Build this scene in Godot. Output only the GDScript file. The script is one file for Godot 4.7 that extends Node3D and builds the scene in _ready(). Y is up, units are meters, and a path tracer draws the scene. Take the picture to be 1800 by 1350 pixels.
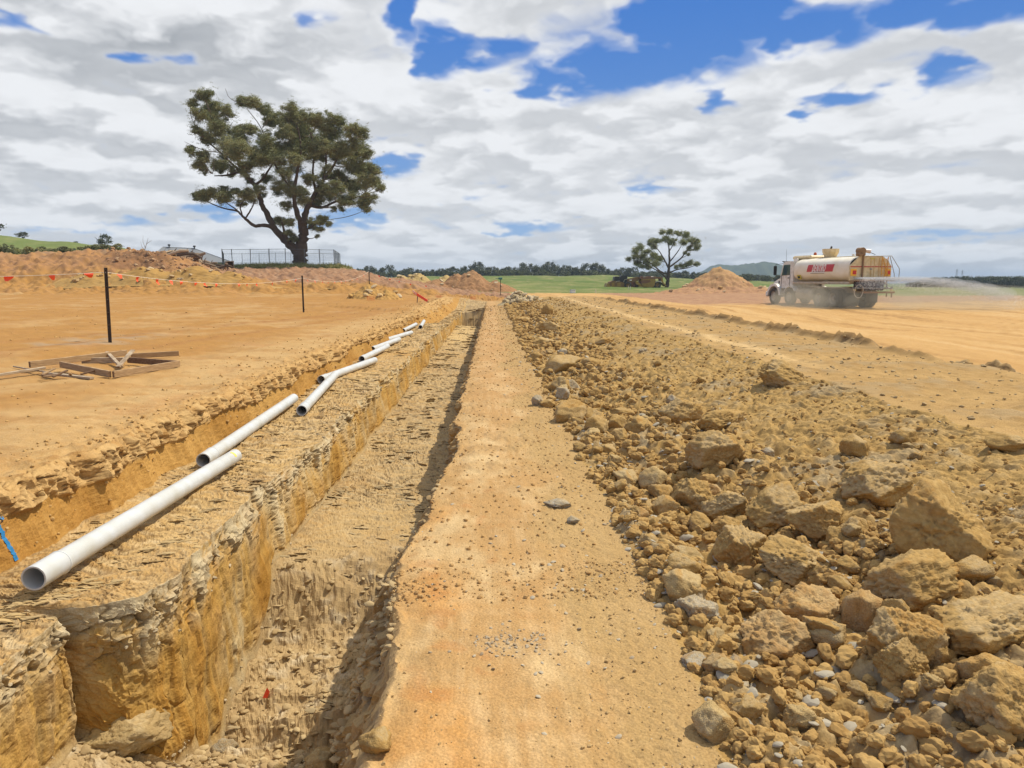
extends Node3D

const CAM_HEIGHT := 1.6
var used := {}
var rng := RandomNumberGenerator.new()
var sun_dir := Vector3.ZERO

# materials
var m_soil: StandardMaterial3D
var m_rock: StandardMaterial3D
var m_pebble: StandardMaterial3D
var m_field: StandardMaterial3D
var mats := {}

# noises
var n_big: FastNoiseLite
var n_mid: FastNoiseLite
var n_fine: FastNoiseLite
var n_grit: FastNoiseLite
var n_cell: FastNoiseLite
var n_clod: FastNoiseLite
var n_one: FastNoiseLite
var n_block: FastNoiseLite
var n_edge: FastNoiseLite

# the worked strip (trench, path, spoil bank) as a grid of stations along -z and points across
var grids: Array = []
const SEG_NAMES := ["ground", "trench_upper_wall", "trench_ledge", "trench_lower_wall", "trench_floor", "trench_side", "path", "spoil_bank_foot", "spoil_bank", "embankment", "road_verge", "road"]


func _ready() -> void:
	rng.seed = 4711
	setup_camera_and_light()
	setup_noises()
	setup_materials()
	build_strip()
	build_ground()
	build_far_hills()
	build_mounds()
	build_rocks()
	build_loose_stones()
	build_pipes()
	build_posts_and_bunting()
	build_timber_frame()
	build_big_tree()
	build_mid_tree()
	build_far_trees()
	build_fence()
	build_house()
	build_debris()
	build_truck()
	build_scraper()
	build_small_things()
	build_dust_and_spray()


func setup_camera_and_light() -> void:
	var cam := Camera3D.new()
	cam.name = "camera"
	add_child(cam)
	cam.position = Vector3(0, CAM_HEIGHT, 0)
	cam.rotation_degrees = Vector3(-8.43, -1.515, 0)
	cam.fov = 56.82
	cam.near = 0.05
	cam.far = 6000.0
	cam.current = true
	var e := Environment.new()
	e.background_mode = Environment.BG_SKY
	e.sky = Sky.new()
	var pano := PanoramaSkyMaterial.new()
	pano.panorama = sky_picture()
	e.sky.sky_material = pano
	e.background_energy_multiplier = 1.0
	e.tonemap_mode = Environment.TONE_MAPPER_LINEAR
	e.tonemap_exposure = 1.0
	e.fog_enabled = true
	e.fog_density = 0.00035
	e.fog_light_color = Color(0.74, 0.82, 0.92)
	e.volumetric_fog_enabled = true
	e.volumetric_fog_density = 0.0
	e.sdfgi_enabled = true
	e.ssao_enabled = true
	e.ssil_enabled = true
	var we := WorldEnvironment.new()
	we.name = "world_environment"
	we.environment = e
	add_child(we)
	var sun := DirectionalLight3D.new()
	sun.name = "sun"
	sun.light_energy = 1.5
	sun.light_color = Color(1.0, 0.96, 0.88)
	sun.light_angular_distance = 0.5
	sun.shadow_enabled = true
	add_child(sun)
	# high sun, ahead and to the right
	var az := deg_to_rad(62.0)
	var el := deg_to_rad(57.0)
	sun_dir = Vector3(sin(az) * cos(el), sin(el), -cos(az) * cos(el))
	sun.look_at_from_position(sun_dir * 100.0, Vector3.ZERO, Vector3.UP)


# ------------------------------------------------------------------ sky
var sky_gap := PackedFloat32Array()
const SKY_W := 4096
const SKY_H := 2048
var sky_n1: FastNoiseLite
var sky_n2: FastNoiseLite
var sky_n3: FastNoiseLite
var sky_n4: FastNoiseLite
var sky_rows: Array = []

# open blue gaps between the clouds: azimuth and elevation of the middle, half widths (degrees), strength
const GAPS := [
	[-6.5, 19.8, 1.4, 2.2, 1.5], [-3.6, 17.0, 2.0, 1.6, 1.5], [-0.4, 16.6, 2.3, 0.8, 1.2], [-14.2, 21.0, 2.5, 0.8, 0.9], [-13.2, 18.6, 1.2, 0.9, 0.7],
	[6.4, 14.6, 4.0, 1.0, 1.4], [11.0, 15.6, 4.4, 1.3, 1.5], [15.5, 16.4, 4.2, 1.5, 1.5], [13.0, 18.0, 4.0, 1.3, 1.4], [19.0, 18.0, 3.2, 1.2, 1.4],
	[24.5, 17.0, 3.6, 1.1, 1.4], [29.5, 17.6, 4.0, 1.1, 1.4], [34.0, 17.0, 4.0, 1.1, 1.4], [39.0, 18.5, 4.0, 1.1, 1.5], [17.0, 13.2, 1.3, 0.9, 1.0], [25.2, 12.3, 2.0, 0.5, 1.2], [31.5, 13.2, 1.2, 0.9, 0.7],
	[-7.6, 8.9, 1.7, 0.9, 1.2], [-25.5, 14.6, 1.5, 0.35, 0.9], [-31.5, 15.6, 2.5, 0.4, 0.7], [-22.5, 14.8, 1.5, 0.4, 0.7],
	[-11.5, 4.3, 3.2, 0.55, 1.0], [-20.5, 4.8, 2.5, 0.5, 0.9], [2.9, 4.0, 2.3, 0.55, 1.0], [-30.0, 3.4, 4.0, 0.5, 0.7], [-2.0, 6.3, 1.4, 0.3, 0.6], [33.0, 2.6, 4.0, 0.3, 0.5], [12.0, 6.5, 1.2, 0.3, 0.5],
]


func sky_picture() -> ImageTexture:
	sky_n1 = noise(FastNoiseLite.TYPE_SIMPLEX_SMOOTH, 1.45, 6, 101)
	sky_n1.fractal_gain = 0.54
	sky_n3 = noise(FastNoiseLite.TYPE_SIMPLEX_SMOOTH, 4.6, 4, 303)
	sky_n4 = noise(FastNoiseLite.TYPE_SIMPLEX_SMOOTH, 1.25, 5, 404)
	sky_n4.fractal_type = FastNoiseLite.FRACTAL_RIDGED
	sky_n4.fractal_gain = 0.45
	sky_n2 = noise(FastNoiseLite.TYPE_SIMPLEX_SMOOTH, 0.16, 3, 202)
	sky_rows.resize(SKY_H / 2)
	var id := WorkerThreadPool.add_group_task(sky_row, SKY_H / 2)
	WorkerThreadPool.wait_for_group_task_completion(id)
	var data := PackedFloat32Array()
	for r in SKY_H / 2:
		data.append_array(sky_rows[r])
	var low := PackedFloat32Array()
	low.resize(SKY_W * 3)
	for x in SKY_W:
		low[x * 3] = 0.30
		low[x * 3 + 1] = 0.27
		low[x * 3 + 2] = 0.22
	for r in SKY_H / 2:
		data.append_array(low)
	sky_rows.clear()
	var im := Image.create_from_data(SKY_W, SKY_H, false, Image.FORMAT_RGBF, data.to_byte_array())
	return ImageTexture.create_from_image(im)


# cloud thickness: broad masses with rounded billows on them
func puff(x: float, z: float) -> float:
	return sky_n1.get_noise_2d(x, z) * 0.62 - sky_n4.get_noise_2d(x, z) * 0.40 + 0.10


func sky_row(r: int) -> void:
	var row := PackedFloat32Array()
	row.resize(SKY_W * 3)
	var el := (0.5 - (r + 0.5) / SKY_H) * PI
	var step := 1 if el < 0.6 else 2
	var sy := maxf(sin(el), 0.012)
	var cy := cos(el)
	var eld := rad_to_deg(el)
	var ys := sy + 0.16
	# clear air
	var tb := pow(clampf(1.0 - sy, 0.0, 1.0), 4.5)
	var blue := Vector3(0.026, 0.165, 0.60).lerp(Vector3(0.30, 0.52, 0.80), tb)
	var near := []
	for g in GAPS:
		if absf(eld - g[1]) < g[3] * 3.0 + 1.5:
			near.append(g)
	var veil := clampf(exp(-maxf(el, 0.0) * 16.0), 0.0, 1.0)
	var up := (sin(el) + 0.16) / (sin(el + 0.020) + 0.16)
	var up2 := (sin(el) + 0.16) / (sin(el + 0.055) + 0.16)
	for x in range(0, SKY_W, step):
		var azr := wrapf((x + 0.5) / SKY_W * TAU, -PI, PI)
		var ux := sin(azr) * cy / ys
		var uz := -cos(azr) * cy / ys
		var azd := rad_to_deg(azr)
		# billows push the outlines about
		var wob := sky_n3.get_noise_2d(ux, uz)
		var wx := ux + wob * 0.07
		var wz := uz + sky_n3.get_noise_2d(ux + 31.0, uz) * 0.07
		var n := puff(wx, wz)
		var open := 0.0
		for g in near:
			var a: float = (azd - g[0] + wob * 2.6 + n * 1.5) / (g[2] * 1.2)
			var b: float = (eld - g[1] + n * 1.5 + wob * 0.5) / (g[3] * 1.25)
			open = maxf(open, g[4] * exp(-(a * a + b * b)))
		var wide := sky_n2.get_noise_2d(ux, uz)
		# wide openings everywhere else in the sky
		if absf(azd) > 40.0 or eld > 24.0:
			open += clampf((wide - 0.10) * 4.0, 0.0, 1.4)
		var h := n * 0.85 + wob * 0.16 + 0.78 - open * (1.12 + wob * 0.9) + wide * 0.12
		var seen := smooth(-0.10, 0.52, h)
		seen = maxf(seen, 0.20 * smooth(-0.25, 0.1, h))
		# sunlit upper edges, grey beneath
		var n_up := puff(wx * up, wz * up)
		var n_up2 := puff(wx * up2, wz * up2)
		var top := clampf(0.58 + (n - n_up) * 2.0 + (n - n_up2) * 1.0 + wob * 0.22 + sky_n3.get_noise_2d(ux * 3.1, uz * 3.1) * 0.10 + minf(open, 1.0) * 0.35, 0.0, 1.0)
		var thick := smooth(0.05, 1.35, h)
		var lit := lerpf(1.0, lerpf(lerpf(0.66, 0.40, smooth(-0.35, 0.35, wide + 0.3 * wob)), 1.05, top), 0.40 + 0.60 * thick)
		lit += wob * 0.09
		lit = clampf(lit, 0.0, 1.05)
		var white := Vector3(lit * 0.965, lit * 0.985, lit * 1.015) * 0.87
		white += Vector3(-0.035, 0.0, 0.045) * clampf(1.0 - lit, 0.0, 1.0)
		var c := blue.lerp(white, clampf(seen, 0.0, 1.0))
		c = c.lerp(Vector3(0.60, 0.68, 0.76), veil * 0.5)
		for s in step:
			row[(x + s) * 3] = c.x
			row[(x + s) * 3 + 1] = c.y
			row[(x + s) * 3 + 2] = c.z
	sky_rows[r] = row


# ------------------------------------------------------------------ common helpers
func noise(kind: int, freq: float, octaves: int, sd: int) -> FastNoiseLite:
	var n := FastNoiseLite.new()
	n.noise_type = kind
	n.frequency = freq
	n.seed = sd
	if octaves > 1:
		n.fractal_type = FastNoiseLite.FRACTAL_FBM
		n.fractal_octaves = octaves
	else:
		n.fractal_type = FastNoiseLite.FRACTAL_NONE
	return n


func setup_noises() -> void:
	n_big = noise(FastNoiseLite.TYPE_SIMPLEX_SMOOTH, 0.09, 3, 1)
	n_mid = noise(FastNoiseLite.TYPE_SIMPLEX_SMOOTH, 0.7, 4, 2)
	n_fine = noise(FastNoiseLite.TYPE_SIMPLEX_SMOOTH, 5.0, 3, 3)
	n_grit = noise(FastNoiseLite.TYPE_SIMPLEX, 26.0, 3, 4)
	n_one = noise(FastNoiseLite.TYPE_SIMPLEX_SMOOTH, 1.0, 3, 6)
	n_cell = noise(FastNoiseLite.TYPE_CELLULAR, 9.0, 1, 5)
	n_cell.cellular_return_type = FastNoiseLite.RETURN_DISTANCE
	n_cell.cellular_jitter = 1.0
	n_block = noise(FastNoiseLite.TYPE_CELLULAR, 5.0, 1, 15)
	n_block.cellular_return_type = FastNoiseLite.RETURN_CELL_VALUE
	n_edge = noise(FastNoiseLite.TYPE_CELLULAR, 5.0, 1, 15)
	n_edge.cellular_return_type = FastNoiseLite.RETURN_DISTANCE2_SUB
	n_clod = noise(FastNoiseLite.TYPE_CELLULAR, 24.0, 1, 8)
	n_clod.cellular_return_type = FastNoiseLite.RETURN_DISTANCE


func numbered(called: String) -> String:
	var k: int = used.get(called, 0)
	used[called] = k + 1
	return called if k == 0 else "%s_%03d" % [called, k]


func tag(o: Node3D, label: String, category: String, group := "") -> Node3D:
	o.set_meta("label", label)
	o.set_meta("category", category)
	if group:
		o.set_meta("group", group)
	return o


func thing(called: String, label: String, category: String, at := Vector3.ZERO, turn := 0.0, group := "") -> Node3D:
	var o := Node3D.new()
	o.name = numbered(called)
	add_child(o)
	o.position = at
	o.rotation.y = turn
	tag(o, label, category, group)
	return o


func put(called: String, mesh: Mesh, m: Material, parent: Node3D = null) -> MeshInstance3D:
	var o := MeshInstance3D.new()
	o.mesh = mesh
	o.material_override = m
	if parent == null:
		o.name = numbered(called)
		add_child(o)
	else:
		o.name = called
		parent.add_child(o, true)
	return o


func structure(called: String, mesh: Mesh, m: Material) -> MeshInstance3D:
	var o := put(called, mesh, m)
	o.set_meta("kind", "structure")
	return o


func scatter(called: String, mesh: Mesh, m: Material, where: Array, tint: Array, parent: Node3D = null) -> MultiMeshInstance3D:
	var mm := MultiMesh.new()
	mm.transform_format = MultiMesh.TRANSFORM_3D
	mm.use_colors = tint.size() > 0
	mm.mesh = mesh
	mm.instance_count = where.size()
	for i in where.size():
		mm.set_instance_transform(i, where[i])
		if tint.size() > 0:
			mm.set_instance_color(i, tint[i])
	var o := MultiMeshInstance3D.new()
	o.multimesh = mm
	o.material_override = m
	if parent == null:
		o.name = numbered(called)
		add_child(o)
	else:
		o.name = called
		parent.add_child(o, true)
	o.set_meta("kind", "stuff")
	return o


func copy(o: Node3D, label := "", group := "") -> Node3D:
	var base := String(o.name)
	var cut := base.rfind("_")
	if cut > 0 and base.substr(cut + 1).is_valid_int():
		base = base.substr(0, cut)
	var c: Node3D = o.duplicate()
	c.name = numbered(base)
	add_child(c)
	if label:
		c.set_meta("label", label)
	if group:
		c.set_meta("group", group)
	return c


static func table(xs: Array, ys: Array, x: float) -> float:
	if x <= xs[0]:
		return ys[0]
	for i in range(1, xs.size()):
		if x <= xs[i]:
			return lerpf(ys[i - 1], ys[i], (x - xs[i - 1]) / (xs[i] - xs[i - 1]))
	return ys[-1]


# collects triangles with normals; front faces run clockwise
class Shape:
	var v := PackedVector3Array()
	var n := PackedVector3Array()
	var c := PackedColorArray()
	var tint := Color.WHITE
	var colored := false

	func tri(a: Vector3, b: Vector3, d: Vector3, na: Vector3, nb: Vector3, nd: Vector3) -> void:
		if (b - a).cross(d - a).dot(na + nb + nd) > 0.0:
			v.append(a); v.append(d); v.append(b)
			n.append(na); n.append(nd); n.append(nb)
		else:
			v.append(a); v.append(b); v.append(d)
			n.append(na); n.append(nb); n.append(nd)
		if colored:
			for i in 3:
				c.append(tint)

	func face(a: Vector3, b: Vector3, d: Vector3, out: Vector3) -> void:
		var k := (b - a).cross(d - a)
		if k.length_squared() < 1e-16:
			return
		k = k.normalized()
		if k.dot(out) < 0.0:
			k = -k
		tri(a, b, d, k, k, k)

	func quad(a: Vector3, b: Vector3, d: Vector3, e: Vector3, out: Vector3) -> void:
		face(a, b, d, out)
		face(a, d, e, out)

	# a box with chamfered edges, turned by basis b about its middle
	func box(at: Vector3, size: Vector3, bevel := 0.0, b := Basis.IDENTITY) -> void:
		var h := size * 0.5
		var w := minf(bevel, minf(h.x, minf(h.y, h.z)) * 0.9)
		var p := func(sx: float, sy: float, sz: float, k: int) -> Vector3:
			var q := Vector3(sx * (h.x - w), sy * (h.y - w), sz * (h.z - w))
			q[k] += (Vector3(sx, sy, sz) * w)[k]
			return at + b * q
		for k in 3:
			var i := (k + 1) % 3
			var j := (k + 2) % 3
			for s in [-1.0, 1.0]:
				var q := []
				for o in [[-1.0, -1.0], [1.0, -1.0], [1.0, 1.0], [-1.0, 1.0]]:
					var g := Vector3.ZERO
					g[k] = s; g[i] = o[0]; g[j] = o[1]
					q.append(p.call(g.x, g.y, g.z, k))
				var out := Vector3.ZERO
				out[k] = s
				quad(q[0], q[1], q[2], q[3], b * out)
			if w > 0.0:
				for s in [-1.0, 1.0]:
					for r in [-1.0, 1.0]:
						var g0 := Vector3.ZERO
						g0[i] = s; g0[j] = r; g0[k] = -1.0
						var g1 := g0
						g1[k] = 1.0
						var out := Vector3.ZERO
						out[i] = s; out[j] = r
						quad(p.call(g0.x, g0.y, g0.z, i), p.call(g1.x, g1.y, g1.z, i), p.call(g1.x, g1.y, g1.z, j), p.call(g0.x, g0.y, g0.z, j), b * out)
		if w > 0.0:
			for sx in [-1.0, 1.0]:
				for sy in [-1.0, 1.0]:
					for sz in [-1.0, 1.0]:
						face(p.call(sx, sy, sz, 0), p.call(sx, sy, sz, 1), p.call(sx, sy, sz, 2), b * Vector3(sx, sy, sz))

	func bar(a: Vector3, b: Vector3, w: float, h: float, bevel := 0.0) -> void:
		var d := (b - a)
		var l := d.length()
		d = d / l
		var side := d.cross(Vector3.UP if absf(d.y) < 0.95 else Vector3.RIGHT).normalized()
		box((a + b) * 0.5, Vector3(w, h, l), bevel, Basis(side, d.cross(side), d))

	# a round tube through points, radii along it
	func tube(pts: Array, radii: Array, sides := 8, caps := true) -> void:
		var rings := []
		var norms := []
		var side := Vector3.ZERO
		for i in pts.size():
			var t: Vector3 = (pts[mini(i + 1, pts.size() - 1)] - pts[maxi(i - 1, 0)]).normalized()
			if i == 0:
				side = t.cross(Vector3.UP if absf(t.y) < 0.9 else Vector3.RIGHT).normalized()
			else:
				side = (side - t * side.dot(t)).normalized()
			var up := side.cross(t)
			var ring := []
			var nr := []
			for k in sides:
				var a := TAU * k / sides
				var o := side * cos(a) + up * sin(a)
				nr.append(o)
				ring.append(pts[i] + o * radii[i])
			rings.append(ring)
			norms.append(nr)
		for i in pts.size() - 1:
			for k in sides:
				var l := (k + 1) % sides
				tri(rings[i][k], rings[i + 1][k], rings[i + 1][l], norms[i][k], norms[i + 1][k], norms[i + 1][l])
				tri(rings[i][k], rings[i + 1][l], rings[i][l], norms[i][k], norms[i + 1][l], norms[i][l])
		if caps:
			for e in [0, pts.size() - 1]:
				var out: Vector3 = pts[0] - pts[1] if e == 0 else pts[-1] - pts[-2]
				for k in range(1, sides - 1):
					face(rings[e][0], rings[e][k], rings[e][k + 1], out)

	func cyl(a: Vector3, b: Vector3, r0: float, r1 := -1.0, sides := 16, caps := true) -> void:
		tube([a, b], [r0, r0 if r1 < 0.0 else r1], sides, caps)

	# turned about an axis from a point: profile of (radius, along)
	func lathe(at: Vector3, axis: Vector3, prof: Array, sides := 20, flat := false) -> void:
		axis = axis.normalized()
		var s := axis.cross(Vector3.UP if absf(axis.y) < 0.9 else Vector3.RIGHT).normalized()
		var u := s.cross(axis)
		for i in prof.size() - 1:
			var p: Vector2 = prof[i]
			var q: Vector2 = prof[i + 1]
			var e := q - p
			var nn := Vector2(e.y, -e.x).normalized()
			for k in sides:
				var a0 := TAU * k / sides
				var a1 := TAU * (k + 1) / sides
				var d0 := s * cos(a0) + u * sin(a0)
				var d1 := s * cos(a1) + u * sin(a1)
				var m0 := (d0 * nn.x + axis * nn.y)
				var m1 := (d1 * nn.x + axis * nn.y)
				if flat:
					m0 = (m0 + m1).normalized()
					m1 = m0
				var A := at + d0 * p.x + axis * p.y
				var B := at + d1 * p.x + axis * p.y
				var C := at + d1 * q.x + axis * q.y
				var D := at + d0 * q.x + axis * q.y
				if p.x > 1e-5:
					tri(A, B, C, m0, m1, m1)
				if q.x > 1e-5:
					tri(A, C, D, m0, m1, m0)

	# an outline in a plane pushed through a depth
	func prism(poly: PackedVector2Array, depth: float, t: Transform3D) -> void:
		var mid := Vector2.ZERO
		for p in poly:
			mid += p / poly.size()
		var idx := Geometry2D.triangulate_polygon(poly)
		for i in range(0, idx.size(), 3):
			for s in [-0.5, 0.5]:
				var q := []
				for k in 3:
					q.append(t * Vector3(poly[idx[i + k]].x, poly[idx[i + k]].y, s * depth))
				face(q[0], q[1], q[2], t.basis * Vector3(0, 0, s))
		var turn := 0.0
		for i in poly.size():
			turn += poly[i].cross(poly[(i + 1) % poly.size()])
		for i in poly.size():
			var a := poly[i]
			var b := poly[(i + 1) % poly.size()]
			var o := (b - a)
			o = Vector2(o.y, -o.x) * signf(turn)
			quad(t * Vector3(a.x, a.y, -depth * 0.5), t * Vector3(b.x, b.y, -depth * 0.5), t * Vector3(b.x, b.y, depth * 0.5), t * Vector3(a.x, a.y, depth * 0.5), t.basis * Vector3(o.x, o.y, 0))

	func mesh() -> ArrayMesh:
		var arr := []
		arr.resize(Mesh.ARRAY_MAX)
		arr[Mesh.ARRAY_VERTEX] = v
		arr[Mesh.ARRAY_NORMAL] = n
		if colored:
			arr[Mesh.ARRAY_COLOR] = c
		var m := ArrayMesh.new()
		m.add_surface_from_arrays(Mesh.PRIMITIVE_TRIANGLES, arr)
		return m


# ------------------------------------------------------------------ materials
func grain(freq: float, octaves: int, sd: int, lo: Color, hi: Color, size := 512) -> NoiseTexture2D:
	var t := NoiseTexture2D.new()
	t.width = size
	t.height = size
	t.seamless = true
	t.noise = noise(FastNoiseLite.TYPE_SIMPLEX_SMOOTH, freq, octaves, sd)
	var g := Gradient.new()
	g.set_color(0, lo)
	g.set_color(1, hi)
	t.color_ramp = g
	return t


func plain(c: Color, rough := 0.7, metal := 0.0, worn := 0.0) -> StandardMaterial3D:
	# c is a linear base colour
	var m := StandardMaterial3D.new()
	m.albedo_color = c.linear_to_srgb()
	m.roughness = rough
	m.metallic = metal
	if worn > 0.0:
		m.albedo_texture = mats.wear
		m.uv1_triplanar = true
		m.uv1_scale = Vector3.ONE * worn
	return m


func setup_materials() -> void:
	mats.wear = grain(0.012, 5, 31, Color(0.84, 0.82, 0.78), Color(1, 1, 1))
	mats.dusty = grain(0.008, 6, 32, Color(0.90, 0.87, 0.80), Color(1, 1, 1))
	mats.speck = grain(0.05, 4, 33, Color(0.80, 0.785, 0.76), Color(1.0, 1.0, 1.0))
	mats.relief = grain(0.055, 6, 34, Color(0, 0, 0), Color(1, 1, 1))
	m_soil = StandardMaterial3D.new()
	m_soil.vertex_color_use_as_albedo = true
	m_soil.roughness = 0.95
	m_soil.metallic_specular = 0.25
	m_soil.albedo_texture = mats.speck
	m_soil.uv1_triplanar = true
	m_soil.uv1_world_triplanar = true
	m_soil.uv1_scale = Vector3.ONE * 2.3
	m_soil.heightmap_enabled = true
	m_soil.heightmap_texture = mats.relief
	m_soil.heightmap_scale = 0.35
	m_rock = StandardMaterial3D.new()
	m_rock.vertex_color_use_as_albedo = true
	m_rock.roughness = 0.95
	m_rock.metallic_specular = 0.25
	m_rock.albedo_texture = mats.speck
	m_rock.uv1_triplanar = true
	m_rock.uv1_scale = Vector3.ONE * 0.35
	m_rock.heightmap_enabled = true
	m_rock.heightmap_texture = mats.relief
	m_rock.heightmap_scale = 0.5
	m_pebble = StandardMaterial3D.new()
	m_pebble.vertex_color_use_as_albedo = true
	m_pebble.albedo_color = Color(0.80, 0.79, 0.78).linear_to_srgb()
	m_pebble.roughness = 0.95
	m_pebble.metallic_specular = 0.25
	m_field = StandardMaterial3D.new()
	m_field.vertex_color_use_as_albedo = true
	m_field.roughness = 1.0
	m_field.metallic_specular = 0.1


# ------------------------------------------------------------------ the lie of the land
const COL := [-900.0, 0.0, 130.0, 220.0, 300.0, 420.0, 520.0, 605.0, 700.0, 800.0, 867.0, 1050.0, 1150.0, 1300.0, 1500.0, 1700.0, 2000.0, 2700.0]
const ROW := [40.0, 48.0, 52.0, 56.0, 60.0, 64.0, 70.0, 78.0, 90.0, 110.0, 150.0, 200.0, 280.0, 400.0, 800.0, 3500.0]
const LAND := [
	[0.4, 0.6, 0.9, 2.0, 3.4, 4.2, 4.4, 5.0, 7.0, 12.0, 20.0, 26.0, 28.0, 20.0, 5.0, -20.0],
	[0.4, 0.5, 0.6, 1.3, 2.6, 3.7, 3.9, 4.0, 4.3, 6.0, 10.5, 12.0, 12.5, 9.0, 0.0, -20.0],
	[0.4, 0.5, 0.6, 1.3, 2.6, 3.8, 3.9, 3.9, 4.2, 5.6, 9.2, 10.5, 11.0, 8.0, 0.0, -20.0],
	[0.4, 0.5, 0.7, 1.5, 2.7, 4.1, 4.2, 4.0, 4.0, 5.0, 8.0, 8.6, 9.0, 7.0, 0.0, -20.0],
	[0.4, 0.5, 0.7, 1.6, 2.5, 3.7, 3.6, 3.0, 2.6, 2.5, 5.5, 5.8, 5.8, 5.0, 0.0, -20.0],
	[0.4, 0.5, 0.7, 1.5, 1.7, 2.0, 2.3, 2.7, 2.7, 2.5, 2.2, 2.0, 2.0, 1.0, -2.0, -20.0],
	[0.4, 0.5, 0.6, 1.0, 1.5, 1.9, 2.3, 2.8, 2.8, 2.5, 2.2, 2.0, 2.0, 1.0, -2.0, -20.0],
	[0.4, 0.6, 0.8, 1.1, 1.5, 1.9, 2.3, 2.72, 2.7, 2.3, 2.0, 2.0, 2.0, 1.0, -2.0, -20.0],
	[0.35, 0.5, 0.65, 0.85, 1.05, 1.25, 1.5, 1.35, 1.0, 0.9, 1.3, 1.8, 2.2, 1.0, -2.0, -20.0],
	[0.25, 0.25, 0.3, 0.3, 0.35, 0.35, 0.4, 0.35, 0.3, 0.4, 1.2, 2.0, 2.4, 1.0, -2.0, -20.0],
	[0.1, 0.05, 0.0, 0.0, 0.0, 0.0, 0.0, 0.0, 0.05, 0.3, 1.3, 2.3, 2.5, 1.0, -2.0, -20.0],
	[0.2, 0.15, 0.1, 0.05, 0.0, 0.0, 0.0, -0.05, 0.0, 0.3, 1.2, 2.2, 2.4, 1.0, -2.0, -20.0],
	[0.05, 0.05, 0.05, 0.05, 0.05, 0.0, 0.0, 0.0, 0.0, 0.2, 0.8, 1.5, 1.6, 0.6, -3.0, -20.0],
	[0.05, 0.05, 0.05, 0.05, 0.05, 0.1, 0.1, 0.1, 0.1, 0.1, 0.4, 0.7, 0.8, 0.0, -3.0, -20.0],
	[0.05, 0.05, 0.05, 0.05, 0.05, 0.05, 0.0, 0.0, 0.0, 0.0, -0.3, -0.8, -1.6, -2.0, -5.0, -20.0],
	[0.05, 0.05, 0.05, 0.05, 0.05, 0.05, 0.0, 0.0, 0.0, -0.1, -0.7, -1.4, -2.4, -3.0, -6.0, -20.0],
	[0.05, 0.05, 0.05, 0.05, 0.05, 0.05, 0.0, 0.0, 0.0, -0.1, -0.8, -1.6, -2.8, -3.0, -6.0, -20.0],
	[0.05, 0.05, 0.05, 0.05, 0.05, 0.05, 0.0, 0.0, 0.0, -0.1, -0.8, -1.6, -3.0, -3.0, -6.0, -20.0],
]


static func smooth(a: float, b: float, x: float) -> float:
	var t := clampf((x - a) / (b - a), 0.0, 1.0)
	return t * t * (3.0 - 2.0 * t)


# height of the ground away from the trench, without small bumps; d is distance ahead
func land(x: float, d: float) -> float:
	# the level pads near the trench
	var near := lerpf(0.35, 0.05, smooth(-2.6, 4.0, x))
	near += 0.10 * smooth(0.0, 1.0, (d - 26.5 - (-2.9 - x) * 1.25) * 4.0) * smooth(-2.7, -3.4, x) * smooth(-10.0, -7.0, x)
	if d < 26.0:
		return near
	var u := 867.0 + 1248.0 * x / maxf(d, 1.0)
	u = clampf(u, -900.0, 2700.0)
	var i := 0
	while i < COL.size() - 2 and u > COL[i + 1]:
		i += 1
	var fu: float = (u - COL[i]) / (COL[i + 1] - COL[i])
	fu = fu * fu * (3.0 - 2.0 * fu)
	var dd := clampf(d, 40.0, 3500.0)
	var j := 0
	while j < ROW.size() - 2 and dd > ROW[j + 1]:
		j += 1
	var fd: float = (dd - ROW[j]) / (ROW[j + 1] - ROW[j])
	fd = fd * fd * (3.0 - 2.0 * fd) * 0.5 + fd * 0.5
	var a: Array = LAND[i]
	var b: Array = LAND[i + 1]
	var y: float = lerpf(lerpf(a[j], a[j + 1], fd), lerpf(b[j], b[j + 1], fd), fu)
	return lerpf(near, y, smooth(26.0, 40.0, d))


func land_bumps(x: float, d: float) -> float:
	var y := n_mid.get_noise_2d(x, d) * 0.05
	if d > 46.0 and d < 84.0 and x < 2.0:
		var k := smooth(46.0, 54.0, d) * smooth(84.0, 74.0, d)
		y += k * (n_mid.get_noise_2d(x * 0.35, d * 0.35) * 0.45 + n_one.get_noise_2d(x * 0.9, d * 0.9) * 0.24 + n_fine.get_noise_2d(x * 0.45, d * 0.45) * 0.13)
	if d < 30.0:
		y += n_fine.get_noise_2d(x * 0.6, d * 0.6) * 0.012
	if d > 85.0:
		y += n_big.get_noise_2d(x * 0.3, d * 0.3) * clampf((d - 85.0) / 100.0, 0.0, 1.0) * 0.8
	return y


# wheel ruts and sweeps of the haul road on the right
func ruts(x: float, d: float) -> float:
	var bend := n_big.get_noise_2d(x * 0.25, d * 0.5) * 2.2
	return n_one.get_noise_2d(x * 1.6 + bend, d * 0.035) * (0.55 + 0.7 * n_mid.get_noise_2d(x * 0.5, d * 0.22)) + 0.45 * n_one.get_noise_2d(x * 0.45 + bend * 0.5, d * 0.02)


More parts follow.
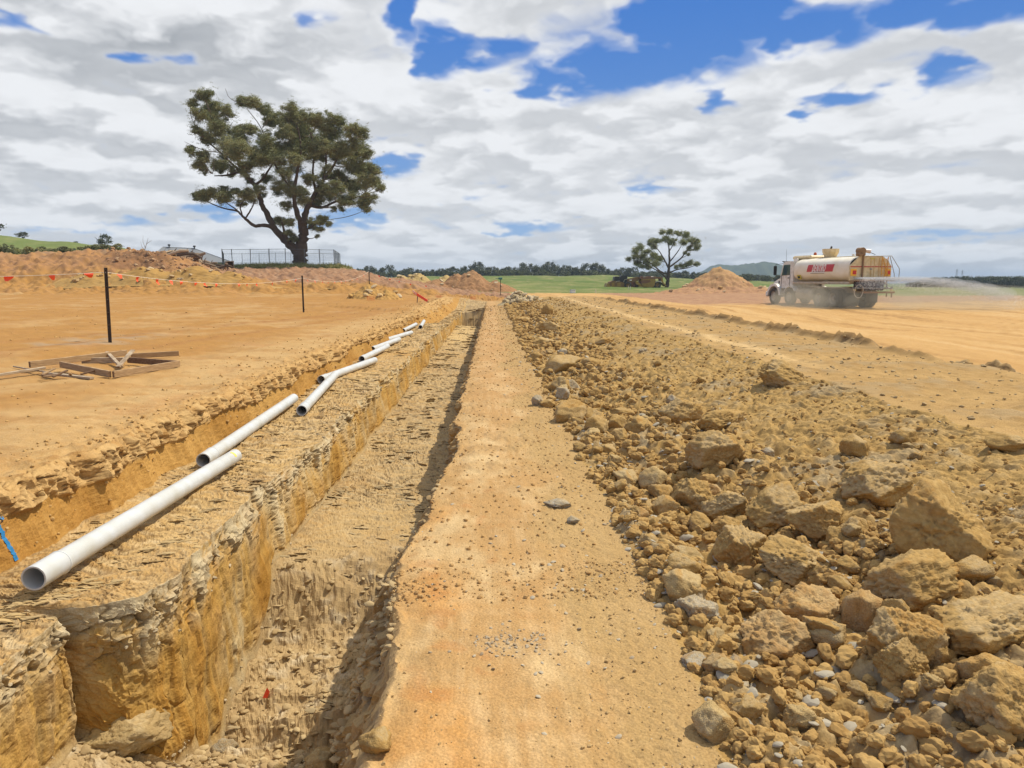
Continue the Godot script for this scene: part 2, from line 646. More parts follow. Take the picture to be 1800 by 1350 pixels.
func land_color(x: float, d: float, y: float) -> Color:
	var big := n_big.get_noise_2d(x, d)
	var mid := n_mid.get_noise_2d(x * 0.6, d * 0.6)
	var one := n_one.get_noise_2d(x * 1.3, d * 1.3)
	var c: Color
	var u := 867.0 + 1248.0 * x / maxf(d, 1.0)
	if x < 1.0 + d * 0.01:
		# left: orange pad, cut banks, then grass
		c = Color(0.45, 0.245, 0.078)
		c = c.lerp(Color(0.54, 0.35, 0.155), clampf(0.25 + big * 1.2 + mid * 1.5 + one * 0.35 - 0.3 * smooth(16.0, 24.0, d), 0.0, 0.9) if d < 50.0 else clampf(mid * 0.8, 0.0, 0.6))
		c = c.lerp(Color(0.57, 0.385, 0.18), smooth(-5.4, -3.4, x) * 0.7 * smooth(30.0, 20.0, d))
		c = c.lerp(Color(0.42, 0.19, 0.065), clampf(mid * 1.3 - 0.35, 0.0, 0.5))
		var st := n_one.get_noise_2d(x * 0.25, d * 2.2)
		c = c.lerp(Color(0.40, 0.21, 0.07), clampf(st * 1.6, 0.0, 0.5))
		# sweeping wheel tracks across the pad
		for q in [[-3.95, 2.4], [-5.55, 2.9], [-4.6, 5.5]]:
			var xt: float = q[0] - q[1] * smooth(29.0, 11.0, d) + 0.15 * n_one.get_noise_1d(d * 0.25 + q[0])
			var tr := exp(-pow((x - xt) / 0.17, 2.0)) * smooth(7.0, 9.5, d) * smooth(33.0, 27.0, d)
			c = c.lerp(Color(0.37, 0.185, 0.065), tr * clampf(0.55 + 0.45 * n_one.get_noise_2d(x * 2.0, d * 4.0), 0.0, 0.85))
		c = c.lerp(Color(0.40, 0.34, 0.26), smooth(-9.4, -8.6, x) * smooth(-6.3, -7.4, x) * smooth(13.2, 14.0, d) * smooth(17.0, 15.4, d) * clampf(0.25 + one * 1.4, 0.0, 0.55) * smooth(-6.5, -8.0, x))
		if d > 44.0:
			var bank := smooth(52.0, 56.0, d + mid * 2.0) 
			var brown := Color(0.43, 0.225, 0.105).lerp(Color(0.34, 0.175, 0.09), clampf(0.4 + mid * 1.2, 0.0, 1.0))
			var ridge := Color(0.46, 0.25, 0.10).lerp(Color(0.36, 0.20, 0.105), clampf(0.45 + one * 1.1, 0.0, 1.0))
			var top := ridge if u < 330.0 else ridge.lerp(Color(0.36, 0.205, 0.12).lerp(Color(0.46, 0.31, 0.205), clampf(one * 1.2, 0.0, 1.0)), smooth(330.0, 430.0, u))
			c = c.lerp(top, smooth(56.0, 60.0, d + mid * 3.0))
			var dark := smooth(195.0, 225.0, u + mid * 25.0) * smooth(330.0, 290.0, u) * smooth(58.0, 60.5, d) * smooth(66.0, 63.5, d)
			c = c.lerp(Color(0.15, 0.085, 0.05).lerp(brown, clampf(0.3 + one, 0.0, 1.0)), dark * 0.8)
			c = c.lerp(Color(0.30, 0.24, 0.17), smooth(60.0, 66.0, d) * clampf(mid * 1.6 - 0.2, 0.0, 0.5) * (1.0 if u < 210.0 else 0.2))
			# sparse grass under the tree, pasture behind
			if u > 360.0 and u < 640.0 and d > 76.5:
				c = c.lerp(Color(0.20, 0.20, 0.085), 0.7)
			var edge := 70.0 if u < 330.0 else 84.0
			if d > edge - 4.0:
				c = c.lerp(grass_color(x, d), smooth(edge - 3.0, edge + 1.0, d + mid * 3.0 + one * 1.5))
	else:
		var r := ruts(x, d)
		c = Color(0.62, 0.395, 0.165).lerp(Color(0.50, 0.29, 0.105), clampf(0.35 + r * 1.3 + mid * 0.3, 0.0, 1.0))
		c = c.lerp(Color(0.36, 0.215, 0.09), clampf(r * 2.4 - 0.45, 0.0, 0.7))
		c = c.lerp(Color(0.66, 0.46, 0.235), clampf(-r * 1.3 - 0.15 + big * 0.3, 0.0, 0.6))
		# stripped, pinkish ground past the road, then grass
		var far_edge := 41.0 + clampf((x - 16.0) * 0.28, -3.0, 12.0)
		if x > 12.0:
			c = c.lerp(Color(0.47, 0.29, 0.165).lerp(Color(0.36, 0.20, 0.12), clampf(0.5 + one * 0.9 + mid * 0.6, 0.0, 1.0)), smooth(far_edge, far_edge + 5.0, d + mid * 3.0))
		var green := lerpf(82.0, 66.0, smooth(1200.0, 1560.0, u))
		c = c.lerp(grass_color(x, d), smooth(green - 2.0, green + 2.0, d + mid * 4.0 + one))
	return c


func grass_color(x: float, d: float) -> Color:
	var a := n_big.get_noise_2d(x * 0.7 + 31.0, d * 0.35)
	var b := n_mid.get_noise_2d(x * 0.3, d * 0.18)
	var e := n_one.get_noise_2d(x * 0.8, d * 0.5)
	var c := Color(0.125, 0.185, 0.045).lerp(Color(0.215, 0.245, 0.08), clampf(0.4 + a * 1.1 + b * 0.5, 0.0, 1.0))
	c = c.lerp(Color(0.33, 0.30, 0.14), clampf(b * 1.6 - 0.15 + e * 0.4, 0.0, 0.6))
	c = c.lerp(Color(0.10, 0.14, 0.04), clampf(e * 1.5 - 0.2, 0.0, 0.5))
	if x < -30.0:
		c = c.lerp(Color(0.185, 0.235, 0.07), 0.5)
	return c


# ------------------------------------------------------------------ the worked strip
const STRIP_L := -4.2
const STRIP_R := 7.2
const STRIP_FAR := 54.0


func wiggle(d: float, sd: float, amp: float) -> float:
	return (n_one.get_noise_2d(d * 0.55, sd * 17.0) * 0.75 + n_one.get_noise_2d(d * 2.6, sd * 31.0) * 0.35) * amp


func pit_floor(x: float, d: float) -> float:
	# the floor of the deep trench: even beyond, a deeper pit with a broken step close by
	var y := -0.75 + 0.05 * n_one.get_noise_2d(x * 0.8, d * 0.4)
	if d < 7.0:
		# a step of firm ground stands out on the right, the pit drops away left of it and before it
		var left := smooth(-1.42, -1.54, x + 0.05 * n_one.get_noise_1d(d * 5.0))
		var jag := 0.10 * n_one.get_noise_1d(x * 5.0) + 0.05 * n_one.get_noise_1d(x * 17.0)
		var front := -0.68 * smooth(4.95, 3.85, d + jag) - 0.10 * smooth(4.98, 4.86, d + jag) + 0.07 * n_mid.get_noise_2d(x * 3.2, d * 3.2) * smooth(5.0, 4.6, d)
		var pit := -0.56 * smooth(5.75, 5.05, d + jag * 0.5) - 0.22 * smooth(4.8, 3.9, d)
		front = minf(front, -0.42 * smooth(-1.04, -0.93, x + jag * 0.3) * smooth(5.9, 5.2, d))
		y += lerpf(front, pit, left)
		# loose spill at the foot of the left wall
		y += 0.20 * smooth(-1.66, -1.9, x) * smooth(6.2, 5.0, d)
		if d < 3.95:
			y = maxf(y, lerpf(-0.80, -1.25, smooth(-2.2, -1.6, x)))
	return y


# corner points of the cross-section at distance d
func knots(d: float) -> Array:
	var m := smooth(44.5, 52.5, d)
	var back := smooth(-1.0, -2.6, d)
	var flat := maxf(m, back)
	var e := smooth(27.2, 29.5, d)
	var pad_x := -3.0 + wiggle(d, 1.0, 0.16) - 0.1 * e
	var w_x := pad_x + 0.17 + wiggle(d, 2.0, 0.05)
	w_x = lerpf(w_x, -2.35, e)
	var b_x := -1.88 + wiggle(d, 3.0, 0.13)
	b_x = lerpf(-2.22 + wiggle(d, 8.0, 0.05), b_x, smooth(3.46, 3.72, d))
	var f_x := lerpf(-2.17, -1.80 + wiggle(d, 4.0, 0.08), smooth(3.42, 3.62, d))
	var slot := exp(-pow((d - 3.50) / 0.035, 2.0))
	b_x -= slot * 0.26
	f_x -= slot * 0.24
	var b_y := lerpf(-0.10, -0.28, e) + 0.03 * n_one.get_noise_1d(d * 0.6)
	var p_x := -0.43 + wiggle(d, 5.0, 0.07)
	# where the path's edge bulges and where it has been bitten off
	p_x += -0.11 * exp(-pow((d - 3.7) / 0.7, 2.0)) + 0.06 * exp(-pow((d - 6.7) / 0.6, 2.0)) + 0.10 * exp(-pow((d - 7.6) / 0.22, 2.0))
	var s_x := p_x - 0.10 - 0.32 * smooth(6.0, 4.7, d) + wiggle(d, 6.0, 0.07)
	var r_x := 0.80 + wiggle(d, 7.0, 0.10) - 0.10 * smooth(6.0, 20.0, d)
	var g_x := 6.25 + wiggle(d, 9.0, 0.25)
	var fl := pit_floor(f_x, d)
	var fr := pit_floor(s_x, d)
	# the trench stops at a raw end face, with a deeper hole before it
	var hole := 0.55 * smooth(35.5, 37.5, d)
	var stop := smooth(40.6, 41.5, d)
	fl = lerpf(fl - hole, b_y - 0.05, stop)
	fr = lerpf(fr - hole, -0.10, stop)
	var k := [
		Vector2(STRIP_L, land(STRIP_L, d)), Vector2(pad_x, 0.35 + 0.10 * e), Vector2(w_x, b_y), Vector2(b_x, b_y - 0.01), Vector2(f_x, fl), Vector2(s_x, fr),
		Vector2(p_x, -0.01), Vector2(r_x, 0.0), Vector2(r_x + 0.42, -0.07), Vector2(3.6 + wiggle(d, 10.0, 0.25), 0.51), Vector2(g_x, 0.50), Vector2(g_x + 0.22, 0.07), Vector2(STRIP_R, land(STRIP_R, d)),
	]
	if flat > 0.0:
		for i in k.size():
			k[i].y = lerpf(k[i].y, land(k[i].x, d), flat)
	return k


func strip_counts(fine: bool) -> Array:
	return [46, 60, 84, 74, 90, 34, 110, 60, 180, 60, 20, 14] if fine else [24, 30, 34, 34, 36, 14, 50, 26, 84, 44, 14, 10]


func build_strip() -> void:
	grids = [strip_grid(1.6, 11.5, 0.0050, true), strip_grid(11.5, STRIP_FAR, 0.0070, false), strip_grid(-3.0, 1.6, 0.06, false)]
	for s in SEG_NAMES.size():
		var m := ArrayMesh.new()
		for g in grids:
			var from: int = g.start[s]
			var n: int = g.counts[s] + 1
			var st: int = g.stations
			var v := PackedVector3Array()
			var nn := PackedVector3Array()
			var c := PackedColorArray()
			for j in st:
				var o: int = j * g.across + from
				v.append_array(g.v.slice(o, o + n))
				nn.append_array(g.n.slice(o, o + n))
				c.append_array(g.c.slice(o, o + n))
			var idx := PackedInt32Array()
			idx.resize((st - 1) * (n - 1) * 6)
			var q := 0
			for j in st - 1:
				for i in n - 1:
					var a := j * n + i
					idx[q] = a; idx[q + 1] = a + n; idx[q + 2] = a + 1
					idx[q + 3] = a + 1; idx[q + 4] = a + n; idx[q + 5] = a + n + 1
					q += 6
			var arr := []
			arr.resize(Mesh.ARRAY_MAX)
			arr[Mesh.ARRAY_VERTEX] = v
			if s < 1 or s > 5:
				arr[Mesh.ARRAY_NORMAL] = nn
			arr[Mesh.ARRAY_COLOR] = c
			arr[Mesh.ARRAY_INDEX] = idx
			m.add_surface_from_arrays(Mesh.PRIMITIVE_TRIANGLES, arr)
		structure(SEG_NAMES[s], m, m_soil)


func strip_grid(d0: float, d1: float, step: float, fine: bool) -> Dictionary:
	var counts := strip_counts(fine)
	var start := []
	var across := 1
	for c in counts:
		start.append(across - 1)
		across += c
	var ds := []
	if d0 < 0.0:
		var k := 0
		while d0 + k * 0.1 < d1 - 0.01:
			ds.append(d0 + k * 0.1)
			k += 1
		ds.append(d1)
	else:
		var k := int(ceil(log(d1 / d0) / step))
		for i in k + 1:
			ds.append(d0 * pow(d1 / d0, float(i) / k))
			if fine and ds[-1] > 3.38 and ds[-1] < 3.82:
				# the face turned to the camera needs closer stations
				for m in [0.25, 0.5, 0.75]:
					ds.append(d0 * pow(d1 / d0, (i + m) / k))
	var v := PackedVector3Array()
	var c := PackedColorArray()
	v.resize(ds.size() * across)
	c.resize(ds.size() * across)
	var o := 0
	for d in ds:
		var k := knots(d)
		var calm := 1.0 - maxf(smooth(46.0, 53.0, d), smooth(-1.0, -2.6, d))
		for s in counts.size():
			var n: int = counts[s]
			var a: Vector2 = k[s]
			var b: Vector2 = k[s + 1]
			var last: int = n + 1 if s == counts.size() - 1 else n
			for i in last:
				var t := float(i) / n
				if s == 0:
					t = 1.0 - pow(1.0 - t, 1.5)
				var x := lerpf(a.x, b.x, t)
				var y := lerpf(a.y, b.y, t)
				var w := smooth(0.0, 0.12, t) * smooth(1.0, 0.88, t)
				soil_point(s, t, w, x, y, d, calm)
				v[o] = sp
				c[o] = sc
				o += 1
	# normals from neighbours
	var nn := PackedVector3Array()
	nn.resize(v.size())
	var rows := ds.size()
	for j in rows:
		var ja := maxi(j - 1, 0) * across
		var jb := mini(j + 1, rows - 1) * across
		for i in across:
			var e := v[j * across + mini(i + 1, across - 1)] - v[j * across + maxi(i - 1, 0)]
			var f := v[jb + i] - v[ja + i]
			var q := e.cross(f)
			nn[j * across + i] = q.normalized() if q.length_squared() > 1e-18 else Vector3.UP
	return {"v": v, "n": nn, "c": c, "counts": counts, "start": start, "across": across, "stations": rows, "ds": ds}


var sp := Vector3.ZERO
var sc := Color.WHITE


# where a point of the cross-section ends up once the soil's roughness is added, and its colour
func soil_point(s: int, t: float, w: float, x: float, y: float, d: float, calm: float) -> void:
	var z := -d
	var lo := n_mid.get_noise_3d(x, y, d)
	var fi := n_fine.get_noise_3d(x, y, d)
	var gr := n_grit.get_noise_3d(x, y, d)
	var dx := lo * 0.02
	var cut_face := s >= 1 and s <= 5
	var dy := lo * 0.02 + gr * (0.005 if cut_face else 0.003)
	var dz := 0.0
	var c := Color(0.52, 0.33, 0.135)
	match s:
		0:
			var ed := smooth(0.62, 1.0, t)
			var cl := n_cell.get_noise_3d(x * 0.7, 0.0, d * 0.7)
			dy += fi * 0.012 + land_bumps(x, d) * (1.0 - ed) + ed * (fi * 0.035 - 0.02 - cl * 0.03 * w)
			c = land_color(x, d, y)
			c = c.lerp(Color(0.55, 0.355, 0.15).lerp(Color(0.42, 0.24, 0.09), clampf(0.4 + fi * 1.2, 0.0, 1.0)), ed)
			c = c.lerp(Color(0.62, 0.44, 0.22), clampf(gr * 0.9, 0.0, 0.35))
		1:
			# clawed crumbly clay above, cleaner cut below
			var claw := n_one.get_noise_3d(x * 1.0, y * 2.0, d * 7.0)
			var fine_claw := n_one.get_noise_3d(3.0, y * 3.5, d * 19.0)
			var cut := 0.45 + 0.28 * n_one.get_noise_1d(d * 0.5 + 20.0) + 0.06 * n_one.get_noise_1d(d * 4.0)
			var crumb := smooth(cut + 0.06, cut - 0.04, t)
			var bx := d * 2.4 + fi * 0.05
			var by := y * 1.6 + lo * 0.2
			var chunk := n_block.get_noise_2d(bx, by)
			var gap := smooth(-0.86, -0.99, n_edge.get_noise_2d(bx, by))
			dx += w * (crumb * (claw * 0.05 + fine_claw * 0.03 + fi * 0.04 + chunk * 0.018 - gap * 0.025 + n_fine.get_noise_3d(x * 2.2, y * 2.2, d * 2.2) * 0.025 + gr * 0.012 + 0.04) + (1.0 - crumb) * (fine_claw * 0.012 + fi * 0.012 + gr * 0.004))
			dz += w * crumb * fi * 0.03
			c = Color(0.62, 0.41, 0.18).lerp(Color(0.44, 0.25, 0.09), clampf(0.35 + fi * 0.9 + claw * 0.6, 0.0, 1.0))
			c = c.lerp(Color(0.53, 0.31, 0.095).lerp(Color(0.42, 0.22, 0.055), clampf(0.4 + lo * 1.5 + fine_claw * 0.5, 0.0, 1.0)), 1.0 - crumb)
			c = c.lerp(Color(0.60, 0.42, 0.20), clampf(chunk * 0.6, 0.0, 0.5) * crumb)
			c = c.lerp(Color(0.20, 0.11, 0.045), maxf(clampf(-fi * 1.2 - 0.35, 0.0, 0.5), gap * 0.55) * crumb)
		2, 4:
			# thin layers of rock stand out across the trench
			var bend := n_one.get_noise_2d(x * 1.1, d * 0.35) * 0.5
			var lay := n_one.get_noise_2d(x * 1.5 + 7.0, (d + bend) * 11.0)
			var lay2 := n_one.get_noise_2d(x * 2.6 - 9.0, (d + bend * 0.6) * 27.0)
			var rough := smooth(6.5, 5.2, d) if s == 4 else 0.0
			var how := (1.0 - 0.8 * rough) * clampf(0.55 + 1.2 * n_big.get_noise_2d(x * 3.0, d * 2.0 + s * 40.0) + 0.4 * smooth(4.5, 7.0, d), 0.1, 1.0)
			var ridge := 1.0 - absf(lay) * 2.0
			var sx := x * 0.5 + lo * 0.15
			var sd := (d + bend * 0.8) * 2.9 + fi * 0.08
			var slab := n_block.get_noise_2d(sx, sd)
			var slit := smooth(-0.80, -0.98, n_edge.get_noise_2d(sx, sd)) * how
			dy += w * how * (maxf(ridge, 0.0) * 0.008 + lay2 * 0.007 + slab * 0.010 - slit * 0.014) + gr * 0.004 + fi * 0.009 + w * lo * 0.025
			c = Color(0.60, 0.40, 0.165).lerp(Color(0.50, 0.29, 0.095), clampf(0.4 + lo * 1.4, 0.0, 1.0))
			c = c.lerp(Color(0.66, 0.54, 0.34), clampf(lay * 2.4 - 0.25, 0.0, 0.85) * how)
			c = c.lerp(Color(0.27, 0.19, 0.10), clampf(-lay2 * 2.6 - 0.3 + fi * 0.3, 0.0, 0.75) * how)
			c = c.lerp(Color(0.58, 0.42, 0.22), clampf(gr, 0.0, 0.4))
			var split := smooth(0.075, 0.0, absf(lay2 + 0.25 * gr)) * smooth(-0.10, 0.15, lo + 0.5 * fi) * how
			c = c.lerp(Color(0.17, 0.105, 0.05), split * 0.75)
			dy -= split * w * 0.012
			c = c.lerp(Color(0.62, 0.50, 0.31).lerp(Color(0.47, 0.31, 0.13), 0.5 + 0.5 * slab), 0.35 * how)
			c = c.lerp(Color(0.16, 0.10, 0.05), slit * clampf(0.75 + fi, 0.0, 0.9))
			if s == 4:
				c = c.lerp(Color(0.33, 0.225, 0.105), 0.55 * rough)
				c = c.lerp(Color(0.46, 0.37, 0.22), 0.25 + 0.2 * fi)
				if d < 6.5:
					var bump := n_mid.get_noise_3d(x * 4.5, y * 2.0, d * 4.5) * 0.075 + n_fine.get_noise_3d(x * 1.6, y * 0.8, d * 1.6) * 0.028 + gr * 0.006
					dy += rough * w * bump * 0.7
					dz += rough * w * bump * 0.5
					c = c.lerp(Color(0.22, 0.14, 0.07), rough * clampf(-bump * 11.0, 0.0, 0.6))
					c = c.lerp(Color(0.56, 0.42, 0.235), rough * 0.5)
					c = c.lerp(Color(0.70, 0.60, 0.43), rough * clampf(fi * 1.5 - 0.2, 0.0, 0.6))
				# a sandy patch far down the trench
				c = c.lerp(Color(0.66, 0.48, 0.23), smooth(24.0, 27.0, d) * smooth(40.0, 36.0, d) * 0.7)
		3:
			# tall clay face with bucket scars, broken rock at its lip
			var streak := n_one.get_noise_3d(x, y * 0.7, d * 9.0)
			var scar := n_one.get_noise_3d(x, y * 1.6 - d * 0.5, d * 1.2)
			var lip := smooth(0.30 + 0.2 * n_one.get_noise_1d(d * 1.1 + 4.0), 0.08, t)
			var bits := n_cell.get_noise_3d(x * 1.2, y * 1.2, d * 1.2)
			var foot := smooth(0.86, 1.0, t)
			var near := smooth(16.0, 6.0, d)
			var wx := d * 1.5 + fi * 0.06
			var wy := y * 0.8 + lo * 0.25
			var block := n_block.get_noise_2d(wx, wy + 40.0)
			var joint := smooth(-0.90, -0.99, n_edge.get_noise_2d(wx, wy + 40.0))
			var brk := clampf(lip + smooth(0.0, 0.5, n_mid.get_noise_2d(d * 0.8 + 60.0, y)) * 0.8, 0.0, 1.0)
			dx += w * (brk * (block * 0.028 - joint * 0.03 + gr * 0.014) + joint * -0.008 + gr * 0.003)
			var face_on := smooth(3.38, 3.50, d) * smooth(3.86, 3.74, d)
			dz += face_on * w * (n_fine.get_noise_3d(x, y * 0.6, 4.0) * 0.04 + n_fine.get_noise_3d(x * 2.6, y * 1.4, 9.0) * 0.02 + n_grit.get_noise_3d(x, y * 0.7, 4.0) * 0.012)
			dx += w * (streak * 0.025 + scar * 0.05 + lip * (fi * 0.032 + gr * 0.022 - bits * 0.015) + fi * 0.012) - w * foot * 0.04
			dy += w * lip * fi * 0.03
			dz += w * lip * n_fine.get_noise_3d(d, x, y) * 0.05
			var pale := clampf(n_one.get_noise_3d(y * 0.9 + 3.0, d * 0.8, 2.0) * 1.6 + 0.2, 0.0, 1.0)
			c = Color(0.56, 0.35, 0.105).lerp(Color(0.47, 0.25, 0.055), clampf(0.4 + streak * 1.1, 0.0, 1.0))
			c = c.lerp(Color(0.57, 0.47, 0.28), pale * clampf(0.5 + streak * 1.3 + fi * 0.5, 0.0, 0.85))
			c = c.lerp(Color(0.57, 0.46, 0.30), lip * clampf(0.30 + fi * 1.3 + gr * 0.6, 0.0, 0.85) * smooth(14.0, 6.0, d))
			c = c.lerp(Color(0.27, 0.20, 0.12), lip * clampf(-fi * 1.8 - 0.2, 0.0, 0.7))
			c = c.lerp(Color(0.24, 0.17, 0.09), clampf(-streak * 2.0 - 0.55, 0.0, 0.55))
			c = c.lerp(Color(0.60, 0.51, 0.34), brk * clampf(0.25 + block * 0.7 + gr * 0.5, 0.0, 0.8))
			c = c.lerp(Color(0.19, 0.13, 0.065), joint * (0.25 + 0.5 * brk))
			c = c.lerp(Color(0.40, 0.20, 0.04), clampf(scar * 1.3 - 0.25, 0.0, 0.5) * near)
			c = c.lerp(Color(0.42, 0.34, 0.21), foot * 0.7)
		5:
			var lay := n_one.get_noise_2d(d * 1.0, y * 14.0)
			dx += w * (fi * 0.06 + lay * 0.03 + n_block.get_noise_2d(d * 2.0, y * 2.5) * 0.05 + gr * 0.012)
			dy += w * fi * 0.03
			c = Color(0.50, 0.34, 0.15).lerp(Color(0.34, 0.26, 0.16), clampf(0.4 + fi + lay, 0.0, 1.0))
		6:
			var edge := smooth(0.16, 0.0, t)
			var stain := n_mid.get_noise_2d(x * 1.4 + 11.0, d * 0.9)
			var rub := n_one.get_noise_2d(x * 14.0, d * 1.1) + 0.6 * n_one.get_noise_2d(x * 1.2 + 5.0, d * 7.0) * smooth(-0.1, 0.3, n_mid.get_noise_2d(d * 0.7, 3.0))
			var gravel := smooth(0.45, 0.75, t + stain * 0.35 + 0.1 * fi)
			dy += w * (fi * 0.008 + gravel * gr * 0.006) + edge * (fi * 0.03 - 0.015) * calm
			dx += edge * fi * 0.05
			c = Color(0.52, 0.32, 0.135).lerp(Color(0.65, 0.445, 0.225), clampf(0.30 + rub * 0.8 + stain * 1.0 + 0.35 * n_one.get_noise_2d(x * 42.0, d * 2.2), 0.0, 1.0))
			c = c.lerp(Color(0.60, 0.30, 0.085), clampf(stain * 1.7 - 0.15 + 0.35 * smooth(0.4, 0.1, t), 0.0, 0.62) * smooth(6.5, 4.6, d) * smooth(0.75, 0.5, t))
			c = c.lerp(Color(0.74, 0.57, 0.32), clampf(n_mid.get_noise_2d(x * 2.2 + 30.0, d * 1.3) * 1.6 - 0.05, 0.0, 0.6) * (1.0 - gravel))
			c = c.lerp(Color(0.54, 0.31, 0.135), 0.45 * smooth(6.0, 13.0, d))
			var crust := smooth(0.05, 0.35, n_mid.get_noise_2d(x * 1.8 + 70.0, d * 1.8))
			dy += w * crust * (0.008 + fi * 0.014 + gr * 0.006) * smooth(4.0, 7.0, d)
			c = c.lerp(Color(0.47, 0.30, 0.135), crust * 0.5 * smooth(3.5, 6.0, d))
			c = c.lerp(Color(0.47, 0.32, 0.14), gravel * 0.75)
			c = c.lerp(Color(0.50, 0.22, 0.07), clampf(n_one.get_noise_2d(x * 3.0, d * 3.0) * 2.0 - 0.6, 0.0, 0.45) * smooth(7.0, 4.0, d) * smooth(0.6, 0.3, t))
			c = c.lerp(Color(0.45, 0.36, 0.23), 0.45 * smooth(0.35, 0.05, (Vector2(x - 0.07, (d - 2.95) * 1.9)).length() + 0.12 * fi) * clampf(0.4 + gr * 1.4, 0.0, 0.8))
			c = c.lerp(Color(0.36, 0.25, 0.12), clampf(-gr * 1.1 - 0.2, 0.0, 0.35))
			c = c.lerp(Color(0.52, 0.33, 0.14), edge * 0.6)
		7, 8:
			var up := smooth(0.28, 0.80, t + 0.25 * lo) if s == 8 else 0.0
			var k := (1.15 - up * 0.95) * calm
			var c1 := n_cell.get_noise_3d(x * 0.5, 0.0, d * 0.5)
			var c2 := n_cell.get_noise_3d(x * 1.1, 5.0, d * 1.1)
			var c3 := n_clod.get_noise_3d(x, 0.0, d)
			var ww := smooth(0.0, 0.25, t) if s == 7 else smooth(1.0, 0.9, t)
			dy += ww * k * (lo * 0.09 - c1 * 0.10 - c2 * 0.07 - c3 * 0.03 + fi * 0.03 - 0.09)
			dx += ww * k * fi * 0.03
			# scratched by the bucket on the upper slope
			dy += up * (n_one.get_noise_2d((x + d) * 7.0, (x - d) * 0.9) * 0.02 + fi * 0.028 - c3 * 0.035 - 0.02 + gr * 0.006) * calm
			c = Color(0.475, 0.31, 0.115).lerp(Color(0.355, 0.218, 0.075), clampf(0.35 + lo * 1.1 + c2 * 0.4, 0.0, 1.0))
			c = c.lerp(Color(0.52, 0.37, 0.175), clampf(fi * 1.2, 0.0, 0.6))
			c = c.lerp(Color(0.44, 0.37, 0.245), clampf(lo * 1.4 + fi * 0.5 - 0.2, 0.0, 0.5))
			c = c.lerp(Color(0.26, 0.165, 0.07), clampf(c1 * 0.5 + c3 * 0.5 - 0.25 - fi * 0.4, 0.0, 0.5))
		9:
			var rib := n_one.get_noise_2d((x * 1.2 - d * 0.15) * 4.0, d * 1.2)
			dy += w * (lo * 0.03 + fi * 0.03 + rib * 0.014 - n_clod.get_noise_3d(x, 0.0, d) * 0.02 - 0.012) * calm
			c = Color(0.51, 0.335, 0.14).lerp(Color(0.39, 0.245, 0.097), clampf(0.4 + lo + fi * 0.7, 0.0, 1.0))
			c = c.lerp(Color(0.46, 0.37, 0.23), clampf(lo * 1.2 + rib * 0.5 - 0.1, 0.0, 0.4))
			var lane := smooth(7.5, 11.0, d) * exp(-pow((x - 4.15 - 0.12 * n_one.get_noise_1d(d * 0.3)) / 0.17, 2.0))
			c = c.lerp(Color(0.70, 0.50, 0.25), lane * 0.85)
			c = c.lerp(Color(0.28, 0.18, 0.08), clampf(-fi * 1.4 - 0.3, 0.0, 0.5) * (1.0 - lane))
			dy -= lane * 0.02 * calm
			# low ridge added along the road's edge, dark colour painted for a shaded step
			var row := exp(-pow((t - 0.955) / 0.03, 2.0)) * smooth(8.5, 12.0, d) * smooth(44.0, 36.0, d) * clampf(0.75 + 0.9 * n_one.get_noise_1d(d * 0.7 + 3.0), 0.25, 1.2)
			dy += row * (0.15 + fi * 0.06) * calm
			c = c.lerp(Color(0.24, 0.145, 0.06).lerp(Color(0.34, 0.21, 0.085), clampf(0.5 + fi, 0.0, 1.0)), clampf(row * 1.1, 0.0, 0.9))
		10:
			dx += w * fi * 0.10
			dy += w * fi * 0.04
			c = Color(0.42, 0.27, 0.11).lerp(Color(0.28, 0.17, 0.07), clampf(0.4 + fi, 0.0, 1.0))
		11:
			dy += fi * 0.008
			c = land_color(x, d, y)
	dy *= 1.0
	if s == 0 and t < 0.25 or s == 11 and t > 0.5:
		# meet the open ground at the strip's rim
		var q := smooth(0.0, 0.25, t) if s == 0 else smooth(1.0, 0.5, t)
		dx *= q
		dy = lerpf(land_bumps(x, d) + 0.004, dy, q)
	if d > 50.0:
		dy = lerpf(dy, land_bumps(x, d) + 0.004, smooth(51.0, 53.8, d))
		dx *= smooth(53.8, 51.0, d)
		c = c.lerp(land_color(x, d, y), smooth(49.0, 53.5, d + lo * 2.0))
	sp = Vector3(x + dx, y + dy, z + dz)
	sc = c


# the surface of the strip near a place: point and normal
func strip_at(x: float, d: float) -> Array:
	var g: Dictionary = grids[0] if d < 11.5 else grids[1]
	var ds: Array = g.ds
	var j := clampi(ds.bsearch(d), 0, ds.size() - 1)
	var best := 1e9
	var at := 0
	for i in range(g.start[6], g.across):
		var e := absf(g.v[j * g.across + i].x - x)
		if e < best:
			best = e
			at = j * g.across + i
	return [g.v[at], g.n[at]]


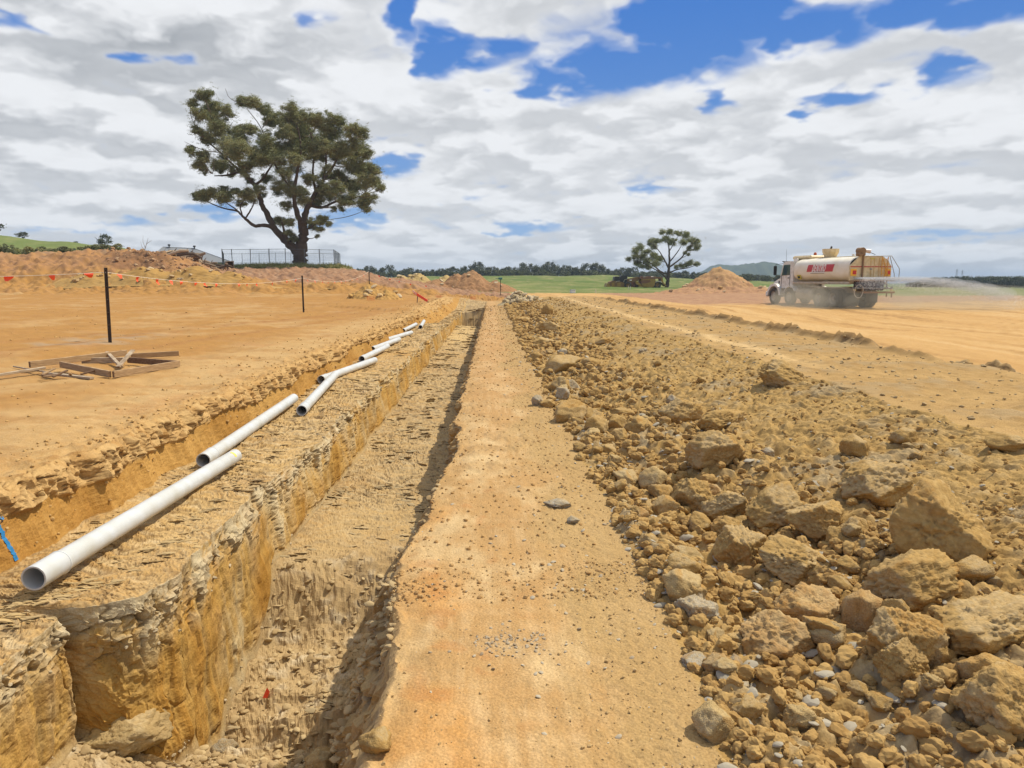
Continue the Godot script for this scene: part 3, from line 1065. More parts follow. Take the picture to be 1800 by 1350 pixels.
# ------------------------------------------------------------------ the open ground
func build_ground() -> void:
	var azs := []
	var a := -180.0
	while a < 180.0:
		azs.append(deg_to_rad(a))
		a += 0.115 if absf(a - 1.5) < 39.0 else 2.5
	azs.append(PI)
	var rs := []
	var r := 2.6
	while r < 4200.0:
		rs.append(r)
		r *= 1.0155 if r < 44.0 or r > 74.0 and r < 240.0 else 1.0045 if r <= 74.0 else 1.07
	var na := azs.size()
	var v := PackedVector3Array()
	var c := PackedColorArray()
	v.resize(na * rs.size())
	c.resize(na * rs.size())
	var o := 0
	for rr in rs:
		for az in azs:
			var x: float = sin(az) * rr
			var d: float = cos(az) * rr
			var y := land(x, d)
			# under the strip the sheet dips out of the way
			var inside := smooth(STRIP_L + 0.02, STRIP_L + 0.5, x) * smooth(STRIP_R - 0.02, STRIP_R - 0.5, x) * smooth(STRIP_FAR - 0.05, STRIP_FAR - 1.0, d) * smooth(-2.98, -2.5, d)
			var fall := inside * 2.6
			if inside < 1.0:
				y += land_bumps(x, d)
				if x > 7.0 and d < 60.0:
					y += ruts(x, d) * 0.014 + n_fine.get_noise_2d(x * 0.5, d * 0.5) * 0.008
				c[o] = land_color(x, d, y)
			v[o] = Vector3(x, y - fall, -d)
			o += 1
	var nn := PackedVector3Array()
	nn.resize(v.size())
	for j in rs.size():
		var ja := maxi(j - 1, 0) * na
		var jb := mini(j + 1, rs.size() - 1) * na
		for i in na:
			var e := v[j * na + mini(i + 1, na - 1)] - v[j * na + maxi(i - 1, 0)]
			var q := e.cross(v[jb + i] - v[ja + i])
			nn[j * na + i] = q.normalized() if q.length_squared() > 1e-16 else Vector3.UP
	var idx := PackedInt32Array()
	idx.resize((rs.size() - 1) * (na - 1) * 6)
	var q := 0
	for j in rs.size() - 1:
		for i in na - 1:
			var b := j * na + i
			idx[q] = b; idx[q + 1] = b + na; idx[q + 2] = b + 1
			idx[q + 3] = b + 1; idx[q + 4] = b + na; idx[q + 5] = b + na + 1
			q += 6
	var arr := []
	arr.resize(Mesh.ARRAY_MAX)
	arr[Mesh.ARRAY_VERTEX] = v
	arr[Mesh.ARRAY_NORMAL] = nn
	arr[Mesh.ARRAY_COLOR] = c
	arr[Mesh.ARRAY_INDEX] = idx
	var m := ArrayMesh.new()
	m.add_surface_from_arrays(Mesh.PRIMITIVE_TRIANGLES, arr)
	structure("ground", m, m_soil)


func build_far_hills() -> void:
	# wooded hills on the skyline: middle, half width, height above the eye line at their distance
	for h in [[535.0, -1500.0, 105.0, 40.0, 0.5], [-360.0, -1900.0, 260.0, 30.0, 0.4], [-40.0, -2100.0, 500.0, 24.0, 0.5], [2300.0, -2600.0, 500.0, 26.0, 0.4]]:
		var s := Shape.new()
		s.colored = true
		var rows := 26
		var cols := 60
		var pts := []
		for j in rows + 1:
			for i in cols + 1:
				var u := (i / float(cols) * 2.0 - 1.0)
				var w := j / float(rows) * 2.0 - 1.0
				var f := pow(maxf(0.0, 1.0 - u * u), 1.25) * pow(maxf(0.0, 1.0 - w * w), 1.0)
				f *= 1.0 + 0.35 * n_one.get_noise_2d(u * 1.6 + h[0], w * 1.5) + 0.05 * n_one.get_noise_2d(u * 16.0, w * 9.0)
				pts.append(Vector3(h[0] + u * h[2] * 1.4, f * h[3] - 6.0, h[1] + w * h[2]))
		var tris := SurfaceTool.new()
		tris.begin(Mesh.PRIMITIVE_TRIANGLES)
		tris.set_smooth_group(0)
		for j in rows:
			for i in cols:
				var b := j * (cols + 1) + i
				for k in [b, b + 1, b + cols + 1, b + 1, b + cols + 2, b + cols + 1]:
					var p: Vector3 = pts[k]
					var t := 0.5 + 0.5 * n_one.get_noise_2d(p.x * 0.08, p.z * 0.08 + p.y * 0.12)
					tris.set_color(Color(0.035, 0.055, 0.022).lerp(Color(0.12, 0.14, 0.055), clampf(t * 1.2 - 0.35, 0.0, 1.0)))
					tris.add_vertex(p)
		tris.generate_normals()
		structure("hill", tris.commit(), m_field)


func build_mounds() -> void:
	# name, label, middle x, z, radius x, radius z, height, colour, roughness, slab colour, number of slabs
	mound("dirt_mound", "tall pointed stockpile of tan soil with pale slabs beside the water truck", Vector3(25.4, 0.0, -80.0), [[0.0, 0.0, 4.9, 4.4, 3.05], [-3.5, 3.0, 5.5, 3.0, 0.85], [2.5, 3.5, 5.0, 2.6, 0.8], [4.6, 2.0, 4.2, 3.0, 0.7]], Color(0.55, 0.36, 0.155), Color(0.47, 0.27, 0.155), 26)
	mound("dirt_mound", "low yellowish heap of broken clay left of the brown twin mound", Vector3(-8.2, 0.3, -94.0), [[-1.5, 0.0, 3.0, 3.0, 1.75], [2.2, 0.0, 3.0, 3.0, 1.8], [-3.5, 0.5, 2.6, 2.5, 1.2]], Color(0.56, 0.42, 0.19), Color(0.50, 0.36, 0.16), 60)
	mound("dirt_mound", "brown twin-peaked dirt mound in front of the green field", Vector3(-2.6, 0.1, -89.0), [[0.0, 0.0, 3.6, 3.4, 2.65], [-1.8, 0.2, 2.6, 2.6, 2.2], [3.0, 0.6, 2.8, 2.6, 1.5], [-4.2, 1.0, 2.6, 2.5, 1.2]], Color(0.42, 0.255, 0.135), Color(0.40, 0.22, 0.11), 20)
	mound("dirt_mound", "small smooth heap of ochre spoil on the pad behind the third picket", Vector3(-7.4, 0.42, -43.0), [[0.0, 0.0, 1.45, 1.4, 0.95], [1.1, 0.3, 1.3, 1.2, 0.6]], Color(0.57, 0.36, 0.12), Color(0.54, 0.32, 0.11), 14)
	mound("clay_heap", "pile of jagged grey and yellow clay lumps at the far end of the spoil bank", Vector3(1.55, 0.1, -44.0), [[0.0, 0.0, 1.0, 1.6, 0.85], [0.9, 0.4, 0.9, 1.2, 0.5], [-0.7, 0.4, 0.7, 1.0, 0.3]], Color(0.50, 0.40, 0.22), Color(0.44, 0.36, 0.22), 120)
	mound("clay_heap", "broken bank of yellow clay lumps under the bunting left of the fence", Vector3(-23.0, 0.5, -56.5), [[0.0, 0.0, 3.2, 2.0, 1.15], [-4.0, 0.3, 3.0, 2.0, 1.05], [2.6, 0.2, 2.2, 1.8, 0.75], [-8.0, 0.4, 3.0, 2.0, 0.75]], Color(0.49, 0.30, 0.10), Color(0.50, 0.33, 0.13), 70)


func mound(called: String, label: String, at: Vector3, bumps: Array, c0: Color, c1: Color, slabs: int) -> void:
	var o := thing(called, label, "dirt pile" if called == "dirt_mound" else "clay pile", at)
	var rx := 0.0
	var rz := 0.0
	for b in bumps:
		rx = maxf(rx, absf(b[0]) + b[2])
		rz = maxf(rz, absf(b[1]) + b[3])
	var n := 110
	var h := func(x: float, z: float) -> float:
		var y := 0.0
		for b in bumps:
			var q := Vector2((x - b[0]) / b[2], (z - b[1]) / b[3]).length()
			q += 0.08 * n_one.get_noise_2d(x * 0.9 + at.x, z * 0.9)
			var cone := maxf(0.0, 1.0 - q)
			# straight flanks with a rounded top and foot
			y = maxf(y, b[4] * (cone - 0.10 * cone * cone * cone) * 1.06 + b[4] * 0.03)
		var k := smooth(0.0, 0.25, y)
		return y + k * (n_mid.get_noise_2d(x * 1.2 + at.x, z * 1.2) * 0.16 + n_fine.get_noise_2d(x * 0.7, z * 0.7) * 0.09) - 0.12
	var pts := []
	var st := SurfaceTool.new()
	st.begin(Mesh.PRIMITIVE_TRIANGLES)
	st.set_smooth_group(0)
	for j in n + 1:
		for i in n + 1:
			var x := (i / float(n) * 2.0 - 1.0) * rx
			var z := (j / float(n) * 2.0 - 1.0) * rz
			var drop: float = land(at.x + x, -(at.z + z)) - at.y
			pts.append(Vector3(x, h.call(x, z) + drop, z))
	for j in n:
		for i in n:
			var b := j * (n + 1) + i
			for k in [b, b + 1, b + n + 1, b + 1, b + n + 2, b + n + 1]:
				var p: Vector3 = pts[k]
				var t := 0.5 + 0.5 * n_mid.get_noise_3d(p.x * 1.4, p.y * 1.4, p.z * 1.4)
				var c := c0.lerp(c1, clampf(t + 0.45 - p.y * 0.5 / bumps[0][4] * 1.4, 0.0, 1.0))
				c = c.lerp(c * 0.72, clampf(n_fine.get_noise_2d(p.x * 0.8, p.z * 0.8) * 1.4 - 0.1, 0.0, 0.6))
				st.set_color(c)
				st.add_vertex(p)
	st.generate_normals()
	put("soil", st.commit(), m_soil, o)
	var where := []
	var tint := []
	for i in slabs:
		var p: Vector3 = pts[rng.randi_range(0, pts.size() - 1)]
		while h.call(p.x, p.z) < 0.12:
			p = pts[rng.randi_range(0, pts.size() - 1)]
		var s := rng.randf_range(0.10, 0.34) * (0.8 if bumps[0][4] < 1.3 else 1.25)
		where.append(Transform3D(Basis.from_euler(Vector3(rng.randf_range(-0.6, 0.6), rng.randf() * TAU, rng.randf_range(-0.6, 0.6))) * Basis.from_scale(Vector3(s, s * 0.5, s * 0.8)), p + Vector3(0, 0.02, 0)))
		tint.append(c0.lerp(Color(0.62, 0.50, 0.33), rng.randf()))
	scatter("slabs", rock_mesh(77 + slabs, 2, 0.25), m_pebble, where, tint, o)


# ------------------------------------------------------------------ rocks and clods
var rock_cache := {}


# an angular clod: a ball cut by planes, roughened
func rock_mesh(sd: int, level: int, rough: float, c0 := Color.WHITE, c1 := Color.WHITE) -> ArrayMesh:
	var key := "%d %d %f %s" % [sd, level, rough, c0]
	if rock_cache.has(key):
		return rock_cache[key]
	var g := RandomNumberGenerator.new()
	g.seed = sd * 7919 + 13
	var planes := []
	for i in 15:
		var z := 1.0 - 2.0 * (i + 0.5) / 15.0
		var a := i * 2.39996 + g.randf() * 1.2
		var p := Vector3(cos(a) * sqrt(1 - z * z), z, sin(a) * sqrt(1 - z * z)) + Vector3(g.randf() - 0.5, g.randf() - 0.5, g.randf() - 0.5) * 0.5
		planes.append([p.normalized(), g.randf_range(0.66, 1.0)])
	# subdivided icosahedron
	var f := (1.0 + sqrt(5.0)) / 2.0
	var vs := [Vector3(-1, f, 0), Vector3(1, f, 0), Vector3(-1, -f, 0), Vector3(1, -f, 0), Vector3(0, -1, f), Vector3(0, 1, f), Vector3(0, -1, -f), Vector3(0, 1, -f), Vector3(f, 0, -1), Vector3(f, 0, 1), Vector3(-f, 0, -1), Vector3(-f, 0, 1)]
	for i in vs.size():
		vs[i] = vs[i].normalized()
	var ts := [0, 11, 5, 0, 5, 1, 0, 1, 7, 0, 7, 10, 0, 10, 11, 1, 5, 9, 5, 11, 4, 11, 10, 2, 10, 7, 6, 7, 1, 8, 3, 9, 4, 3, 4, 2, 3, 2, 6, 3, 6, 8, 3, 8, 9, 4, 9, 5, 2, 4, 11, 6, 2, 10, 8, 6, 7, 9, 8, 1]
	for l in level:
		var mids := {}
		var out := []
		for i in range(0, ts.size(), 3):
			var m := []
			for k in 3:
				var a: int = ts[i + k]
				var b: int = ts[i + (k + 1) % 3]
				var id := mini(a, b) * 100000 + maxi(a, b)
				if not mids.has(id):
					mids[id] = vs.size()
					vs.append(((vs[a] + vs[b]) * 0.5).normalized())
				m.append(mids[id])
			out.append_array([ts[i], m[0], m[2], ts[i + 1], m[1], m[0], ts[i + 2], m[2], m[1], m[0], m[1], m[2]])
		ts = out
	var v := PackedVector3Array()
	var c := PackedColorArray()
	for u in vs:
		var r := 1.15
		var cut := -1
		var num := 0
		for p in planes:
			var q: float = u.dot(p[0])
			num += 1
			if q > 0.15:
				var w: float = p[1] / q
				if w < r:
					cut = num
				# soften the meeting of two cuts
				var e := clampf(0.5 + 0.5 * (r - w) / 0.035, 0.0, 1.0)
				r = lerpf(r, w, e) - 0.035 * e * (1.0 - e)
		var n1 := n_mid.get_noise_3d(u.x * 2.2 + sd, u.y * 2.2, u.z * 2.2)
		var n2 := n_fine.get_noise_3d(u.x * 1.3, u.y * 1.3 + sd, u.z * 1.3)
		var n3 := n_fine.get_noise_3d(u.x * 3.4, u.y * 3.4 + sd, u.z * 3.4)
		var crack := absf(n_one.get_noise_3d(u.x * 2.3 + sd * 3.0, u.y * 2.3, u.z * 2.3))
		r += rough * (n1 * 0.30 + n2 * 0.22 + n3 * 0.20) - 0.05 * smooth(0.05, 0.0, crack) * (1.0 if level > 2 else 0.0)
		v.append(u * r)
		var t := clampf(0.45 + n1 * 0.9 + n2 * 0.5, 0.0, 1.0)
		var col := c0.lerp(c1, t)
		if c0 != Color.WHITE:
			# some faces are freshly broken, some stained
			var fresh := (cut * 37 + sd * 11) % 10
			if fresh < 3:
				col = col.lerp(Color(0.54, 0.43, 0.26), 0.45 + n2 * 0.6)
			elif fresh == 4:
				col = col.lerp(Color(0.44, 0.24, 0.07), 0.5 + n2 * 0.6)
			elif fresh == 5:
				col = col.lerp(Color(0.36, 0.25, 0.12), 0.5)
			col = col.lerp(Color(0.53, 0.37, 0.165), clampf(n3 * 1.1 + u.y * 0.25, 0.0, 0.5))
			col = col.lerp(Color(0.30, 0.19, 0.08), smooth(0.035, 0.0, crack) * (0.5 if level > 2 else 0.0))
		c.append(col)
	var nn := PackedVector3Array()
	nn.resize(v.size())
	for i in range(0, ts.size(), 3):
		var k := (v[ts[i + 1]] - v[ts[i]]).cross(v[ts[i + 2]] - v[ts[i]])
		if k.dot(v[ts[i]]) < 0.0:
			k = -k
		else:
			var w: int = ts[i + 1]
			ts[i + 1] = ts[i + 2]
			ts[i + 2] = w
		for j in 3:
			nn[ts[i + j]] += k
	for i in nn.size():
		nn[i] = nn[i].normalized()
	var arr := []
	arr.resize(Mesh.ARRAY_MAX)
	if level < 3:
		# small stones keep flat facets
		var fv := PackedVector3Array()
		var fnn := PackedVector3Array()
		var fc := PackedColorArray()
		for i in range(0, ts.size(), 3):
			var k := (v[ts[i + 2]] - v[ts[i]]).cross(v[ts[i + 1]] - v[ts[i]]).normalized()
			for j in 3:
				fv.append(v[ts[i + j]])
				fnn.append(k.lerp(nn[ts[i + j]], 0.25).normalized())
				fc.append(c[ts[i + j]])
		arr[Mesh.ARRAY_VERTEX] = fv
		arr[Mesh.ARRAY_NORMAL] = fnn
		arr[Mesh.ARRAY_COLOR] = fc
	else:
		arr[Mesh.ARRAY_VERTEX] = v
		arr[Mesh.ARRAY_NORMAL] = nn
		arr[Mesh.ARRAY_COLOR] = c
		arr[Mesh.ARRAY_INDEX] = PackedInt32Array(ts)
	var m := ArrayMesh.new()
	m.add_surface_from_arrays(Mesh.PRIMITIVE_TRIANGLES, arr)
	rock_cache[key] = m
	return m


const TINTS := {
	"t": [Color(0.52, 0.345, 0.132), Color(0.405, 0.25, 0.085)],
	"y": [Color(0.55, 0.42, 0.22), Color(0.46, 0.33, 0.15)],
	"g": [Color(0.50, 0.46, 0.38), Color(0.40, 0.35, 0.26)],
	"r": [Color(0.52, 0.37, 0.19), Color(0.47, 0.27, 0.10)],
}

# x, z, width, height, colour, label: the rocks one can pick out of the rubble
const ROCKS := [
	[2.28, -3.44, 0.38, 0.34, "t", "largest domed tan boulder, standing highest on the right of the rubble"],
	[1.98, -3.12, 0.37, 0.22, "t", "long sloping slab-like boulder just in front of the largest domed one"],
	[1.63, -3.58, 0.37, 0.20, "t", "flat-topped tan boulder with a pale undercut lip, mid rubble"],
	[2.42, -4.28, 0.40, 0.24, "t", "half-buried wide mound-shaped boulder behind the largest domed one"],
	[1.98, -2.66, 0.38, 0.22, "t", "broad squarish boulder near the right edge, above a dark hollow"],
	[1.24, -2.94, 0.28, 0.21, "r", "rust and grey streaked boulder in the near rubble by the grey stone"],
	[0.97, -3.16, 0.17, 0.15, "g", "angular grey rock alone between the path edge and the boulders"],
	[1.64, -2.63, 0.23, 0.22, "t", "upper of two leaning tan boulders in the near rubble"],
	[1.56, -2.52, 0.17, 0.15, "t", "lower of two leaning tan boulders in the near rubble"],
	[1.67, -3.01, 0.14, 0.22, "r", "narrow upright rusty rock between two boulders"],
	[1.50, -3.12, 0.27, 0.22, "r", "orange-stained lump below the flat-topped boulder"],
	[1.43, -4.95, 0.29, 0.27, "t", "cracked round boulder beside a dark gap in the middle rubble"],
	[1.78, -5.52, 0.38, 0.28, "t", "large crumbly boulder behind the cracked round one"],
	[1.60, -4.62, 0.25, 0.21, "t", "smooth wedge-shaped boulder right of the cracked round one"],
	[1.81, -4.36, 0.39, 0.22, "t", "wide fissured clod heap in the middle of the rubble"],
	[1.44, -3.88, 0.24, 0.28, "t", "tall rough boulder left of the flat-topped boulder"],
	[1.91, -3.98, 0.28, 0.23, "t", "dark-sided wedge boulder behind the flat-topped one"],
	[1.95, -7.31, 0.37, 0.27, "t", "flat-faced tan block on the slope above a dark gap"],
	[3.26, -7.84, 0.50, 0.27, "t", "lone large block high on the crest of the spoil bank"],
	[2.20, -6.68, 0.43, 0.21, "t", "long ridge-like clod lying across the middle slope"],
	[1.49, -4.29, 0.19, 0.16, "t", "pointed tan rock left of the fissured clod heap"],
	[1.73, -2.17, 0.24, 0.22, "t", "big rounded boulder in the bottom right corner"],
	[0.78, -2.29, 0.12, 0.12, "y", "pale rock at the foot of the rubble near the bottom of the path"],
	[1.47, -2.89, 0.16, 0.10, "y", "flat pale slab lying among boulders in the near rubble"],
	[2.27, -3.14, 0.18, 0.12, "t", "flat rock under the right side of the largest domed boulder"],
	[2.70, -5.09, 0.18, 0.17, "t", "round clod on the bare upper slope above the half-buried boulder"],
	[1.50, -7.15, 0.29, 0.23, "t", "block with a black hole beneath it in the middle rubble"],
	[1.22, -4.84, 0.17, 0.15, "t", "small block left of the cracked round boulder"],
	[1.12, -3.93, 0.18, 0.09, "y", "flat pale rock near the path left of the tall rough boulder"],
	[1.77, -2.90, 0.11, 0.13, "t", "small pointed rock above the two leaning boulders"],
	[1.85, -2.38, 0.20, 0.14, "t", "tan boulder under the broad squarish boulder at right"],
	[1.74, -2.56, 0.11, 0.10, "t", "small clod wedged right of the two leaning boulders"],
	[1.88, -3.52, 0.13, 0.09, "t", "small block between the flat-topped and the largest domed boulder"],
	[3.08, -5.11, 0.17, 0.14, "t", "standing flake of clay on the upper slope"],
	[3.50, -4.57, 0.26, 0.11, "t", "thin slab jutting out near the right edge, high on the slope"],
	[0.94, -2.56, 0.11, 0.07, "g", "small grey slab nearest the path at the bottom"],
	[0.91, -2.70, 0.09, 0.08, "r", "small rusty orange rock near the path at the bottom"],
	[1.01, -2.75, 0.07, 0.07, "g", "small grey cube-like rock beside the rusty orange one"],
	[2.08, -3.87, 0.14, 0.14, "t", "round clod left of the largest domed boulder"],
	[1.92, -3.76, 0.11, 0.11, "t", "small clod below the dark-sided wedge boulder"],
	[0.85, -2.76, 0.12, 0.05, "g", "thin grey flake lying at the path edge"],
	[1.27, -5.44, 0.20, 0.19, "y", "pale jagged rock left of the large crumbly boulder"],
	[1.37, -4.50, 0.15, 0.12, "t", "low clod left of the smooth wedge-shaped boulder"],
	[1.18, -12.19, 0.61, 0.30, "t", "long double-humped boulder at the foot of the bank, mid distance"],
	[0.94, -9.92, 0.27, 0.29, "t", "tall tilted block behind the pale grey block by the path"],
	[0.68, -8.82, 0.17, 0.12, "t", "rounded clod right of the pale grey block by the path"],
	[0.57, -8.94, 0.12, 0.17, "g", "pale grey flat-faced block standing at the path edge"],
	[0.86, -7.92, 0.37, 0.25, "t", "wide angular boulder overhanging the path edge, mid distance"],
	[1.51, -8.26, 0.32, 0.14, "t", "long low lump right of the wide angular boulder"],
	[1.37, -7.57, 0.21, 0.22, "t", "upright block behind the block with the black hole"],
	[1.48, -7.10, 0.26, 0.21, "t", "front face block over the black hole in the rubble"],
	[0.84, -13.77, 0.24, 0.21, "t", "clod at the path edge behind the double-humped boulder"],
	[1.18, -15.09, 0.26, 0.20, "t", "clod with a dark hollow under it, farther along the bank"],
	[1.65, -20.61, 0.51, 0.31, "t", "large clod standing out of the far rubble"],
	[1.28, -17.67, 0.44, 0.27, "t", "second large clod of the far rubble, nearer the path"],
	[2.13, -28.00, 0.42, 0.48, "t", "tall dark-sided lump in the far rubble below the crest"],
	[1.70, -12.14, 0.30, 0.21, "t", "low boulder right of the double-humped boulder"],
	[1.06, -7.10, 0.24, 0.21, "t", "rounded boulder below the wide angular boulder"],
	[0.81, -6.47, 0.14, 0.10, "t", "small block at the path edge below the rounded boulder"],
	[1.67, -24.71, 0.28, 0.28, "t", "blocky clod behind the large far clod"],
	[2.53, -10.83, 0.10, 0.09, "t", "single clod casting a shadow on the smooth slope"],
	[2.34, -15.09, 0.35, 0.14, "t", "flat slab on the far slope above the hollow clod"],
	[1.12, -26.85, 0.51, 0.25, "t", "flat ledge of clay at the far path edge"],
	[0.46, -4.84, 0.16, 0.06, "g", "grey flat stone lying alone on the path"],
	[0.52, -4.49, 0.08, 0.05, "g", "small grey chip on the path in front of the flat stone"],
	[-0.41, -2.26, 0.10, 0.08, "t", "tan lump on the crumbling left edge of the path at the bottom"],
]


func build_rocks() -> void:
	for i in ROCKS.size():
		var r: Array = ROCKS[i]
		var s := strip_at(r[0], -r[1])
		var level := 4 if i < 23 and r[2] > 0.16 else 3
		var m := rock_mesh(300 + i, level, 0.42 if level == 4 else 0.34, TINTS[r[4]][0], TINTS[r[4]][1])
		var o := put("rock" if r[4] == "g" else "boulder" if r[2] > 0.2 else "clod", m, m_rock)
		tag(o, r[5], "rock")
		var w: float = r[2] * 0.61
		var h: float = r[3] * 0.60
		o.position = s[0] + Vector3(0, h * 0.42, 0)
		var lean := Vector3(rng.randf_range(-0.25, 0.25), rng.randf_range(-0.4, 0.4), rng.randf_range(-0.25, 0.25))
		if r[4] == "g":
			lean *= 0.5
		o.basis = Basis.from_euler(lean) * Basis.from_scale(Vector3(w, h, (w + h) * 0.5))
	# the slab and the pale lumps in the pit
	var pit := [[-2.0, -0.84, -3.58, 0.23, 0.13, "y", "large flat tan slab lying in the trench at the bottom left"], [-1.62, -1.20, -3.95, 0.08, 0.06, "g", "grey stone behind the flat slab in the trench"], [-0.92, -1.02, -3.55, 0.13, 0.11, "y", "pale knobbly rock at the bottom of the trench beside the path wall"], [-1.22, -1.18, -3.68, 0.07, 0.08, "y", "small pale lump in front of the rough step in the trench"], [-2.14, -0.76, -3.75, 0.06, 0.05, "r", "small orange clod in the slot beside the flat slab"]]
	for p in pit:
		var o := put("rock", rock_mesh(500 + int(p[3] * 100), 4 if p[3] > 0.1 else 3, 0.3, TINTS[p[5]][0], TINTS[p[5]][1]), m_rock)
		tag(o, p[6], "rock")
		o.position = Vector3(p[0], p[1], p[2])
		o.basis = Basis.from_euler(Vector3(0.25, 0.5, 0.12)) * Basis.from_scale(Vector3(p[3], p[4], p[3] * 0.7))
	# others of the rubble, sharing a few shapes
	var shapes := []
	for k in 10:
		var tint: String = ["t", "t", "t", "y", "t", "g", "t", "r", "t", "y"][k]
		shapes.append([rock_mesh(800 + k, 3, 0.40, TINTS[tint][0], TINTS[tint][1]), tint])
	var words := {"t": "tan clay clod of the spoil bank among many like it", "y": "pale yellowish clod of the spoil bank among many like it", "g": "grey shale rock of the spoil bank among many like it", "r": "rusty stained clod of the spoil bank among many like it"}
	var groups := {"t": "tan clods of the spoil bank", "y": "pale clods of the spoil bank", "g": "grey rocks of the spoil bank", "r": "rusty clods of the spoil bank"}
	var made := 0
	while made < 225:
		var d := 2.3 * exp(rng.randf() * 2.15)
		var across := rng.randf()
		var x := 0.92 + pow(across, 1.9) * 2.2
		var size := lerpf(0.05, 0.12, pow(rng.randf(), 2.2)) * (1.0 + 0.035 * d) * (1.0 - 0.5 * across)
		var s := strip_at(x, d)
		var k := rng.randi_range(0, 9)
		var o := put("clod" if shapes[k][1] != "g" else "rock", shapes[k][0], m_rock)
		tag(o, words[shapes[k][1]], "rock", groups[shapes[k][1]])
		o.position = s[0] + Vector3(0, size * 0.25, 0)
		o.basis = Basis.from_euler(Vector3(rng.randf_range(-0.5, 0.5), rng.randf() * TAU, rng.randf_range(-0.5, 0.5))) * Basis.from_scale(Vector3(size, size * rng.randf_range(0.55, 0.9), size * rng.randf_range(0.7, 1.0)))
		made += 1


# stones nobody could count: scattered over the surfaces of the strip
func build_loose_stones() -> void:
	# name, segment, count, smallest, largest, power, flatness, tint from, tint to, keep chance by place
	var kinds := [
		["rubble_stones", [7, 8], 24000, 0.004, 0.050, 4.2, 0.75, Color(0.53, 0.35, 0.135), Color(0.39, 0.238, 0.085), 0],
		["shale_chips", [7, 8], 2600, 0.008, 0.045, 2.6, 0.35, Color(0.52, 0.47, 0.37), Color(0.38, 0.34, 0.26), 0],
		["path_gravel", [6], 6500, 0.0018, 0.010, 4.5, 0.7, Color(0.60, 0.42, 0.20), Color(0.46, 0.31, 0.14), 1],
		["path_crumbs", [6], 2600, 0.003, 0.018, 3.6, 0.65, Color(0.56, 0.36, 0.155), Color(0.42, 0.25, 0.10), 5],
		["path_chips", [6], 500, 0.004, 0.020, 3.0, 0.4, Color(0.56, 0.50, 0.38), Color(0.42, 0.33, 0.22), 1],
		["ledge_flakes", [2], 3400, 0.003, 0.030, 3.4, 0.22, Color(0.60, 0.43, 0.20), Color(0.45, 0.33, 0.17), 0],
		["floor_flakes", [4], 3800, 0.003, 0.036, 3.4, 0.22, Color(0.58, 0.44, 0.24), Color(0.42, 0.33, 0.19), 0],
		["step_rubble", [4, 5], 2600, 0.004, 0.036, 2.2, 0.45, Color(0.60, 0.46, 0.25), Color(0.40, 0.28, 0.14), 4],
		["lip_stones", [3], 700, 0.003, 0.018, 3.0, 0.6, Color(0.60, 0.50, 0.34), Color(0.44, 0.34, 0.2), 2],
		["pad_crumbs", [0, 1], 4500, 0.002, 0.020, 4.2, 0.7, Color(0.60, 0.40, 0.17), Color(0.48, 0.29, 0.11), 3],
		["embankment_stones", [9, 10], 7000, 0.003, 0.026, 3.6, 0.5, Color(0.58, 0.42, 0.21), Color(0.44, 0.33, 0.18), 0],
	]
	var pebble := [rock_mesh(901, 1, 0.5), rock_mesh(902, 1, 0.5), rock_mesh(904, 2, 0.6)]
	for k in kinds.size():
		var q: Array = kinds[k]
		var where := []
		var tint := []
		var tries := 0
		while where.size() < q[2] and tries < q[2] * 12:
			tries += 1
			var g: Dictionary = grids[0] if rng.randf() < 0.62 else grids[1]
			var seg: int = q[1][rng.randi_range(0, q[1].size() - 1)] if k > 1 else (8 if rng.randf() < 0.76 else 7)
			var j := rng.randi_range(0, g.stations - 1)
			var d: float = g.ds[j]
			if d > 43.0 or (q[9] == 4 and (d > 5.8 or d < 3.0)):
				continue
			var t := rng.randf()
			if k < 2 and seg == 8 and rng.randf() < t * 0.45:
				continue
			if q[9] == 1 and rng.randf() > 0.25 + 0.75 * smooth(0.4, 0.85, t):
				continue
			if q[6] < 0.3 and n_mid.get_noise_2d(t * 2.5 + seg * 9.0, d * 1.1) < -0.02 + 0.10 * rng.randf():
				continue
			if q[0] == "floor_flakes" and d < 6.5 and rng.randf() < 0.6:
				continue
			if q[9] == 5:
				t = pow(t, 2.2) if rng.randf() < 0.6 else t
				if d < 3.4:
					continue
			if q[9] == 2:
				t = t * 0.3 if rng.randf() < 0.6 else 1.0 - t * 0.1
			if q[9] == 3 and seg == 0:
				t = pow(t, 0.6)
			var i: int = g.start[seg] + int(t * g.counts[seg])
			var p: Vector3 = g.v[j * g.across + i]
			var n: Vector3 = g.n[j * g.across + i]
			if n.y < 0.25 and q[9] != 2 and q[9] != 4:
				continue
			var size: float = lerpf(q[3], q[4], pow(rng.randf(), q[5])) * (0.75 + 0.06 * d)
			if seg == 8 and k < 2:
				size *= 1.25 - 0.80 * smooth(0.15, 0.6, t)
			p += Vector3(rng.randf_range(-0.02, 0.02), 0.0, rng.randf_range(-0.02, 0.02)) * (1.0 if q[9] != 2 else 0.2)
			var b := Basis.from_euler(Vector3(rng.randf_range(-0.5, 0.5), rng.randf() * TAU, rng.randf_range(-0.5, 0.5))) * Basis.from_scale(Vector3(size, size * q[6], size * rng.randf_range(0.6, 1.0)))
			if q[6] < 0.3:
				# flakes of shale lie with their long side across the trench
				b = Basis.from_euler(Vector3(rng.randf_range(-0.7, 0.3), rng.randf_range(-0.3, 0.3), rng.randf_range(-0.15, 0.15))) * Basis.from_scale(Vector3(size * rng.randf_range(1.2, 2.6), size * q[6], size * rng.randf_range(0.5, 0.9)))
			where.append(Transform3D(b, p + n * size * q[6] * 0.35))
			tint.append(q[7].lerp(q[8], rng.randf()))
		scatter(q[0], pebble[k % 3] if k > 0 else pebble[2], m_pebble, where, tint)
	# a patch of chips on the path
	var chips := []
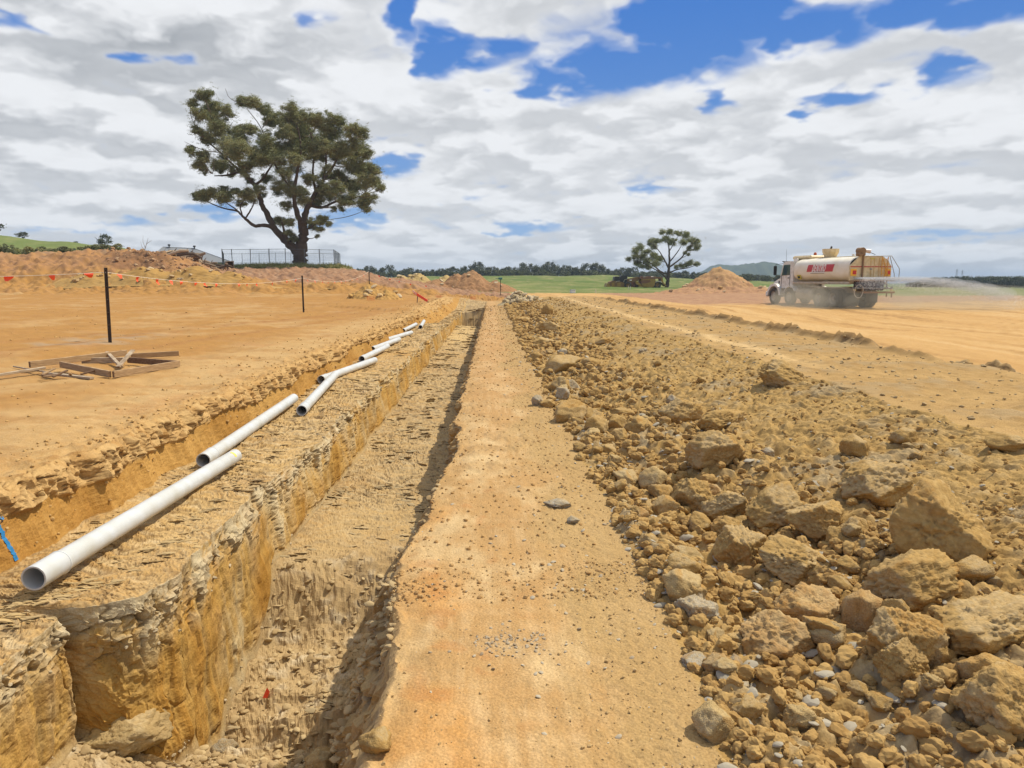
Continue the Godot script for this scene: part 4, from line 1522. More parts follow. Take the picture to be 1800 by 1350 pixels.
	var chip_tint := []
	for i in 130:
		var s := strip_at(0.07 + rng.randfn() * 0.11, 2.95 + rng.randfn() * 0.07)
		var size := rng.randf_range(0.003, 0.011)
		chips.append(Transform3D(Basis.from_euler(Vector3(rng.randf() - 0.5, rng.randf() * TAU, rng.randf() - 0.5)) * Basis.from_scale(Vector3(size, size * 0.45, size * 0.8)), s[0] + Vector3(rng.randf_range(-0.01, 0.01), size * 0.2, rng.randf_range(-0.01, 0.01))))
		chip_tint.append(Color(0.52, 0.44, 0.32).lerp(Color(0.36, 0.27, 0.17), rng.randf()))
	scatter("path_chips", pebble[1], m_pebble, chips, chip_tint)
	# crumbs on the open pad to the left
	var where := []
	var tint := []
	for i in 1800:
		var d := 5.0 * exp(rng.randf() * 2.0)
		var x := -4.1 - rng.randf() * d * 0.75
		var y := land(x, d) + land_bumps(x, d)
		var size := lerpf(0.003, 0.022, pow(rng.randf(), 6.0)) * (0.8 + 0.05 * d)
		where.append(Transform3D(Basis.from_euler(Vector3(0, rng.randf() * TAU, 0)) * Basis.from_scale(Vector3(size, size * 0.6, size)), Vector3(x, y + size * 0.2, -d)))
		tint.append(Color(0.58, 0.37, 0.14).lerp(Color(0.44, 0.25, 0.10), rng.randf()))
	scatter("pad_crumbs", pebble[0], m_pebble, where, tint)
	# clods along the haul road's near edge
	for p in [[6.95, -9.5, 0.36, 0.34, "dark clod heap on the verge at the right edge, nearest the camera"], [7.2, -10.6, 0.30, 0.24, "small earth lump on the verge left of the dark clod heap"], [7.6, -14.0, 0.34, 0.22, "low dark clod by the haul road verge, farther along"]]:
		var o := put("clod", rock_mesh(650 + int(p[2] * 100), 3, 0.6, Color(0.40, 0.26, 0.12), Color(0.28, 0.18, 0.08)), m_rock)
		tag(o, p[4], "clod")
		o.position = Vector3(p[0], land(p[0], -p[1]) + p[3] * 0.3, p[1])
		o.basis = Basis.from_euler(Vector3(0, p[2] * 9.0, 0.1)) * Basis.from_scale(Vector3(p[2], p[3], p[2] * 0.7))


# ------------------------------------------------------------------ pipes on the ledge
func build_pipes() -> void:
	var m := plain(Color(0.58, 0.62, 0.675), 0.32, 0.0)
	m.clearcoat_enabled = true
	m.clearcoat = 0.2
	m.albedo_texture = mats.dusty
	m.uv1_triplanar = true
	m.uv1_scale = Vector3.ONE * 0.9
	var m_in := plain(Color(0.48, 0.49, 0.50), 0.5)
	var m_ring := plain(Color(0.60, 0.62, 0.63), 0.5)
	var m_yellow := plain(Color(0.78, 0.58, 0.12), 0.6)
	# near end x, z; far end x, z; raise of both; label
	var list := [
		[-2.43, -3.62, -2.40, -6.50, 0.055, 0.02, "nearest white plastic pipe, with a socket ring and a yellow mark on its far end"],
		[-2.66, -6.40, -2.72, -9.62, 0.01, 0.02, "second white pipe from the camera, its open end under the nearest pipe's tip"],
		[-2.40, -8.80, -2.62, -11.74, 0.01, 0.06, "third white pipe from the camera, short and turned toward the trench"],
		[-2.80, -11.50, -2.39, -14.30, 0.0, 0.01, "fourth white pipe from the camera, its near end beside the third pipe's tip"],
		[-2.70, -14.55, -2.50, -16.80, 0.0, 0.05, "fifth white pipe from the camera, partly behind the fourth"],
		[-2.84, -16.70, -2.51, -18.95, 0.0, 0.02, "sixth white pipe from the camera, along the left wall"],
		[-2.88, -19.30, -2.48, -21.60, 0.0, 0.01, "seventh white pipe from the camera, lying aslant on the ledge"],
		[-2.88, -22.80, -2.72, -25.10, 0.0, 0.02, "eighth white pipe, farthest against the left wall"],
		[-2.48, -24.30, -2.62, -27.00, 0.0, 0.03, "last white pipe, pointing straight away near the end of the ledge"],
	]
	var r := 0.0625
	for p in list:
		var ya: float = ledge_top(p[0], -p[1]) + r + p[4]
		var yb: float = ledge_top(p[2], -p[3]) + r + p[5]
		var a := Vector3(p[0], ya, p[1])
		var b := Vector3(p[2], yb, p[3])
		var o := thing("plastic_pipe", p[6], "pipe", a, 0.0, "white plastic pipes on the trench ledge")
		var dir := (b - a)
		var l := dir.length()
		dir /= l
		var body := Shape.new()
		var sock := 0.26
		body.lathe(Vector3.ZERO, dir, [Vector2(r + 0.0035, 0.0), Vector2(r + 0.0045, 0.004), Vector2(r + 0.0045, sock - 0.03), Vector2(r, sock), Vector2(r, l - 0.012), Vector2(r - 0.006, l), Vector2(r - 0.010, l - 0.001)], 40)
		put("barrel", body.mesh(), m, o)
		var bore := Shape.new()
		bore.lathe(Vector3.ZERO, dir, [Vector2(r - 0.005, l - 0.001), Vector2(r - 0.005, 0.0), Vector2(r + 0.0035, 0.0)], 40)
		put("bore", bore.mesh(), m_in, o)
		var ring := Shape.new()
		ring.lathe(dir * (sock - 0.045), dir, [Vector2(r + 0.0042, 0.0), Vector2(r + 0.0075, 0.002), Vector2(r + 0.0075, 0.006), Vector2(r + 0.0042, 0.008)], 40)
		put("socket_ring", ring.mesh(), m_ring, o)
		if p == list[0]:
			var band := Shape.new()
			var s := dir.cross(Vector3.UP).normalized()
			for k in 12:
				var a0 := 0.35 + k * 0.09
				var a1 := a0 + 0.09
				var q := []
				for e in [[a0, l - 0.16], [a1, l - 0.16], [a1, l - 0.12], [a0, l - 0.12]]:
					q.append(dir * e[1] + (s * cos(e[0]) + Vector3.UP * sin(e[0])) * (r + 0.0012))
				band.quad(q[0], q[1], q[2], q[3], Vector3.UP)
			put("yellow_mark", band.mesh(), m_yellow, o)


func ledge_top(x: float, d: float) -> float:
	var g: Dictionary = grids[0] if d < 11.5 else grids[1]
	var j := clampi(g.ds.bsearch(d), 0, g.stations - 1)
	var y := -9.0
	for jj in range(maxi(0, j - 8), mini(g.stations, j + 9)):
		for i in range(g.start[2] + 2, g.start[3] - 2):
			var p: Vector3 = g.v[jj * g.across + i]
			if absf(p.x - x) < 0.05:
				y = maxf(y, p.y)
	return y - 0.012 if y > -5.0 else -0.1


# ------------------------------------------------------------------ pickets and bunting
func build_posts_and_bunting() -> void:
	var m_post := plain(Color(0.045, 0.03, 0.022), 0.7, 0.2)
	var m_cap := plain(Color(0.5, 0.35, 0.3), 0.7)
	var list := [
		[-7.62, 14.30, 1.47, 0.02, "nearest dark star picket on the pad, left of the pipes"],
		[-7.14, 27.05, 1.38, 0.0, "second dark star picket, below the big tree"],
		[-7.9, 46.0, 1.66, 0.0, "third star picket, right of the big tree's fence"],
		[0.66, 64.2, 1.45, 0.0, "dark survey stake with a green box on top at the end of the trench"],
	]
	var tops := []
	for p in list:
		var y := land(p[0], p[1]) + land_bumps(p[0], p[1])
		var o := thing("star_picket" if p != list[3] else "survey_stake", p[4], "post", Vector3(p[0], y, -p[1]), 0.3)
		var s := Shape.new()
		# three-ribbed steel
		for k in 3:
			var a := TAU * k / 3.0 + 0.4
			var dirv := Vector3(cos(a), 0, sin(a))
			s.box(Vector3(0, p[2] * 0.5 - 0.1, 0) + dirv * 0.017, Vector3(0.036, p[2] + 0.2, 0.010), 0.002, Basis(Vector3.UP, -a))
		put("steel_post", s.mesh(), m_post, o)
		var holes := Shape.new()
		for k in 5:
			holes.box(Vector3(0, p[2] - 0.12 - k * 0.25, 0.0), Vector3(0.045, 0.014, 0.045), 0.004, Basis(Vector3.UP, 0.4))
		put("hole_band", holes.mesh(), plain(Color(0.09, 0.06, 0.045), 0.8), o)
		o.rotation.z = -p[3]
		if p == list[3]:
			var g := Shape.new()
			g.box(Vector3(0, p[2] + 0.02, 0), Vector3(0.34, 0.20, 0.12), 0.02)
			g.box(Vector3(-0.22, p[2] + 0.03, 0), Vector3(0.5, 0.05, 0.06), 0.01)
			put("green_box", g.mesh(), plain(Color(0.03, 0.16, 0.14), 0.5), o)
		tops.append(o.position + Vector3(p[3] * p[2], p[2] - 0.09, 0))
	var m_rope := plain(Color(0.70, 0.62, 0.52), 0.8)
	var m_flag := plain(Color(0.86, 0.10, 0.025), 0.6)
	m_flag.backlight_enabled = true
	m_flag.backlight = Color(0.45, 0.1, 0.04)
	var t0: Vector3 = tops[0]
	var runs := [
		[t0, t0 + Vector3(-3.9, -0.08, 1.3), 0.05, [0.30, 0.92, 1.62, 2.62, 3.4], "white line with orange flags running left from the nearest picket"],
		[t0, tops[1], 0.22, [0.45, 1.2, 2.0, 2.6, 3.1, 3.9, 4.4, 5.1, 6.6, 7.3, 8.1, 9.6, 10.9, 12.0], "line of orange flags between the nearest and the second picket"],
		[tops[1], tops[2], 0.35, [1.0, 2.2, 3.9, 5.2, 6.6, 8.4, 9.9, 12.0, 14.0, 16.5], "faint line of orange flags between the second and third picket"],
		[tops[2], tops[2] + Vector3(4.6, -0.9, 2.6), 0.2, [0.8, 1.7, 2.4, 3.3, 4.4], "end of the flag line sagging right from the third picket"],
	]
	for q in runs:
		var a: Vector3 = q[0]
		var b: Vector3 = q[1]
		var o := thing("bunting", q[4], "bunting", a)
		var l := (b - a).length()
		var line := func(s: float) -> Vector3:
			var t := s / l
			return (b - a) * t + Vector3(0, -4.0 * q[2] * t * (1.0 - t), 0)
		var pts := []
		for k in 25:
			pts.append(line.call(l * k / 24.0))
		var rope := Shape.new()
		rope.tube(pts, range(25).map(func(_k): return 0.0055), 6)
		put("line", rope.mesh(), m_rope, o)
		for s in q[3]:
			if s > l:
				continue
			var f := Shape.new()
			var w := 0.135 + 0.03 * sin(s * 5.0)
			var at: Vector3 = line.call(s)
			var dirv := (b - a).normalized()
			var curl := 0.35 * sin(s * 7.3)
			var side := Vector3(0.5 * sin(s * 3.1), -1.0, 0.6 * cos(s * 4.7) * 0.5).normalized()
			var nrm := dirv.cross(side).normalized()
			var hgt := 0.115 + 0.03 * cos(s * 9.0)
			# a limp triangle in strips
			for k in 6:
				var f0 := k / 6.0
				var f1 := (k + 1) / 6.0
				var q0 := at + side * hgt * f0 + nrm * curl * 0.08 * sin(f0 * 4.0)
				var q1 := at + side * hgt * f1 + nrm * curl * 0.08 * sin(f1 * 4.0)
				var w0 := w * (1.0 - f0 * f0 * 0.75) * 0.5
				var w1 := w * (1.0 - f1 * f1 * 0.75) * 0.5
				f.quad(q0 - dirv * w0, q0 + dirv * w0, q1 + dirv * w1, q1 - dirv * w1, nrm)
			put("flag", f.mesh(), m_flag, o)
		if q == runs[0]:
			var tail := Shape.new()
			var at: Vector3 = line.call(2.25)
			tail.tube([at, at + Vector3(0.05, -0.08, 0), at + Vector3(0.07, -0.15, 0), at + Vector3(0.09, -0.27, 0.01)], [0.008, 0.007, 0.006, 0.005], 6)
			put("loose_end", tail.mesh(), m_rope, o)


# ------------------------------------------------------------------ the broken timber frame on the pad
func build_timber_frame() -> void:
	var wood := plain(Color(0.56, 0.41, 0.25), 0.85)
	wood.albedo_texture = grain(0.02, 5, 61, Color(0.62, 0.55, 0.47), Color(1, 0.98, 0.94))
	wood.uv1_triplanar = true
	wood.uv1_scale = Vector3(0.6, 9.0, 0.6)
	var dark := plain(Color(0.27, 0.17, 0.10), 0.85)
	dark.albedo_texture = wood.albedo_texture
	dark.uv1_triplanar = true
	dark.uv1_scale = Vector3(2.0, 2.0, 2.0)
	var grey := plain(Color(0.58, 0.50, 0.40), 0.85)
	grey.albedo_texture = wood.albedo_texture
	grey.uv1_triplanar = true
	grey.uv1_scale = Vector3(0.7, 6.0, 0.7)
	var y0 := 0.36
	# each board: from, to, width, height, material, label
	var b := [
		[Vector3(-4.78, y0 + 0.05, -8.98), Vector3(-4.42, y0 + 0.06, -10.05), 0.035, 0.085, wood, "weathered front right board of the square timber frame on the pad"],
		[Vector3(-4.83, y0 + 0.05, -9.00), Vector3(-5.95, y0 + 0.075, -9.86), 0.035, 0.085, wood, "front left board of the timber frame, meeting the right board at a corner"],
		[Vector3(-4.45, y0 + 0.05, -10.10), Vector3(-5.42, y0 + 0.05, -10.62), 0.035, 0.085, dark, "dark back right board of the timber frame"],
		[Vector3(-5.46, y0 + 0.05, -10.58), Vector3(-6.0, y0 + 0.06, -10.45), 0.035, 0.085, grey, "greyed back board of the timber frame behind the crossed battens"],
		[Vector3(-6.28, y0 + 0.09, -9.72), Vector3(-5.62, y0 + 0.12, -10.98), 0.04, 0.085, wood, "longest brown board, resting on the frame's left corner"],
		[Vector3(-5.64, y0 + 0.05, -11.15), Vector3(-5.03, y0 + 0.06, -11.45), 0.035, 0.08, wood, "loose brown board lying behind the timber frame"],
		[Vector3(-5.84, y0 + 0.14, -10.85), Vector3(-5.18, y0 + 0.03, -9.95), 0.05, 0.03, grey, "pale batten running down into the frame from the long board"],
		[Vector3(-5.20, y0 + 0.03, -9.90), Vector3(-5.20, y0 + 0.22, -10.35), 0.06, 0.025, grey, "short pale stake leaning up inside the frame"],
		[Vector3(-5.86, y0 + 0.02, -9.35), Vector3(-4.98, y0 + 0.02, -8.86), 0.06, 0.03, grey, "pale batten lying half under the frame's front left board"],
		[Vector3(-6.40, y0 + 0.02, -8.86), Vector3(-6.02, y0 + 0.06, -9.62), 0.06, 0.03, grey, "grey split stake lying left of the timber frame"],
		[Vector3(-6.75, y0 + 0.02, -10.1), Vector3(-5.75, y0 + 0.03, -9.3), 0.02, 0.02, grey, "thin pale lath on the pad pointing at the frame"],
	]
	for q in b:
		var o := thing("timber_board", q[5], "timber", q[0])
		var s := Shape.new()
		s.bar(Vector3.ZERO, q[1] - q[0], q[2], q[3], 0.004)
		put("plank", s.mesh(), q[4], o)
		var e := Shape.new()
		var dirv: Vector3 = (q[1] - q[0]).normalized()
		e.bar(-dirv * 0.0025, dirv * 0.0015, q[2] - 0.008, q[3] - 0.008)
		put("end_grain", e.mesh(), dark, o)
	# dark splinters in front
	for i in 6:
		var o := thing("wood_splinter", "dark broken splinter of wood in front of the timber frame", "wood", Vector3(-5.75 + 0.1 * i + rng.randf() * 0.05, y0 + 0.03, -8.95 - rng.randf() * 0.25), rng.randf() * TAU, "dark wood splinters before the frame")
		var s := Shape.new()
		s.bar(Vector3(-0.09, 0, 0), Vector3(0.09, rng.randf() * 0.07, 0.02), 0.035, 0.02, 0.004)
		put("splinter", s.mesh(), dark if i % 2 else wood, o)


# ------------------------------------------------------------------ trees
func leaf_material() -> StandardMaterial3D:
	var m := plain(Color(1, 1, 1), 0.55)
	m.vertex_color_use_as_albedo = true
	m.metallic_specular = 0.35
	m.cull_mode = BaseMaterial3D.CULL_DISABLED
	m.backlight_enabled = true
	m.backlight = Color(0.48, 0.52, 0.30)
	return m


# a hanging spray of narrow gum leaves, about one metre across before scaling
func spray_mesh(sd: int, leaves: int) -> ArrayMesh:
	var g := RandomNumberGenerator.new()
	g.seed = sd
	var s := Shape.new()
	s.colored = true
	for i in leaves:
		var at := Vector3(g.randf_range(-0.45, 0.45), g.randf_range(-0.35, 0.35), g.randf_range(-0.45, 0.45))
		var dirv := Vector3(g.randf_range(-0.8, 0.8), g.randf_range(-1.0, 0.25), g.randf_range(-0.8, 0.8)).normalized()
		var side := dirv.cross(Vector3(g.randf() - 0.5, g.randf() - 0.5, g.randf() - 0.5)).normalized()
		var l := g.randf_range(0.35, 0.60)
		var w := g.randf_range(0.075, 0.125)
		var nrm := dirv.cross(side)
		var k := g.randf_range(0.75, 1.2)
		s.tint = Color(k, k, k)
		var mid := at + dirv * l * 0.45 + nrm * 0.05
		s.quad(at, mid + side * w, at + dirv * l, mid - side * w, Vector3.UP)
	return s.mesh()


# leaf sprays filling a list of clumps [x, y, radius] on a depth of the crown
func fill_crown(clumps: Array, unit: float, base: Vector2, depth: float, mid: Vector2, half: Vector2, per: float, size: float, g: RandomNumberGenerator) -> Array:
	var where := []
	var tint := []
	for q in clumps:
		var c := Vector3((q[0] - base.x) * unit * 0.965, (base.y - q[1]) * unit * 0.985, 0.0)
		var r: float = q[2] * unit * 1.04
		var e := Vector2((q[0] - mid.x) / half.x, (q[1] - mid.y) / half.y)
		var room := sqrt(clampf(1.0 - e.length_squared(), 0.04, 1.0)) * depth
		c.z = g.randf_range(-1.0, 1.0) * room
		var tone := g.randf()
		var n := int(per * r * r)
		# each clump is itself many ragged tufts
		var tufts := []
		for k in 7 + int(r * 7.0):
			var dirv := Vector3(g.randfn(), g.randfn(), g.randfn()).normalized() * pow(g.randf(), 0.45)
			tufts.append([c + Vector3(dirv.x, dirv.y * 0.8, dirv.z) * r * 0.86, g.randf_range(0.11, 0.25), g.randf()])
		for i in n:
			var tf: Array = tufts[i % tufts.size()]
			var t: Vector3 = tf[0]
			var sg: float = r * tf[1] * (2.6 if g.randf() < 0.10 else 1.0)
			var o := Vector3(g.randfn(), g.randfn() * 0.7 - 0.2, g.randfn()) * sg
			var s := size * g.randf_range(0.7, 1.25)
			where.append(Transform3D(Basis.from_euler(Vector3(g.randf_range(-0.4, 0.4), g.randf() * TAU, g.randf_range(-0.4, 0.4))) * Basis.from_scale(Vector3.ONE * s), t + o))
			var col := Color(0.14, 0.165, 0.07).lerp(Color(0.46, 0.455, 0.235), clampf(tone * 0.25 + tf[2] * tf[2] * 0.55 + g.randf() * 0.25, 0.0, 1.0))
			if g.randf() < 0.10:
				col = Color(0.20, 0.15, 0.06)
			tint.append(col)
	return [where, tint]


func limbs_mesh(list: Array, unit: float, base: Vector2, g: RandomNumberGenerator, sides: int) -> ArrayMesh:
	var s := Shape.new()
	for q in list:
		var pts := []
		var radii := []
		var z0: float = q[0]
		var z1: float = q[1]
		var n: int = q.size() - 2
		for i in n:
			var p: Array = q[i + 2]
			pts.append(Vector3((p[0] - base.x) * unit, (base.y - p[1]) * unit, lerpf(z0, z1, float(i) / maxf(1.0, n - 1.0))))
			radii.append(p[2] * unit)
		# soften the bends
		for rep in 2:
			var pp := [pts[0]]
			var rr := [radii[0]]
			for i in pts.size() - 1:
				pp.append(pts[i].lerp(pts[i + 1], 0.25))
				pp.append(pts[i].lerp(pts[i + 1], 0.75))
				rr.append(lerpf(radii[i], radii[i + 1], 0.25))
				rr.append(lerpf(radii[i], radii[i + 1], 0.75))
			pp.append(pts[-1])
			rr.append(radii[-1])
			pts = pp
			radii = rr
		for i in pts.size():
			pts[i] += Vector3(g.randf() - 0.5, 0, g.randf() - 0.5) * radii[i] * 0.5
			radii[i] *= g.randf_range(0.92, 1.1)
		s.tube(pts, radii, sides)
	return s.mesh()


func twigs(clumps: Array, unit: float, base: Vector2, limbs: Array, every: int, g: RandomNumberGenerator) -> Array:
	# thin branches from the nearest limb point to clump middles
	var out := []
	for i in range(0, clumps.size(), every):
		var q: Array = clumps[i]
		var best := 1e9
		var from := []
		for l in limbs:
			for k in range(3, l.size()):
				var p: Array = l[k]
				var e := Vector2(p[0] - q[0], (p[1] - q[1]) * 1.0 - 20.0).length()
				if p[1] > q[1] - 20.0 and e < best:
					best = e
					from = p
		if from.is_empty() or best > 330.0:
			continue
		var mx: float = lerpf(from[0], q[0], 0.5) + g.randf_range(-15, 15)
		var my: float = lerpf(from[1], q[1], 0.5) + g.randf_range(0, 22)
		out.append([0.0, g.randf_range(-2.0, 2.0), [from[0], from[1], minf(from[2] * 0.6, 4.5)], [mx, my, 2.6], [q[0], q[1], 1.0]])
	return out


const BIG_CLUMPS := [
	[205, 105, 55], [130, 165, 35], [235, 175, 60], [170, 235, 55], [255, 255, 60], [140, 320, 40], [200, 350, 60], [300, 330, 65], [330, 210, 50], [385, 290, 55], [90, 420, 25], [95, 465, 32], [180, 520, 55], [150, 560, 45],
	[250, 510, 60], [330, 430, 70], [400, 480, 75], [500, 440, 80], [440, 550, 60], [560, 500, 70], [430, 115, 50], [500, 135, 50], [570, 160, 50], [620, 190, 50], [600, 230, 40], [735, 160, 55], [800, 190, 60], [700, 220, 60],
	[770, 260, 80], [850, 230, 60], [900, 250, 60], [980, 230, 55], [1050, 230, 50], [1000, 300, 80], [900, 320, 80], [820, 340, 80], [700, 330, 65], [1130, 310, 65], [1190, 320, 50], [1200, 390, 75], [1100, 400, 85], [1240, 430, 45],
	[1230, 500, 60], [1150, 500, 80], [1050, 440, 70], [960, 420, 75], [860, 430, 70], [760, 420, 75], [650, 400, 65], [660, 500, 70], [760, 520, 55], [1270, 560, 50], [1310, 600, 42], [1330, 650, 32], [1230, 620, 70], [1140, 620, 70],
	[1250, 720, 55], [1190, 760, 50], [1100, 720, 65], [1060, 770, 40], [1000, 690, 70], [930, 660, 65], [900, 740, 50], [850, 600, 55], [1050, 560, 65], [960, 540, 45], [640, 660, 55], [700, 620, 50], [720, 700, 55], [800, 750, 50],
	[680, 780, 40], [780, 650, 45], [110, 740, 38], [160, 740, 48], [230, 730, 50], [300, 710, 48], [290, 770, 40], [350, 690, 28], [420, 740, 48], [460, 740, 50], [520, 700, 36], [380, 770, 30], [640, 880, 42], [700, 890, 38],
	[690, 960, 32], [730, 1000, 36], [860, 890, 45], [920, 880, 42], [960, 910, 26], [900, 940, 26], [880, 990, 16], [560, 580, 42], [440, 610, 34], [330, 560, 36], [480, 320, 50], [420, 380, 55], [560, 330, 55], [590, 400, 60], [1230, 800, 26], [1000, 800, 22],
]
const BIG_LIMBS := [
	[0.0, 0.0, [755, 1230, 56], [757, 1190, 44], [762, 1120, 40], [775, 1050, 36], [788, 1000, 33], [786, 930, 30], [785, 900, 29]],
	[0.0, -1.5, [752, 1130, 34], [735, 1085, 32], [690, 1040, 26], [625, 970, 23], [590, 920, 21], [565, 850, 19], [530, 790, 17], [515, 720, 15], [490, 660, 14], [450, 610, 12], [400, 570, 9], [330, 600, 6], [240, 605, 3]],
	[-0.8, 0.8, [490, 660, 10], [530, 640, 9], [570, 590, 7], [620, 520, 4], [640, 420, 2]],
	[-1.0, -2.5, [450, 610, 10], [410, 520, 7], [350, 450, 5], [300, 360, 3], [250, 260, 2]],
	[-1.5, -1.0, [400, 570, 8], [300, 470, 5], [200, 380, 4], [150, 300, 2]],
	[-0.4, 1.6, [600, 945, 14], [560, 922, 12], [510, 925, 11], [480, 935, 11], [430, 890, 9], [400, 860, 7], [385, 838, 6], [320, 832, 4.5], [250, 810, 3.5], [180, 775, 2]],
	[1.0, 2.0, [430, 885, 6], [470, 830, 4.5], [500, 770, 2.5]],
	[1.2, 2.2, [410, 865, 5], [400, 810, 4], [440, 770, 2.5]],
	[1.4, 1.0, [385, 838, 4], [300, 780, 3], [260, 740, 2]],
	[0.0, 1.5, [782, 930, 24], [760, 860, 18], [740, 790, 14], [735, 700, 12], [770, 560, 9], [800, 430, 6], [780, 300, 4]],
	[0.0, -1.0, [786, 920, 26], [800, 860, 21], [830, 780, 17], [880, 690, 14], [930, 620, 12], [1000, 520, 9], [1060, 420, 6], [1120, 330, 3]],
	[-0.5, -2.0, [830, 780, 12], [920, 800, 9], [1000, 750, 7], [1100, 720, 5], [1200, 700, 3]],
	[-0.5, 1.5, [880, 690, 9], [860, 580, 7], [880, 470, 5], [860, 330, 3]],
	[0.0, 1.0, [785, 960, 8], [840, 930, 6], [900, 895, 4], [940, 880, 2]],
	[-0.5, 0.5, [930, 620, 8], [960, 500, 6], [950, 380, 4], [980, 280, 2]],
	[1.0, -1.0, [735, 700, 8], [660, 600, 6], [600, 480, 4], [560, 300, 3], [470, 180, 2]],
	[0.0, 0.6, [690, 1040, 14], [668, 985, 11], [660, 940, 7], [655, 900, 4]],
	[0.5, 0.8, [500, 175, 1.6], [370, 150, 1.4], [350, 85, 0.9]],
]
const MID_CLUMPS := [
	[700, 75, 36], [770, 80, 46], [850, 85, 46], [930, 110, 46], [990, 160, 50], [1040, 180, 36], [1050, 220, 32], [980, 230, 36], [900, 180, 40], [800, 170, 52], [720, 150, 46], [660, 170, 42], [600, 150, 36], [570, 180, 32], [620, 210, 40],
	[560, 260, 46], [480, 230, 46], [430, 260, 40], [500, 310, 54], [420, 320, 46], [370, 340, 32], [450, 370, 46], [540, 370, 54], [620, 310, 54], [680, 330, 46], [640, 390, 46], [560, 420, 36], [500, 410, 32], [930, 280, 26], [970, 290, 22],
	[1000, 380, 36], [1050, 390, 32], [960, 400, 36], [900, 410, 34], [850, 420, 26], [1030, 240, 32],
]
const MID_LIMBS := [
	[0.0, 0.0, [753, 660, 24], [757, 600, 20], [765, 560, 17], [770, 480, 14], [775, 380, 11], [770, 280, 8], [765, 220, 5], [740, 150, 3]],
	[0.0, 1.2, [770, 500, 9], [700, 480, 8], [620, 410, 6], [560, 370, 4]], [0.0, -1.2, [772, 450, 8], [740, 380, 7], [690, 290, 5], [640, 230, 3]], [0.0, -0.8, [775, 430, 9], [830, 390, 8], [890, 340, 6], [940, 270, 4], [980, 220, 3]],
	[0.0, 1.0, [775, 380, 6], [840, 300, 5], [880, 230, 3]], [0.0, 0.6, [778, 485, 7], [850, 450, 5], [950, 440, 4], [1030, 410, 2]], [0.2, 1.8, [764, 560, 9], [720, 500, 7], [640, 450, 5], [500, 380, 3]], [0.0, -1.0, [770, 280, 5], [800, 220, 4], [850, 130, 2]],
]


func build_big_tree() -> void:
	var g := RandomNumberGenerator.new()
	g.seed = 99
	var unit := 0.01641
	var base := Vector2(755, 1205)
	var x := -21.49
	var z := -80.65
	var o := thing("gum_tree", "big spreading gum tree with a forked dark trunk inside the wire fence", "tree", Vector3(x, 2.75, z), 0.47 * 0.55)
	var bark := plain(Color(0.13, 0.095, 0.07), 0.9)
	bark.albedo_texture = mats.wear
	bark.uv1_triplanar = true
	bark.uv1_scale = Vector3(1.2, 0.35, 1.2)
	bark.heightmap_enabled = true
	bark.heightmap_texture = mats.relief
	bark.heightmap_scale = 6.0
	put("trunk", limbs_mesh(BIG_LIMBS, unit, base, g, 12), bark, o)
	put("branches", limbs_mesh(twigs(BIG_CLUMPS, unit, base, BIG_LIMBS, 1, g), unit, base, g, 6), plain(Color(0.17, 0.135, 0.105), 0.9), o)
	var crown := fill_crown(BIG_CLUMPS, unit, base, 5.5, Vector2(700, 520), Vector2(680, 500), 800.0, 0.26, g)
	var inner := fill_crown(BIG_CLUMPS, unit, base, 4.5, Vector2(700, 520), Vector2(680, 500), 420.0, 0.26, g)
	crown[0].append_array(inner[0])
	crown[1].append_array(inner[1])
	scatter("crown", spray_mesh(5, 6), leaf_material(), crown[0], crown[1], o)


func build_mid_tree() -> void:
	var g := RandomNumberGenerator.new()
	g.seed = 55
	var unit := 0.01638
	var base := Vector2(755, 640)
	var o := thing("gum_tree", "open airy gum tree behind the yellow scraper, beside the tall stockpile", "tree", Vector3(28.1, 0.0, -115.4), -0.23)
	put("trunk", limbs_mesh(MID_LIMBS, unit, base, g, 10), plain(Color(0.10, 0.075, 0.055), 0.9, 0.0, 1.0), o)
	put("branches", limbs_mesh(twigs(MID_CLUMPS, unit, base, MID_LIMBS, 1, g), unit, base, g, 5), plain(Color(0.12, 0.095, 0.075), 0.9), o)
	var crown := fill_crown(MID_CLUMPS, unit, base, 4.0, Vector2(720, 250), Vector2(380, 230), 700.0, 0.28, g)
	scatter("crown", spray_mesh(6, 6), leaf_material(), crown[0], crown[1], o)


